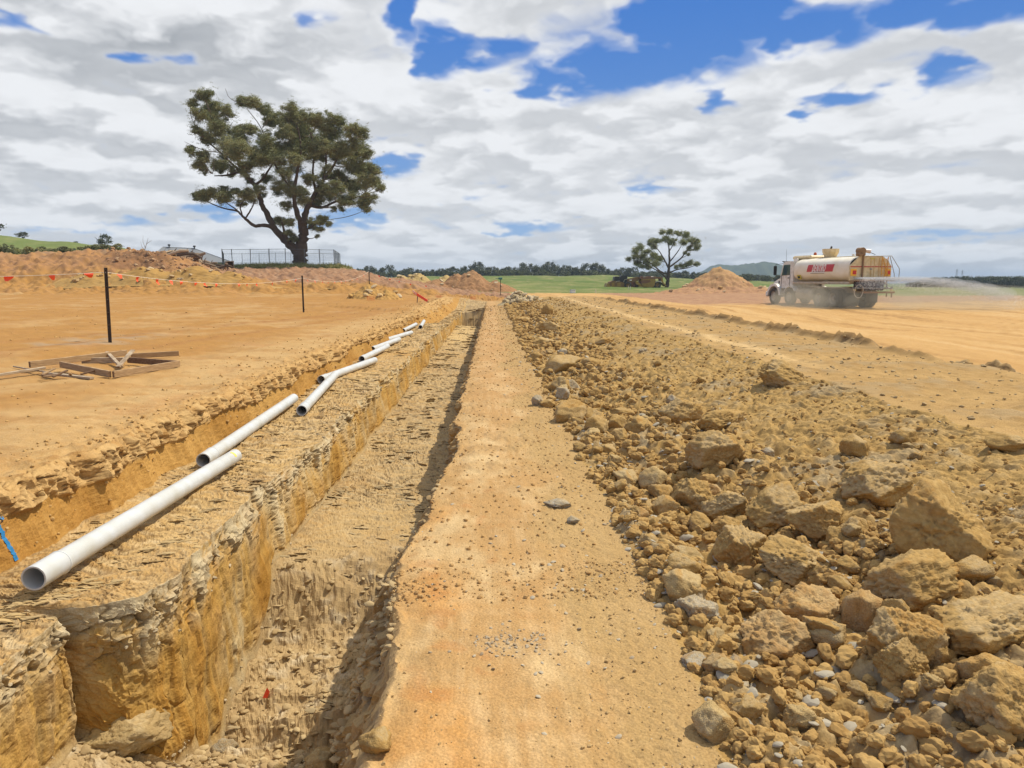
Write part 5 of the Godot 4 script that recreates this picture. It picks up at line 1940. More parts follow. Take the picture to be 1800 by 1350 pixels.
# a small far tree as two parts; height one metre, to be scaled
func far_tree_parts(sd: int, wide: float, bare: float, c0: Color, c1: Color) -> Array:
	var g := RandomNumberGenerator.new()
	g.seed = sd
	var t := Shape.new()
	t.tube([Vector3(0, -0.08, 0), Vector3(0.01, bare, 0.0), Vector3(-0.02, 0.6, 0.02)], [0.035, 0.026, 0.012], 6)
	for k in 4:
		var a := g.randf() * TAU
		t.tube([Vector3(0, bare * 0.8, 0), Vector3(cos(a) * wide * 0.2, lerpf(bare, 0.7, 0.5), sin(a) * wide * 0.2), Vector3(cos(a) * wide * 0.42, 0.72, sin(a) * wide * 0.42)], [0.018, 0.012, 0.005], 5)
	var s := Shape.new()
	s.colored = true
	var tufts := []
	for k in 13:
		var a := g.randf() * TAU
		var r := sqrt(g.randf()) * wide * 0.42
		tufts.append(Vector3(cos(a) * r, lerpf(bare + 0.10, 0.92 - r * r / wide, g.randf()), sin(a) * r))
	for i in 900:
		var p: Vector3 = tufts[i % 13] + Vector3(g.randfn(), g.randfn() * 0.75, g.randfn()) * 0.075 * (0.6 + wide * 0.5)
		var dirv := Vector3(g.randf_range(-1, 1), g.randf_range(-0.8, 0.6), g.randf_range(-1, 1)).normalized()
		var side := dirv.cross(Vector3(g.randf() - 0.5, g.randf() - 0.5, g.randf() - 0.5)).normalized() * 0.036
		var l := g.randf_range(0.06, 0.11)
		s.tint = c0.lerp(c1, clampf(g.randf() * 0.6 + (i % 13) / 26.0, 0.0, 1.0))
		s.face(p - side, p + side, p + dirv * l, Vector3.UP)
	return [t.mesh(), s.mesh()]


func far_tree(parts: Array, at: Vector3, h: float, turn: float, label: String, group: String, called: String, cat := "tree") -> Node3D:
	var o := thing(called, label, cat, at, turn, group)
	o.scale = Vector3.ONE * h
	put("trunk", parts[0], mats.far_bark, o)
	put("crown", parts[1], mats.far_leaf, o)
	return o


func build_far_trees() -> void:
	mats.far_bark = plain(Color(0.07, 0.055, 0.042), 0.9)
	mats.far_leaf = leaf_material()
	var g := RandomNumberGenerator.new()
	g.seed = 1234
	var kinds := []
	for k in 6:
		kinds.append(far_tree_parts(40 + k, [1.25, 0.95, 1.1, 1.5, 0.8, 1.2][k], [0.22, 0.25, 0.12, 0.2, 0.15, 0.1][k], Color(0.045, 0.055, 0.026), Color(0.105, 0.11, 0.045)))
	# three on the green hill at the left
	var hill := [
		[17.0, 414.0, 388.0, 150.0, 3, "round dark tree on the green hill at the left edge of the photo", 1.2], [70.0, 418.5, 409.0, 158.0, 2, "small shrubby pair of trees on the green hill, between the two larger ones", 1.5], [203.0, 433.0, 416.0, 152.0, 3, "umbrella-shaped tree on the green hill nearest the roof", 1.0], [159.0, 429.5, 425.5, 165.0, 2, "low dark bush on the crest of the green hill", 1.5],
	]
	for q in hill:
		var d: float = q[3]
		var x: float = (q[0] - 867.0) / 1248.0 * d
		var hgt: float = (q[1] - q[2]) / 1248.0 * d
		var o := far_tree(kinds[q[4]], Vector3(x, land(x, d) + 0.1, -d), hgt * 1.3, q[0], q[5], "", "gum_tree" if hgt > 1.0 else "bush", "tree" if hgt > 1.0 else "bush")
		o.scale.x *= q[6]
		o.scale.z *= q[6]
	# the tree line behind the green field
	var tops := [[630, 470], [690, 469], [740, 473], [790, 470], [835, 463], [880, 468], [920, 466], [960, 463], [1000, 467], [1040, 463], [1080, 470], [1130, 471], [1180, 474], [1240, 476], [1310, 482], [1370, 480]]
	var k := 0
	var u := 632.0
	while u < 1345.0:
		var d := g.randf_range(270.0, 330.0)
		var x := (u - 867.0) / 1248.0 * d
		var i := 0
		while i < tops.size() - 2 and u > tops[i + 1][0]:
			i += 1
		var top: float = lerpf(tops[i][1], tops[i + 1][1], clampf((u - tops[i][0]) / float(tops[i + 1][0] - tops[i][0]), 0.0, 1.0))
		var y := land(x, d)
		var h: float = (CAM_HEIGHT + (490.0 - top) / 1248.0 * d - y) * g.randf_range(0.82, 1.22)
		var zone := "left of the brown mound" if u < 800.0 else "behind the green field" if u < 1110.0 else "behind the airy gum and the scraper" if u < 1230.0 else "between the tall stockpile and the far hill"
		far_tree(kinds[k % 6], Vector3(x, y - 0.2, -d), h, g.randf() * TAU, "dark gum of the far tree line, %s" % zone, "far tree line, %s" % zone, "gum_tree")
		u += g.randf_range(7.0, 13.0)
		k += 1
	# undergrowth along the foot of that line
	var where := []
	var tint := []
	for n in 260:
		var uu := g.randf_range(618.0, 1420.0)
		var d := g.randf_range(262.0, 300.0) if uu < 1230.0 else g.randf_range(200.0, 300.0)
		var x := (uu - 867.0) / 1248.0 * d
		var s := g.randf_range(1.4, 3.2)
		where.append(Transform3D(Basis.from_euler(Vector3(0, g.randf() * TAU, 0)) * Basis.from_scale(Vector3(s * 1.4, s, s * 1.4)), Vector3(x, land(x, d) - s * 0.15, -d)))
		tint.append(Color(0.9, 0.95, 0.9).lerp(Color(2.0, 2.1, 1.7), g.randf() * g.randf()))
	scatter("undergrowth", kinds[2][1], mats.far_leaf, where, tint)
	# the dark wood on the right skyline
	where = []
	tint = []
	for n in 420:
		var uu := g.randf_range(1600.0, 2100.0)
		var d := g.randf_range(235.0, 300.0)
		var x := (uu - 867.0) / 1248.0 * d
		var top := 486.0 - 3.0 * smooth(1620.0, 1700.0, uu) + 8.0 * smooth(1640.0, 1600.0, uu)
		var y := land(x, d)
		var s: float = (CAM_HEIGHT + (490.0 - top) / 1248.0 * d - y) * g.randf_range(0.75, 1.05)
		where.append(Transform3D(Basis.from_euler(Vector3(0, g.randf() * TAU, 0)) * Basis.from_scale(Vector3(s * 0.9, s, s * 0.9)), Vector3(x, y - 0.3, -d)))
		tint.append(Color(0.6, 0.65, 0.6).lerp(Color(1.0, 1.05, 0.9), g.randf()))
	scatter("wood", kinds[0][1], mats.far_leaf, where, tint)
	# grey scrub on the hillside
	where = []
	tint = []
	for n in 420:
		var uu := g.randf_range(-40.0, 235.0)
		var band := g.randf()
		var d := lerpf(68.0, 80.0, band) if g.randf() < 0.8 else g.randf_range(80.0, 120.0)
		var clump := n_one.get_noise_2d(uu * 0.02, d * 0.05)
		if clump < -0.05:
			continue
		var x := (uu - 867.0) / 1248.0 * d
		var s := g.randf_range(0.35, 1.0)
		where.append(Transform3D(Basis.from_euler(Vector3(0, g.randf() * TAU, 0)) * Basis.from_scale(Vector3(s * 1.5, s, s * 1.5)), Vector3(x, land(x, d) - s * 0.2, -d)))
		tint.append(Color(1.6, 1.6, 1.9).lerp(Color(4.4, 3.9, 4.2), g.randf()))
	scatter("scrub", kinds[4][1], mats.far_leaf, where, tint)


# ------------------------------------------------------------------ fence round the big tree, grass inside it
func fence_panel(called: String, label: String, a: Vector3, b: Vector3, h: float, group: String, lean := 0.0) -> void:
	var o := thing(called, label, "fence panel", a, 0.0, group)
	var m := plain(Color(0.14, 0.15, 0.155), 0.5, 0.3)
	var l := b - a
	var up := Vector3(lean, 1.0, 0).normalized() * h
	for q in [["top_rail", up, l + up], ["bottom_rail", up * 0.07, l + up * 0.07]]:
		var s := Shape.new()
		s.cyl(q[1], q[2], 0.022, -1.0, 6)
		put(q[0], s.mesh(), m, o)
	for f in [0.0, 1.0]:
		var s := Shape.new()
		s.cyl(l * f - Vector3(0, 0.1, 0), l * f + up * 1.03, 0.026, -1.0, 6)
		put("post", s.mesh(), m, o)
	var w := Shape.new()
	for k in range(1, 12):
		w.cyl(l * (k / 12.0) + up * 0.07, l * (k / 12.0) + up, 0.0035, -1.0, 4, false)
	for k in range(1, 7):
		w.cyl(up * (0.07 + 0.93 * k / 7.0), l + up * (0.07 + 0.93 * k / 7.0), 0.0035, -1.0, 4, false)
	put("wire_mesh", w.mesh(), m, o)


func build_fence() -> void:
	var px := func(u: float, d: float, lift := 0.0) -> Vector3:
		var x: float = (u - 867.0) / 1248.0 * d
		return Vector3(x, land(x, d) - 0.05 + lift, -d)
	var front := [404.0, 420.0, 451.0, 483.0, 511.0, 543.0, 569.0, 594.0]
	var names := ["first", "second", "third", "fourth", "fifth", "sixth", "seventh"]
	for i in front.size() - 1:
		fence_panel("fence_panel", "wire fence panel facing the camera, %s from the left" % names[i], px.call(front[i], 78.0 + i * 0.25), px.call(front[i + 1], 78.25 + i * 0.25), 2.05, "wire fence panels round the big tree", 0.02 * (i % 3 - 1))
	var back := [406.0, 437.0, 466.0, 494.0, 520.0, 549.0, 575.0, 602.0]
	for i in back.size() - 1:
		fence_panel("fence_panel", "wire fence panel behind the big tree, %s from the left" % names[i], px.call(back[i], 91.0), px.call(back[i + 1], 91.0), 2.05, "wire fence panels round the big tree")
	for i in 4:
		var d0 := 78.0 + i * 3.25
		fence_panel("fence_panel", "wire fence panel of the left side, %s from the front" % names[i], px.call(lerpf(403.0, 406.0, i / 4.0), d0), px.call(lerpf(403.0, 406.0, (i + 1) / 4.0), d0 + 3.25), 2.05, "wire fence panels round the big tree")
		var d1 := 79.8 + i * 2.8
		fence_panel("fence_panel", "wire fence panel of the right side, %s from the front" % names[i], px.call(lerpf(594.0, 604.0, i / 4.0), d1), px.call(lerpf(594.0, 604.0, (i + 1) / 4.0), d1 + 2.8), 2.05, "wire fence panels round the big tree")
	var blade := Shape.new()
	blade.colored = true
	var g := RandomNumberGenerator.new()
	g.seed = 8
	for i in 9:
		var at := Vector3(g.randf_range(-0.2, 0.2), 0, g.randf_range(-0.2, 0.2))
		var tip := at + Vector3(g.randf_range(-0.25, 0.25), g.randf_range(0.6, 1.0), g.randf_range(-0.25, 0.25))
		var side := Vector3(g.randf() - 0.5, 0, g.randf() - 0.5).normalized() * 0.035
		blade.tint = Color.WHITE * g.randf_range(0.8, 1.2)
		blade.face(at - side, at + side, tip, Vector3(0, 0.4, 1))
	var where := []
	var tint := []
	while where.size() < 4200:
		var u := g.randf_range(400.0, 622.0)
		var d := g.randf_range(77.2, 90.0) if g.randf() < 0.5 else g.randf_range(77.2, 80.5)
		if u > 606.0 and g.randf() < 0.7:
			continue
		var x := (u - 867.0) / 1248.0 * d
		var s := g.randf_range(0.3, 0.75) * (0.6 if d < 78.0 else 1.0)
		where.append(Transform3D(Basis.from_euler(Vector3(0, g.randf() * TAU, 0)) * Basis.from_scale(Vector3(1.0, s, 1.0)), Vector3(x, land(x, d) + land_bumps(x, d) - 0.05, -d)))
		tint.append(Color(0.14, 0.18, 0.065).lerp(Color(0.42, 0.38, 0.17), clampf(g.randf() * 0.7 + (0.35 if d < 78.4 else 0.0), 0.0, 1.0)))
	scatter("long_grass", blade.mesh(), mats.far_leaf, where, tint)


# ------------------------------------------------------------------ house roof behind the ridge
func build_house() -> void:
	var o := thing("house", "low house behind the earth ridge, only its grey metal roof showing", "house", Vector3(-41.6, 2.05, -100.0), 0.42)
	o.scale = Vector3(0.76, 0.80, 0.76)
	var roof := plain(Color(0.20, 0.215, 0.235), 0.45, 0.2)
	var wall := plain(Color(0.45, 0.40, 0.34), 0.8)
	var w := Shape.new()
	w.box(Vector3(0, 1.1, 0), Vector3(12.6, 2.2, 9.0))
	put("wall", w.mesh(), wall, o)
	# hipped roof: eaves and ridge
	var ex := 6.9
	var ez := 5.1
	var ey := 2.2
	var rx := 2.6
	var ry := 4.75
	var A := Vector3(-ex, ey, ez)
	var B := Vector3(ex, ey, ez)
	var C := Vector3(ex, ey, -ez)
	var D := Vector3(-ex, ey, -ez)
	var R0 := Vector3(-rx - 1.6, ry, 0)
	var R1 := Vector3(rx - 1.8, ry - 0.15, 0)
	var r := Shape.new()
	r.quad(A, B, R1, R0, Vector3(0, 1, 1))
	r.quad(C, D, R0, R1, Vector3(0, 1, -1))
	r.face(B, C, R1, Vector3(1, 1, 0))
	r.face(D, A, R0, Vector3(-1, 1, 0))
	r.box(Vector3(0, ey - 0.1, 0), Vector3(ex * 2.0, 0.19, ez * 2.0))
	var ro := put("roof", r.mesh(), roof, o)
	var cap := Shape.new()
	for q in [[A, R0], [B, R1], [C, R1], [D, R0], [R0, R1]]:
		cap.cyl(q[0], q[1], 0.07, -1.0, 6)
	put("ridge_capping", cap.mesh(), roof, ro)
	for q in [[Vector3(-3.2, ry + 0.05, 0.2)], [Vector3(0.9, ry - 0.1, 0.25)]]:
		var v := Shape.new()
		v.cyl(q[0] + Vector3(0, -0.15, 0), q[0] + Vector3(0, 0.15, 0), 0.10, -1.0, 10)
		v.lathe(q[0] + Vector3(0, 0.12, 0), Vector3.UP, [Vector2(0.14, 0.0), Vector2(0.26, 0.14), Vector2(0.2, 0.28), Vector2(0.0, 0.33)], 12)
		put("roof_vent", v.mesh(), plain(Color(0.03, 0.03, 0.035), 0.5), ro)
	var sky := Shape.new()
	sky.bar(Vector3(0.2, lerpf(ey, ry, 0.72) + 0.04, ez * 0.28), Vector3(1.9, lerpf(ey, ry, 0.42) + 0.05, ez * 0.58), 0.20, 0.06)
	put("dark_flashing", sky.mesh(), plain(Color(0.02, 0.02, 0.022), 0.5), ro)


# ------------------------------------------------------------------ pushed-over timber, crate, dead sapling
func build_debris() -> void:
	var g := RandomNumberGenerator.new()
	g.seed = 321
	var bark := plain(Color(0.28, 0.21, 0.15), 0.9, 0.0, 2.0)
	var pale := plain(Color(0.50, 0.38, 0.26), 0.85, 0.0, 2.0)
	var dark := plain(Color(0.12, 0.085, 0.06), 0.9, 0.0, 2.0)
	# px across, distance, length, radius, yaw, pitch
	for i in 26:
		var u := g.randf_range(302.0, 412.0)
		var d := g.randf_range(67.0, 70.5)
		var x := (u - 867.0) / 1248.0 * d
		var l := g.randf_range(0.9, 2.9)
		var r := g.randf_range(0.06, 0.21)
		var a := g.randf_range(-0.5, 0.5) + (PI * 0.5 if g.randf() < 0.25 else 0.0)
		var dirv := Vector3(cos(a), g.randf_range(-0.28, 0.35), sin(a) * 0.7).normalized()
		var heap := 0.35 * exp(-pow((u - 340.0) / 38.0, 2.0)) * g.randf()
		var o := thing("log", "weathered log in the pile of grubbed-out timber between ridge and fence", "log", Vector3(x, land(x, d) + land_bumps(x, d) + r + heap, -d), 0.0, "logs in the grubbed-out timber pile")
		var s := Shape.new()
		var bend := Vector3(0, g.randf_range(-0.1, 0.14), g.randf_range(-0.1, 0.1)) * l
		s.tube([-dirv * l * 0.5, bend * 0.7 - dirv * l * 0.15, bend + dirv * l * 0.2, dirv * l * 0.5], [r * 1.15, r, r * 0.9, r * 0.65], 9)
		put("trunk", s.mesh(), [bark, pale, dark][i % 3], o)
		if i % 3 == 0:
			var k := Shape.new()
			k.tube([bend * 0.8, bend + Vector3(0.1, 0.35, 0.1) * l * 0.5, bend + Vector3(0.25, 0.55, 0.1) * l * 0.5], [r * 0.5, r * 0.35, r * 0.1], 6)
			put("stub", k.mesh(), bark, o)
	# rough earth clods between them
	var where := []
	var tint := []
	for i in 420:
		var u := g.randf_range(205.0, 425.0)
		var d := g.randf_range(60.0, 71.0)
		var x := (u - 867.0) / 1248.0 * d
		var s := lerpf(0.05, 0.26, pow(g.randf(), 3.0))
		where.append(Transform3D(Basis.from_euler(Vector3(g.randf(), g.randf() * TAU, g.randf())) * Basis.from_scale(Vector3(s, s * 0.7, s)), Vector3(x, land(x, d) + land_bumps(x, d) + s * 0.2, -d)))
		tint.append(Color(0.34, 0.19, 0.10).lerp(Color(0.50, 0.34, 0.20), g.randf()))
	scatter("ridge_clods", rock_mesh(903, 2, 0.25), m_pebble, where, tint)
	# an open wooden crate by the fence corner
	var d := 75.8
	var x := (415.0 - 867.0) / 1248.0 * d
	var c := thing("wooden_crate", "open-sided wooden crate lying at the left corner of the wire fence", "crate", Vector3(x, land(x, d) + 0.02, -d), 0.35)
	var w := plain(Color(0.46, 0.33, 0.22), 0.85, 0.0, 3.0)
	var dk := plain(Color(0.24, 0.15, 0.09), 0.9, 0.0, 3.0)
	for q in [["side_board", Vector3(-0.38, 0.38, 0), Vector3(0.07, 0.78, 0.7), w], ["side_board", Vector3(0.40, 0.36, 0), Vector3(0.07, 0.80, 0.7), w], ["top_board", Vector3(0.0, 0.75, 0), Vector3(0.9, 0.07, 0.72), w], ["back_board", Vector3(0.0, 0.36, -0.33), Vector3(0.72, 0.72, 0.05), dk], ["base_board", Vector3(0.0, 0.04, 0.0), Vector3(0.72, 0.06, 0.7), dk]]:
		var s := Shape.new()
		s.box(q[1], q[2], 0.01, Basis(Vector3(0, 0, 1), 0.05))
		put(q[0], s.mesh(), q[3], c)
	var lump := put("clod", rock_mesh(910, 3, 0.4, TINTS.y[0], TINTS.y[1]), m_rock)
	tag(lump, "pale clod of clay lying inside the open wooden crate", "clod")
	lump.position = c.position + Vector3(-0.02, 0.24, 0.12)
	lump.scale = Vector3(0.2, 0.17, 0.16)
	# a pale stump at the fence's right corner
	d = 79.2
	x = (601.0 - 867.0) / 1248.0 * d
	var st := put("stone", rock_mesh(911, 3, 0.4, Color(0.60, 0.48, 0.34), Color(0.46, 0.34, 0.22)), m_rock)
	tag(st, "pale upright stone block at the right corner of the wire fence", "stone")
	st.position = Vector3(x, land(x, d) + 0.22, -d)
	st.scale = Vector3(0.22, 0.36, 0.2)
	# dead sapling on the ridge
	d = 66.0
	x = (271.0 - 867.0) / 1248.0 * d
	var sap := thing("dead_sapling", "bare dead sapling sticking out of the earth ridge left of the roof", "dead tree", Vector3(x, land(x, d) - 0.1, -d))
	var t := Shape.new()
	t.tube([Vector3.ZERO, Vector3(0.15, 0.6, 0), Vector3(0.35, 1.1, 0), Vector3(0.50, 1.55, 0)], [0.035, 0.026, 0.018, 0.006], 6)
	put("trunk", t.mesh(), bark, sap)
	for q in [[Vector3(0.17, 0.65, 0), Vector3(0.05, 1.2, 0.1), Vector3(0.1, 1.75, 0.1)], [Vector3(0.3, 1.0, 0), Vector3(0.62, 1.25, -0.1), Vector3(0.78, 1.32, -0.1)], [Vector3(0.1, 0.4, 0), Vector3(-0.12, 0.75, 0), Vector3(-0.16, 1.2, 0.1)]]:
		var b := Shape.new()
		b.tube(q, [0.02, 0.013, 0.005], 5)
		put("branch", b.mesh(), bark, sap)


# ------------------------------------------------------------------ the water truck
const TRUCK_YAW := 0.1477
var truck_at := Vector3(19.07 + 1.05 * 0.989, 0.03, -35.67 - 1.05 * 0.147)


func truck_point(p: Vector3) -> Vector3:
	return truck_at + Basis(Vector3.UP, TRUCK_YAW) * p


func oval(hw: float, hh: float, n: int, e: float) -> PackedVector2Array:
	var out := PackedVector2Array()
	for k in n:
		var a := TAU * k / n
		out.append(Vector2(signf(cos(a)) * pow(absf(cos(a)), 2.0 / e) * hw, signf(sin(a)) * pow(absf(sin(a)), 2.0 / e) * hh))
	return out


func build_truck() -> void:
	var o := thing("water_truck", "cream water tanker truck with a red and white sign, spraying water in a dust cloud", "truck", truck_at, TRUCK_YAW)
	var cream := plain(Color(0.88, 0.84, 0.73), 0.38, 0.0, 0.5)
	cream.clearcoat_enabled = true
	cream.clearcoat = 0.3
	cream.albedo_texture = mats.dusty
	cream.uv1_scale = Vector3.ONE * 0.22
	var rear_cream := plain(Color(0.76, 0.63, 0.38), 0.5, 0.0, 0.6)
	var white := plain(Color(0.86, 0.85, 0.80), 0.4, 0.0, 0.6)
	var dusty := plain(Color(0.44, 0.36, 0.26), 0.85, 0.0, 0.9)
	var black := plain(Color(0.022, 0.021, 0.020), 0.8)
	var tyre_m := plain(Color(0.085, 0.072, 0.056), 0.95, 0.0, 1.5)
	var rim_m := plain(Color(0.36, 0.31, 0.24), 0.7, 0.1)
	var steel := plain(Color(0.30, 0.29, 0.27), 0.5, 0.5)
	var rust := plain(Color(0.30, 0.13, 0.055), 0.8, 0.0, 1.2)
	var brown := plain(Color(0.30, 0.19, 0.10), 0.8, 0.0, 1.5)
	var yellow := plain(Color(0.72, 0.36, 0.05), 0.55, 0.0, 1.0)
	var red := plain(Color(0.46, 0.025, 0.03), 0.5)
	var chrome := plain(Color(0.75, 0.75, 0.76), 0.22, 0.9)
	var glass := plain(Color(0.05, 0.09, 0.10), 0.06)
	glass.metallic_specular = 0.8

	# tank: an oval shell with dished ends
	var cy := 2.08
	var hw := 1.22
	var hh := 0.67
	var n := 48
	var t := Shape.new()
	var stations := [[-6.98, 0.62], [-6.96, 0.80], [-6.90, 0.93], [-6.80, 0.985], [-6.68, 1.0], [-1.72, 1.0], [-1.66, 0.995], [-1.62, 0.975]]
	var ring := oval(hw, hh, n, 3.0)
	for i in stations.size() - 1:
		var z0: float = stations[i][0]
		var z1: float = stations[i + 1][0]
		var f0: float = stations[i][1]
		var f1: float = stations[i + 1][1]
		for k in n:
			var a := ring[k]
			var b := ring[(k + 1) % n]
			var na := Vector2(pow(absf(a.x / hw), 2.0) * signf(a.x) / hw, pow(absf(a.y / hh), 2.0) * signf(a.y) / hh).normalized()
			var nb := Vector2(pow(absf(b.x / hw), 2.0) * signf(b.x) / hw, pow(absf(b.y / hh), 2.0) * signf(b.y) / hh).normalized()
			var tilt := (f1 - f0) / maxf(0.001, z1 - z0) * -0.9
			var A := Vector3(na.x, na.y, tilt).normalized()
			var B := Vector3(nb.x, nb.y, tilt).normalized()
			t.tri(Vector3(a.x * f0, cy + a.y * f0, z0), Vector3(a.x * f1, cy + a.y * f1, z1), Vector3(b.x * f1, cy + b.y * f1, z1), A, A, B)
			t.tri(Vector3(a.x * f0, cy + a.y * f0, z0), Vector3(b.x * f1, cy + b.y * f1, z1), Vector3(b.x * f0, cy + b.y * f0, z0), A, B, B)
	for k in n:
		t.face(Vector3(0, cy, -7.0), Vector3(ring[k].x * 0.62, cy + ring[k].y * 0.62, -6.98), Vector3(ring[(k + 1) % n].x * 0.62, cy + ring[(k + 1) % n].y * 0.62, -6.98), Vector3(0, 0, -1))
	var tank := put("tank", t.mesh(), cream, o)
	# rear plate with chamfered upper corners
	var plate := PackedVector2Array([Vector2(-1.20, 1.48), Vector2(1.20, 1.48), Vector2(1.20, 2.26), Vector2(0.74, 2.70), Vector2(0.62, 2.75), Vector2(-0.62, 2.75), Vector2(-0.74, 2.70), Vector2(-1.20, 2.26)])
	var s := Shape.new()
	s.prism(plate, 0.10, Transform3D(Basis.IDENTITY, Vector3(0, 0, -1.58)))
	put("rear_plate", s.mesh(), rear_cream, o)
	s = Shape.new()
	for x in [-0.02, 0.18, 0.46]:
		s.box(Vector3(x, 2.08, -1.522), Vector3(0.035, 1.16, 0.03), 0.006)
	for x in [0.02]:
		s.box(Vector3(x, 1.78, -1.52), Vector3(0.02, 0.6, 0.03), 0.004)
	put("rear_ribs", s.mesh(), plain(Color(0.58, 0.42, 0.20), 0.6), o)
	s = Shape.new()
	s.box(Vector3(0, 2.20, -1.518), Vector3(2.40, 0.045, 0.02), 0.003)
	put("red_stripe", s.mesh(), red, o)
	for x in [-1.0, 1.0]:
		s = Shape.new()
		s.box(Vector3(x, 1.90, -1.518), Vector3(0.34, 0.36, 0.02), 0.004)
		var sign := put("marker_plate", s.mesh(), plain(Color(0.85, 0.45, 0.03), 0.5), o)
		s = Shape.new()
		s.box(Vector3(x + 0.04, 1.90, -1.503), Vector3(0.20, 0.20, 0.016), 0.003)
		put("red_square", s.mesh(), plain(Color(0.55, 0.03, 0.02), 0.5), sign)
	s = Shape.new()
	s.box(Vector3(0.05, 2.62, -1.518), Vector3(0.26, 0.055, 0.02), 0.003)
	put("yellow_label", s.mesh(), plain(Color(0.55, 0.50, 0.06), 0.5), o)
	s = Shape.new()
	s.box(Vector3(0.0, 2.08, -1.512), Vector3(0.13, 0.07, 0.04), 0.006)
	put("latch", s.mesh(), steel, o)
	s = Shape.new()
	s.box(Vector3(0, 2.765, -4.3), Vector3(0.7, 0.045, 4.8), 0.012)
	put("catwalk", s.mesh(), rear_cream, tank)
	s = Shape.new()
	s.cyl(Vector3(-0.25, 2.74, -2.7), Vector3(-0.25, 2.9, -2.7), 0.07, -1.0, 14)
	put("breather", s.mesh(), white, tank)
	# diamond hazard label low at the front of the tank side
	s = Shape.new()
	s.prism(PackedVector2Array([Vector2(-0.2, 0.14), Vector2(0.2, 0.14), Vector2(0.24, -0.12), Vector2(-0.14, -0.12)]), 0.02, Transform3D(Basis(Vector3.UP, -PI / 2) * Basis(Vector3.RIGHT, 0.28), Vector3(-1.17, 1.66, -6.25)))
	put("yellow_label", s.mesh(), plain(Color(0.50, 0.44, 0.05), 0.5), tank)
	s = Shape.new()
	s.box(Vector3(-1.19, 1.66, -6.25), Vector3(0.02, 0.12, 0.20), 0.003, Basis(Vector3.BACK, 0.28))
	put("label_mark", s.mesh(), black, tank)

	# red slanted panel with the white name
	var side_x := func(y: float) -> float:
		return -hw * pow(maxf(0.0, 1.0 - pow(absf((y - cy) / hh), 3.0)), 1.0 / 3.0)
	s = Shape.new()
	var lo := 1.96
	var hi := 2.36
	for k in 8:
		var y0 := lerpf(lo, hi, k / 8.0)
		var y1 := lerpf(lo, hi, (k + 1) / 8.0)
		var q := []
		for e in [[y0, -5.45], [y0, -3.0], [y1, -3.0], [y1, -5.45]]:
			q.append(Vector3(side_x.call(e[0]) - 0.006, e[0], e[1] + (e[0] - lo) * 0.32))
		s.quad(q[0], q[1], q[2], q[3], Vector3.LEFT)
	var panel := put("red_panel", s.mesh(), plain(Color(0.50, 0.035, 0.05), 0.45), tank)
	var tm := TextMesh.new()
	var font := SystemFont.new()
	font.font_names = PackedStringArray(["Droid Sans"])
	font.font_weight = 700
	tm.font = font
	tm.text = "DENTRO"
	tm.font_size = 64
	tm.pixel_size = 0.0062
	tm.depth = 0.016
	var arr := tm.surface_get_arrays(0)
	var vv: PackedVector3Array = arr[Mesh.ARRAY_VERTEX]
	var box := tm.get_aabb()
	for i in vv.size():
		var p := vv[i] - box.position - box.size * 0.5
		p.x *= 1.22 / box.size.x
		p.y *= 0.40 / box.size.y
		p.x += p.y * 0.32
		vv[i] = p
	arr[Mesh.ARRAY_VERTEX] = vv
	var word := ArrayMesh.new()
	for i in 1:
		word.add_surface_from_arrays(Mesh.PRIMITIVE_TRIANGLES, arr)
	var w := put("lettering", word, plain(Color(0.80, 0.78, 0.72), 0.5), panel)
	w.transform = Transform3D(Basis(Vector3.UP, -PI / 2) * Basis(Vector3.RIGHT, -0.05), Vector3(-1.222, 2.165, -4.25))
	s = Shape.new()
	s.box(Vector3(-1.226, 1.915, -4.35), Vector3(0.012, 0.05, 1.35), 0.003)
	put("white_line", s.mesh(), plain(Color(0.78, 0.76, 0.70), 0.5), panel)
	s = Shape.new()
	s.box(Vector3(-1.222, 1.965, -4.33), Vector3(0.016, 0.028, 1.15), 0.003)
	s.box(Vector3(-1.226, 1.872, -4.4), Vector3(0.012, 0.020, 1.30), 0.003)
	put("dark_line", s.mesh(), plain(Color(0.12, 0.08, 0.06), 0.5), panel)

	# filling hopper on top
	s = Shape.new()
	s.lathe(Vector3(0, 2.66, -5.1), Vector3.UP, [Vector2(0.0, 0.0), Vector2(0.26, 0.0), Vector2(0.46, 0.42), Vector2(0.47, 0.60), Vector2(0.43, 0.60), Vector2(0.24, 0.12), Vector2(0.0, 0.12)], 10, true)
	put("filling_hopper", s.mesh(), rear_cream, o)
	s = Shape.new()
	s.box(Vector3(0.02, 3.33, -5.1), Vector3(0.10, 0.16, 0.05), 0.01, Basis(Vector3.BACK, -0.4))
	put("hopper_latch", s.mesh(), black, o)

	# cab
	s = Shape.new()
	var cab := PackedVector2Array([Vector2(-7.08, 1.02), Vector2(-8.52, 1.02), Vector2(-8.50, 1.70), Vector2(-8.22, 2.48), Vector2(-8.05, 2.60), Vector2(-7.15, 2.62), Vector2(-7.06, 2.52)])
	var turn := Transform3D(Basis(Vector3.UP, -PI / 2), Vector3.ZERO)
	var flip := PackedVector2Array()
	for p in cab:
		flip.append(Vector2(p.x, p.y))
	s.prism(flip, 2.12, turn)
	var cb := put("cab", s.mesh(), white, o)
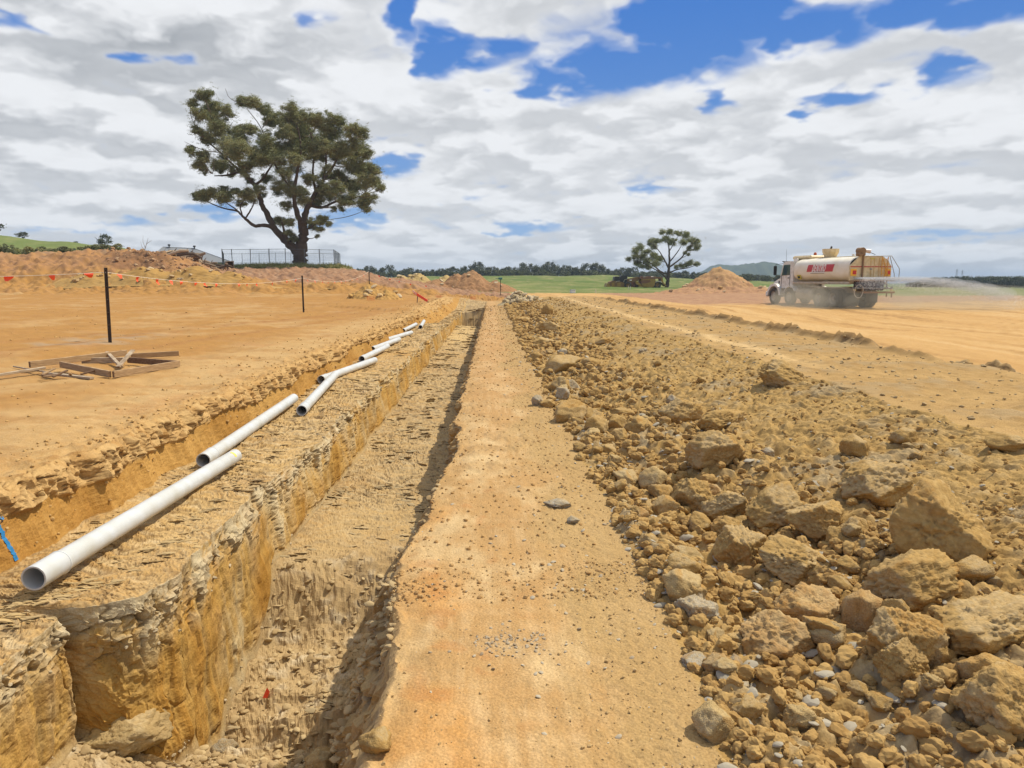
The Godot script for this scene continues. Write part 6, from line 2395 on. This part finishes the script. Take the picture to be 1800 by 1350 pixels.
	for sx in [-1.0, 1.0]:
		s = Shape.new()
		s.prism(PackedVector2Array([Vector2(-7.42, 1.80), Vector2(-8.33, 1.76), Vector2(-8.12, 2.40), Vector2(-7.44, 2.42)]), 0.03, Transform3D(turn.basis, Vector3(sx * 1.065, 0, 0)))
		put("door_window", s.mesh(), glass, cb)
		s = Shape.new()
		s.box(Vector3(sx * 1.068, 1.42, -7.40), Vector3(0.02, 0.8, 0.02))
		s.box(Vector3(sx * 1.068, 1.42, -8.34), Vector3(0.02, 0.8, 0.02))
		put("door_seam", s.mesh(), black, cb)
		s = Shape.new()
		s.box(Vector3(sx * 1.085, 1.62, -7.52), Vector3(0.04, 0.05, 0.16), 0.01)
		put("door_handle", s.mesh(), black, cb)
		s = Shape.new()
		for k in 3:
			s.box(Vector3(sx * 1.1, 1.0 - k * 0.25, -8.0), Vector3(0.12, 0.04, 0.5), 0.01)
		put("cab_step", s.mesh(), steel, cb)
		# mirror on arms
		s = Shape.new()
		s.box(Vector3(sx * 1.42, 2.08, -8.50), Vector3(0.20, 0.56, 0.10), 0.03)
		var mir := put("mirror", s.mesh(), black, cb)
		s = Shape.new()
		s.tube([Vector3(sx * 1.0, 2.50, -8.2), Vector3(sx * 1.42, 2.44, -8.45), Vector3(sx * 1.42, 1.74, -8.5), Vector3(sx * 1.02, 1.70, -8.45)], [0.018, 0.018, 0.018, 0.018], 6)
		put("mirror_arm", s.mesh(), black, mir)
	s = Shape.new()
	s.quad(Vector3(-0.95, 1.76, -8.515), Vector3(0.95, 1.76, -8.515), Vector3(0.92, 2.42, -8.28), Vector3(-0.92, 2.42, -8.28), Vector3(0, 0.3, -1))
	put("windscreen", s.mesh(), glass, cb)
	s = Shape.new()
	s.box(Vector3(0, 2.58, -8.36), Vector3(1.9, 0.05, 0.42), 0.015, Basis(Vector3.RIGHT, 0.25))
	put("sun_visor", s.mesh(), black, cb)
	# sloping bonnet with wheel arches
	s = Shape.new()
	s.prism(PackedVector2Array([Vector2(-8.50, 0.95), Vector2(-8.50, 1.68), Vector2(-9.2, 1.56), Vector2(-9.72, 1.36), Vector2(-9.86, 1.10), Vector2(-9.86, 0.62), Vector2(-9.62, 0.60), Vector2(-9.50, 0.95)]), 1.5, turn)
	var bon := put("bonnet", s.mesh(), white, o)
	for sx in [-1.0, 1.0]:
		s = Shape.new()
		var arch := PackedVector2Array()
		for k in 13:
			var a := PI * (0.02 + 0.96 * k / 12.0)
			arch.append(Vector2(-9.0 - cos(a) * 0.80, 0.52 + sin(a) * 0.76))
		for k in 13:
			var a := PI * (0.02 + 0.96 * (12 - k) / 12.0)
			arch.append(Vector2(-9.0 - cos(a) * 0.62, 0.52 + sin(a) * 0.60))
		s.prism(arch, 0.46, Transform3D(turn.basis, Vector3(sx * 0.96, 0, 0)))
		put("wheel_arch", s.mesh(), white, bon)
		s = Shape.new()
		s.lathe(Vector3(sx * 0.85, 1.02, -9.80), Vector3(0, 0, -1), [Vector2(0.0, 0.07), Vector2(0.11, 0.06), Vector2(0.14, 0.0)], 14)
		put("headlight", s.mesh(), chrome, bon)
		s = Shape.new()
		s.box(Vector3(sx * 0.765, 1.36, -8.95), Vector3(0.03, 0.18, 0.42), 0.01)
		put("vent", s.mesh(), black, bon)
	s = Shape.new()
	s.box(Vector3(0, 0.62, -9.92), Vector3(2.3, 0.34, 0.18), 0.05)
	put("front_bumper", s.mesh(), white, o)
	s = Shape.new()
	s.box(Vector3(0, 1.08, -9.87), Vector3(1.0, 0.5, 0.04), 0.01)
	put("grille", s.mesh(), steel, o)
	# roof gear: air-conditioner, beacon, aerial, air tank
	s = Shape.new()
	s.box(Vector3(0.1, 2.82, -7.0), Vector3(1.5, 0.24, 1.9), 0.08)
	put("air_deflector", s.mesh(), rear_cream, cb)
	s = Shape.new()
	s.cyl(Vector3(-0.95, 2.68, -7.05), Vector3(-0.35, 2.68, -7.75), 0.13, -1.0, 16)
	put("air_cleaner", s.mesh(), white, cb)
	s = Shape.new()
	s.lathe(Vector3(0.0, 2.93, -6.6), Vector3.UP, [Vector2(0.09, 0.0), Vector2(0.085, 0.14), Vector2(0.05, 0.19), Vector2(0.0, 0.2)], 12)
	put("beacon", s.mesh(), plain(Color(0.42, 0.08, 0.02), 0.3), cb)
	s = Shape.new()
	s.cyl(Vector3(-0.95, 2.5, -8.1), Vector3(-0.97, 3.35, -8.1), 0.009, 0.005, 6)
	put("aerial", s.mesh(), black, cb)
	s = Shape.new()
	s.cyl(Vector3(0.75, 1.0, -6.98), Vector3(0.75, 3.0, -6.98), 0.07, -1.0, 12)
	put("exhaust_stack", s.mesh(), steel, cb)

	# chassis
	for sx in [-1.0, 1.0]:
		s = Shape.new()
		s.box(Vector3(sx * 0.42, 0.95, -5.5), Vector3(0.09, 0.28, 8.0), 0.02)
		put("chassis_rail", s.mesh(), dusty, o)
		s = Shape.new()
		s.box(Vector3(sx * 1.06, 1.34, -4.3), Vector3(0.16, 0.13, 5.3), 0.03)
		put("side_runner", s.mesh(), plain(Color(0.58, 0.50, 0.38), 0.7, 0.0, 0.8), o)
		s = Shape.new()
		s.box(Vector3(sx * 1.02, 1.10, -3.5), Vector3(0.5, 0.05, 2.9), 0.02)
		put("mudguard", s.mesh(), dusty, o)
		# round fuel tanks
		s = Shape.new()
		s.lathe(Vector3(sx * 0.88, 0.70, -6.55), Vector3(0, 0, 1), [Vector2(0.0, 0.0), Vector2(0.28, 0.01), Vector2(0.33, 0.06), Vector2(0.33, 1.62), Vector2(0.28, 1.67), Vector2(0.0, 1.68)], 22)
		var ft := put("fuel_tank", s.mesh(), plain(Color(0.46, 0.40, 0.31), 0.6, 0.2, 1.0), o)
		s = Shape.new()
		for z in [-6.25, -5.75, -5.2]:
			s.lathe(Vector3(sx * 0.88, 0.70, z), Vector3(0, 0, 1), [Vector2(0.331, 0.0), Vector2(0.345, 0.0), Vector2(0.345, 0.06), Vector2(0.331, 0.06)], 22)
		put("tank_strap", s.mesh(), dusty, ft)
		s = Shape.new()
		var guard := PackedVector2Array()
		for k in 9:
			var a := PI * (0.12 + 0.70 * k / 8.0)
			guard.append(Vector2(-7.25 - cos(a) * 0.66, 0.50 + sin(a) * 0.64))
		for k in 9:
			var a := PI * (0.12 + 0.70 * (8 - k) / 8.0)
			guard.append(Vector2(-7.25 - cos(a) * 0.62, 0.50 + sin(a) * 0.60))
		s.prism(guard, 0.36, Transform3D(turn.basis, Vector3(sx * 0.98, 0, 0)))
		put("mudguard", s.mesh(), white, o)
	# wheels: two steering axles, two driven axles with twin tyres
	var prof := [Vector2(0.29, 0.0), Vector2(0.42, -0.01), Vector2(0.475, 0.02), Vector2(0.50, 0.06), Vector2(0.50, 0.22), Vector2(0.475, 0.26), Vector2(0.42, 0.29), Vector2(0.29, 0.28)]
	for ax in [[-9.0, 0], [-7.25, 0], [-4.25, 1], [-2.92, 1]]:
		for sx in [-1.0, 1.0]:
			s = Shape.new()
			s.lathe(Vector3(sx * 1.18, 0.50, ax[0]), Vector3(-sx, 0, 0), prof, 28)
			if ax[1] == 1:
				s.lathe(Vector3(sx * 0.84, 0.50, ax[0]), Vector3(-sx, 0, 0), prof, 28)
			# tread blocks
			for k in 26:
				var a := TAU * k / 26.0
				s.box(Vector3(sx * 1.04, 0.50 + sin(a) * 0.503, ax[0] + cos(a) * 0.503), Vector3(0.22, 0.018, 0.06), 0.0, Basis(Vector3.RIGHT, PI / 2 - a))
			var ty := put("wheel", s.mesh(), tyre_m, o)
			s = Shape.new()
			var deep := 0.03 if ax[1] == 0 else 0.12
			s.lathe(Vector3(sx * 1.17, 0.50, ax[0]), Vector3(-sx, 0, 0), [Vector2(0.0, -0.02 if ax[1] == 0 else 0.02), Vector2(0.10, -0.02 if ax[1] == 0 else 0.02), Vector2(0.11, deep), Vector2(0.22, deep + 0.02), Vector2(0.26, 0.02), Vector2(0.30, 0.0), Vector2(0.30, 0.04)], 24)
			for k in 10:
				var a := TAU * k / 10.0
				s.cyl(Vector3(sx * (1.17 - deep + 0.02), 0.50 + sin(a) * 0.165, ax[0] + cos(a) * 0.165), Vector3(sx * (1.17 - deep - 0.02), 0.50 + sin(a) * 0.165, ax[0] + cos(a) * 0.165), 0.018, -1.0, 6)
			put("rim", s.mesh(), rim_m, ty)
	s = Shape.new()
	for z in [-9.0, -7.25, -4.25, -2.92]:
		s.cyl(Vector3(-0.95, 0.50, z), Vector3(0.95, 0.50, z), 0.08, -1.0, 10)
	put("axle", s.mesh(), dusty, o)

	# rear: pump, pipes, spray bar, bumper, hose reel, rails, monitor
	s = Shape.new()
	s.box(Vector3(0.1, 1.22, -1.75), Vector3(1.5, 0.55, 0.5), 0.05)
	s.cyl(Vector3(-0.5, 1.25, -1.45), Vector3(0.3, 1.25, -1.45), 0.17, -1.0, 14)
	s.cyl(Vector3(0.55, 1.05, -1.5), Vector3(0.55, 1.48, -1.4), 0.09, -1.0, 10)
	put("pump", s.mesh(), plain(Color(0.07, 0.055, 0.045), 0.8, 0.0, 2.0), o)
	s = Shape.new()
	s.cyl(Vector3(-1.1, 1.08, -1.36), Vector3(1.15, 1.08, -1.36), 0.045, -1.0, 10)
	s.tube([Vector3(0.2, 1.25, -1.4), Vector3(0.2, 1.5, -1.32), Vector3(0.8, 1.52, -1.32), Vector3(0.9, 1.1, -1.36)], [0.04, 0.04, 0.04, 0.04], 8)
	put("spray_pipe", s.mesh(), steel, o)
	for x in [-0.9, -0.2, 0.5, 1.1]:
		s = Shape.new()
		s.cyl(Vector3(x, 1.08, -1.36), Vector3(x, 1.10, -1.24), 0.05, 0.07, 10)
		put("spray_head", s.mesh(), steel, o)
	s = Shape.new()
	s.box(Vector3(0.45, 0.86, -1.42), Vector3(1.9, 0.10, 0.12), 0.015)
	s.box(Vector3(1.25, 0.72, -1.42), Vector3(0.06, 0.26, 0.06), 0.01)
	s.box(Vector3(0.95, 0.74, -1.42), Vector3(0.06, 0.22, 0.06), 0.01)
	put("rear_bumper", s.mesh(), rust, o)
	s = Shape.new()
	s.box(Vector3(0.62, 0.55, -2.15), Vector3(0.72, 0.5, 0.03), 0.005)
	s.box(Vector3(-0.62, 0.55, -2.15), Vector3(0.72, 0.5, 0.03), 0.005)
	put("mud_flap", s.mesh(), black, o)
	s = Shape.new()
	var loop := []
	for k in 29:
		var a := TAU * k / 28.0
		loop.append(Vector3(-0.78 + cos(a) * 0.25, 0.92 + sin(a) * 0.34, -1.30 + 0.02 * sin(a * 3.0)))
	s.tube(loop, loop.map(func(_p): return 0.022), 8, false)
	put("hose_loop", s.mesh(), plain(Color(0.55, 0.47, 0.36), 0.7), o)
	s = Shape.new()
	s.box(Vector3(-0.52, 2.15, -1.47), Vector3(0.085, 1.25, 0.08), 0.015)
	put("monitor_post", s.mesh(), brown, o)
	s = Shape.new()
	s.box(Vector3(-0.55, 2.92, -1.55), Vector3(0.30, 0.34, 0.26), 0.06)
	s.cyl(Vector3(-0.62, 3.02, -1.40), Vector3(-0.62, 3.02, -1.78), 0.17, -1.0, 16)
	s.cyl(Vector3(-0.72, 2.84, -1.40), Vector3(-0.72, 2.84, -1.7), 0.11, -1.0, 12)
	var mon := put("water_monitor", s.mesh(), brown, o)
	s = Shape.new()
	s.cyl(Vector3(-0.40, 3.02, -1.5), Vector3(-0.18, 2.98, -1.42), 0.09, 0.11, 14)
	put("nozzle", s.mesh(), plain(Color(0.66, 0.55, 0.46), 0.4), mon)
	s = Shape.new()
	s.cyl(Vector3(-0.18, 2.93, -1.42), Vector3(0.08, 2.82, -1.36), 0.015, -1.0, 6)
	put("handle", s.mesh(), black, mon)
	s = Shape.new()
	for x in [0.52, 0.86]:
		s.cyl(Vector3(x, 1.45, -1.38), Vector3(x, 2.72, -1.38), 0.022, -1.0, 8)
	s.cyl(Vector3(0.52, 2.70, -1.38), Vector3(0.98, 1.60, -1.38), 0.022, -1.0, 8)
	s.cyl(Vector3(0.86, 2.15, -1.38), Vector3(0.60, 1.46, -1.38), 0.022, -1.0, 8)
	for y in [1.6, 1.85, 2.1, 2.35, 2.6]:
		s.cyl(Vector3(0.52, y, -1.38), Vector3(0.86, y, -1.38), 0.014, -1.0, 6)
	put("ladder", s.mesh(), yellow, o)
	s = Shape.new()
	s.tube([Vector3(-0.5, 2.74, -1.36), Vector3(1.02, 2.76, -1.34), Vector3(1.34, 2.1, -1.1), Vector3(1.36, 1.9, -1.1), Vector3(1.34, 1.5, -1.1)], [0.018, 0.018, 0.018, 0.018, 0.018], 8)
	s.tube([Vector3(0.92, 2.75, -1.34), Vector3(1.15, 1.85, -1.22), Vector3(1.18, 1.48, -1.2)], [0.018, 0.018, 0.018], 8)
	put("hand_rail", s.mesh(), steel, o)
	s = Shape.new()
	s.box(Vector3(0, 1.46, -1.38), Vector3(2.35, 0.04, 0.42), 0.01)
	put("rear_step", s.mesh(), rust, o)
	for x in [-1.0, 1.15]:
		s = Shape.new()
		s.box(Vector3(x, 1.0, -1.33), Vector3(0.16, 0.10, 0.05), 0.015)
		put("tail_lamp", s.mesh(), plain(Color(0.75, 0.62, 0.30), 0.3), o)


# ------------------------------------------------------------------ parked scraper
func build_scraper() -> void:
	var at := Vector3(17.35, 0.06, -110.5)
	var o := thing("motor_scraper", "parked yellow earthmoving scraper with black cabs, in front of the airy gum", "scraper", at)
	var u := 0.00685
	var yel := plain(Color(0.36, 0.235, 0.05), 0.65, 0.0, 0.7)
	var dirty := plain(Color(0.24, 0.15, 0.06), 0.8, 0.0, 0.7)
	var rusty := plain(Color(0.24, 0.12, 0.07), 0.8, 0.0, 0.8)
	var black := plain(Color(0.018, 0.018, 0.02), 0.5)
	var tyre := plain(Color(0.05, 0.045, 0.04), 0.9)
	var pale := plain(Color(0.55, 0.50, 0.40), 0.6)
	var P := func(cx: float, cy: float, z := 0.0) -> Vector3:
		return Vector3((cx - 150.0) * u, (455.0 - cy) * u, z)
	var slab := func(called: String, pts: Array, depth: float, m: Material, z := 0.0) -> MeshInstance3D:
		var poly := PackedVector2Array()
		for p in pts:
			poly.append(Vector2((p[0] - 150.0) * u, (455.0 - p[1]) * u))
		var s := Shape.new()
		s.prism(poly, depth, Transform3D(Basis.IDENTITY, Vector3(0, 0, z)))
		return put(called, s.mesh(), m, o)
	slab.call("cab", [[325, 300], [335, 190], [350, 178], [440, 178], [455, 200], [455, 300]], 1.5, black, 0.1)
	slab.call("engine_cover", [[475, 330], [480, 175], [500, 160], [610, 160], [625, 190], [625, 330]], 1.7, black)
	slab.call("front_frame", [[215, 380], [230, 300], [300, 270], [470, 290], [560, 320], [560, 420], [300, 430]], 1.9, dirty)
	slab.call("yellow_panel", [[270, 400], [280, 320], [330, 315], [340, 400]], 2.0, yel)
	slab.call("yellow_panel", [[400, 400], [405, 320], [470, 320], [475, 400]], 2.0, yel)
	slab.call("blade", [[150, 400], [170, 330], [200, 330], [230, 370], [230, 410], [160, 412]], 2.4, yel)
	slab.call("belly_plate", [[300, 440], [310, 405], [570, 400], [580, 440]], 1.6, rusty)
	slab.call("gooseneck", [[620, 250], [660, 230], [870, 190], [930, 200], [930, 270], [860, 280], [820, 300], [700, 300], [640, 330]], 0.7, dirty)
	slab.call("draft_arm", [[800, 290], [850, 290], [960, 380], [1100, 400], [1100, 425], [930, 405], [820, 350]], 2.3, yel)
	slab.call("hitch", [[700, 300], [830, 300], [850, 410], [810, 420], [740, 400]], 1.0, rusty)
	slab.call("bowl", [[930, 250], [960, 215], [1240, 215], [1250, 280], [1230, 380], [1190, 420], [1060, 412], [950, 370]], 2.5, yel)
	slab.call("bowl_rim", [[905, 225], [910, 195], [1400, 190], [1410, 215], [1400, 228], [920, 240]], 2.56, rusty)
	slab.call("apron", [[925, 330], [940, 262], [1130, 258], [1140, 300], [1040, 330]], 2.58, rusty)
	slab.call("tail_frame", [[1380, 215], [1420, 215], [1440, 300], [1515, 395], [1495, 400], [1410, 320], [1385, 300]], 1.8, yel)
	slab.call("rear_fender", [[1245, 300], [1270, 283], [1370, 278], [1400, 310], [1388, 322], [1360, 296], [1275, 300], [1255, 312]], 2.5, pale)
	for k in 6:
		slab.call("elevator_flight", [[950 + k * 60, 215], [958 + k * 60, 170 + (k % 3) * 14], [975 + k * 60, 172 + (k % 2) * 12], [985 + k * 60, 215]], 1.6, [rusty, pale, dirty][k % 3])
	for q in [[640, 372, 78, 0.95], [640, 372, 78, -0.95], [1300, 362, 84, 0.95], [1300, 362, 84, -0.95], [850, 400, 26, 0.8]]:
		var s := Shape.new()
		var r: float = q[2] * u
		var c: Vector3 = P.call(q[0], q[1], q[3] - 0.22)
		s.lathe(c, Vector3.BACK, [Vector2(r * 0.5, 0.02), Vector2(r * 0.85, 0.0), Vector2(r * 0.97, 0.06), Vector2(r, 0.14), Vector2(r, 0.32), Vector2(r * 0.97, 0.40), Vector2(r * 0.85, 0.45), Vector2(r * 0.5, 0.43)], 22)
		for k in 16:
			var a := TAU * k / 16.0
			s.box(c + Vector3(cos(a) * r, sin(a) * r, 0.225), Vector3(0.05, 0.09, 0.40), 0.0, Basis(Vector3.BACK, a))
		var w := put("wheel", s.mesh(), tyre, o)
		s = Shape.new()
		s.lathe(c, Vector3.BACK, [Vector2(0.0, 0.30), Vector2(r * 0.2, 0.30), Vector2(r * 0.3, 0.36), Vector2(r * 0.52, 0.43)], 18)
		put("rim", s.mesh(), dirty, w)
	var s := Shape.new()
	s.cyl(P.call(480, 160, 0.4), P.call(480, 110, 0.4), 0.05, -1.0, 8)
	put("exhaust_stack", s.mesh(), black, o)
	s = Shape.new()
	s.box(P.call(700, 262, 0.9), Vector3(0.34, 0.12, 0.1), 0.02)
	put("work_lamp", s.mesh(), plain(Color(0.85, 0.84, 0.8), 0.3), o)
	s = Shape.new()
	s.tube([P.call(540, 300, 0.98), P.call(560, 250, 0.98), P.call(625, 235, 0.98), P.call(640, 190, 0.98)], [0.03, 0.03, 0.03, 0.03], 6)
	s.tube([P.call(365, 310, 0.98), P.call(385, 285, 0.98), P.call(455, 280, 0.98)], [0.03, 0.03, 0.03], 6)
	put("hand_rail", s.mesh(), pale, o)


# ------------------------------------------------------------------ small things
func build_small_things() -> void:
	# pegs before the scraper
	for q in [[18.05, -95.0, 0.62, "left of two white pegs before the parked scraper"], [18.33, -95.3, 0.56, "right of two white pegs before the parked scraper"], [11.8, -82.0, 0.5, "single pale peg at the edge of the green field right of the white tub"]]:
		var p := put("survey_peg", _peg(q[2]), plain(Color(0.66, 0.60, 0.50), 0.7))
		tag(p, q[3], "peg")
		p.position = Vector3(q[0], land(q[0], -q[1]) + land_bumps(q[0], -q[1]) - 0.05, q[1])
	# white tub with a dark lid band
	var d := 82.0
	var x := (1006.0 - 867.0) / 1248.0 * d
	var tub := thing("white_tub", "small white tub standing at the edge of the green field", "tub", Vector3(x, land(x, d) + land_bumps(x, d) - 0.02, -d), 0.3)
	var s := Shape.new()
	s.box(Vector3(0, 0.18, 0), Vector3(0.56, 0.36, 0.40), 0.04)
	put("body", s.mesh(), plain(Color(0.70, 0.70, 0.68), 0.5), tub)
	s = Shape.new()
	s.box(Vector3(0, 0.39, 0), Vector3(0.60, 0.06, 0.44), 0.02)
	put("lid", s.mesh(), plain(Color(0.20, 0.22, 0.24), 0.5), tub)
	# fallen red barrier board and its stakes, beyond the end of the ledge
	d = 38.0
	x = (741.0 - 867.0) / 1248.0 * d
	var bar := thing("barrier_board", "orange red barrier board fallen at a slant beyond the end of the pipes", "barrier", Vector3(x, land(x, d), -d))
	s = Shape.new()
	s.bar(Vector3(-0.34, 0.56, 0), Vector3(0.36, 0.12, 0.1), 0.04, 0.13, 0.008)
	put("board", s.mesh(), plain(Color(0.80, 0.07, 0.02), 0.5), bar)
	s = Shape.new()
	s.bar(Vector3(-0.42, 0.66, 0.0), Vector3(-0.20, 0.46, 0.02), 0.045, 0.08, 0.006)
	put("pale_end", s.mesh(), plain(Color(0.78, 0.45, 0.34), 0.6), bar)
	s = Shape.new()
	s.cyl(Vector3(0.30, 0.0, 0.05), Vector3(0.36, 0.2, 0.05), 0.03, -1.0, 8)
	s.cyl(Vector3(-0.2, 0.0, -0.05), Vector3(-0.16, 0.42, -0.05), 0.025, -1.0, 8)
	put("stake", s.mesh(), plain(Color(0.16, 0.10, 0.07), 0.8), bar)
	# scraps of orange netting
	for q in [[-6.9, -40.6, 0.22, "scrap of orange netting by the small ochre heap"], [-3.6, -47.5, 0.20, "scrap of orange netting on the ground left of the survey stake"], [-1.4, -49.5, 0.20, "second scrap of orange netting, nearer the survey stake"]]:
		s = Shape.new()
		for k in 5:
			s.bar(Vector3(-q[2], k * 0.05, 0.02 * k), Vector3(q[2], k * 0.045 + 0.03 * sin(k * 2.0), 0.02 * k + 0.02), 0.008, 0.012)
			s.bar(Vector3(-q[2] + k * q[2] * 0.5, 0.0, 0), Vector3(-q[2] + k * q[2] * 0.5 + 0.03, 0.22, 0.09), 0.008, 0.012)
		var n := put("netting_scrap", s.mesh(), plain(Color(0.80, 0.16, 0.04), 0.6))
		tag(n, q[3], "netting")
		n.position = Vector3(q[0], land(q[0], -q[1]) + 0.03, q[1])
	# red pennant in the trench
	s = Shape.new()
	var fl := [Vector3(0, 0.10, 0), Vector3(0.03, 0.06, 0.012), Vector3(0.005, 0.0, 0.02), Vector3(-0.045, -0.005, 0.01), Vector3(-0.012, 0.05, 0.0)]
	for k in range(1, 4):
		s.face(fl[0], fl[k], fl[k + 1], Vector3(0, 0.2, 1))
		s.face(fl[0] - Vector3(0, 0, 0.004), fl[k] - Vector3(0, 0, 0.004), fl[k + 1] - Vector3(0, 0, 0.004), Vector3(0, 0.2, -1))
	var pen := put("pennant", s.mesh(), plain(Color(0.85, 0.08, 0.03), 0.6))
	tag(pen, "torn bright red pennant lying against the rough step in the trench", "flag")
	pen.scale = Vector3.ONE * 0.68
	pen.position = Vector3(-1.56, -1.24, -4.55)
	# blue paint mark on the upper trench wall
	s = Shape.new()
	var g: Dictionary = grids[0]
	var best := -1
	for j in g.stations:
		if g.ds[j] >= 4.10:
			best = j
			break
	var prev := []
	for i in range(g.start[1] + 10, g.start[2] - 2):
		var row := []
		for jj in [best - 2, best, best + 2]:
			var k: int = jj * g.across + i
			row.append(g.v[k] + g.n[k] * 0.006)
		var wob := 0.35 * n_fine.get_noise_1d(i * 0.25)
		row = [row[1].lerp(row[0], clampf(0.45 + wob, 0.2, 0.8)), row[1].lerp(row[2], clampf(0.45 - wob, 0.2, 0.8))]
		if prev.size():
			s.quad(prev[0], prev[1], row[1], row[0], Vector3(1, 0.3, 0))
		prev = row
	var blue := put("paint_mark", s.mesh(), plain(Color(0.012, 0.20, 0.50), 0.7, 0.0, 6.0))
	tag(blue, "blue spray painted stripe down the upper trench wall at the left edge", "paint mark")
	# far pylons
	for q in [[1686.0, 473.0, 900.0, "left of two faint power pylons over the dark wood"], [1696.0, 475.0, 930.0, "right of two faint power pylons over the dark wood"]]:
		var dd: float = q[2]
		var xx: float = (q[0] - 867.0) / 1248.0 * dd
		var y0 := land(xx, dd)
		var h: float = CAM_HEIGHT + (490.0 - q[1]) / 1248.0 * dd - y0
		var o := thing("power_pylon", q[3], "pylon", Vector3(xx, y0, -dd))
		s = Shape.new()
		for c in [[-1.0, -1.0], [1.0, -1.0], [-1.0, 1.0], [1.0, 1.0]]:
			s.cyl(Vector3(c[0] * 1.6, 0, c[1] * 1.6), Vector3(c[0] * 0.25, h, c[1] * 0.25), 0.14, -1.0, 5)
		put("mast", s.mesh(), plain(Color(0.22, 0.23, 0.25), 0.6), o)
		s = Shape.new()
		for f in [0.80, 0.92]:
			s.bar(Vector3(-3.2, h * f, 0), Vector3(3.2, h * f, 0), 0.2, 0.2)
		put("cross_arm", s.mesh(), plain(Color(0.22, 0.23, 0.25), 0.6), o)


func _peg(h: float) -> ArrayMesh:
	var s := Shape.new()
	s.box(Vector3(0, h * 0.5, 0), Vector3(0.07, h, 0.05), 0.008)
	s.box(Vector3(0, h + 0.005, 0), Vector3(0.05, 0.02, 0.035), 0.008)
	return s.mesh()


# ------------------------------------------------------------------ dust and water
func fog(called: String, at: Vector3, size: Vector3, density: float, c: Color, turn := 0.0) -> void:
	var f := FogVolume.new()
	f.name = numbered(called)
	f.shape = RenderingServer.FOG_VOLUME_SHAPE_ELLIPSOID
	f.size = size
	var m := FogMaterial.new()
	m.density = density
	m.albedo = c
	f.material = m
	add_child(f)
	f.position = at
	f.rotation.y = turn
	f.set_meta("kind", "stuff")


func build_dust_and_spray() -> void:
	var tan := Color(0.99, 0.93, 0.82)
	for q in [
		[Vector3(-2.9, 0.55, -3.2), Vector3(2.4, 1.6, 4.2), 0.13], [Vector3(-2.6, 0.40, -4.9), Vector3(1.8, 1.2, 2.6), 0.06], [Vector3(-2.4, 0.5, -1.2), Vector3(2.6, 1.6, 3.0), 0.13], [Vector3(-0.6, 0.4, 0.4), Vector3(4.0, 1.3, 3.0), 0.10],
		[Vector3(2.5, 0.5, 1.0), Vector3(7.0, 1.9, 7.0), 0.05], [Vector3(6.0, 0.5, -1.0), Vector3(9.0, 1.6, 9.0), 0.04], [Vector3(-3.8, 0.35, -2.0), Vector3(3.0, 1.0, 5.0), 0.08],
	]:
		fog("dust_cloud", truck_point(q[0]), q[1], q[2], tan, TRUCK_YAW)
	var g := RandomNumberGenerator.new()
	g.seed = 64
	# flat fan of water thrown to the right, breaking up as it falls
	var head := truck_point(Vector3(-0.9, 1.60, -1.15))
	var dirv := Vector3(0.97, 0.0, 0.12).normalized()
	var white := Color(0.97, 0.97, 0.98)
	for k in 9:
		var s := 0.4 + k * 0.82
		var drop := 0.0 if s < 2.4 else 0.030 * (s - 2.4) * (s - 2.4)
		fog("water_spray", head + dirv * s + Vector3(0, -drop - 0.02 * k, 0), Vector3(1.5, 0.13 + 0.075 * k, 1.3), 1.5 / (1.0 + k * 0.40), white)
	fog("water_spray", head + dirv * 1.3 + Vector3(0, -0.30, 0), Vector3(3.2, 0.66, 1.0), 0.30, white)
	var where := []
	var tint := []
	for i in 5200:
		var s := pow(g.randf(), 1.2) * 8.0
		var drop := 0.0 if s < 2.4 else 0.032 * (s - 2.4) * (s - 2.4)
		var fall := pow(g.randf(), 2.2) * (0.62 if s < 3.0 else 0.75)
		var p := head + dirv * s + Vector3(0, -drop - fall + g.randfn() * 0.03, g.randf_range(-0.7, 0.7))
		var r := g.randf_range(0.005, 0.014) * (1.3 if g.randf() < 0.1 else 1.0)
		where.append(Transform3D(Basis.from_scale(Vector3(r * 1.5, r, r)), p))
		tint.append(Color(0.86, 0.86, 0.86))
	var m := plain(Color(1, 1, 1), 0.3)
	m.vertex_color_use_as_albedo = true
	scatter("water_drops", rock_mesh(930, 0, 0.0), m, where, tint)
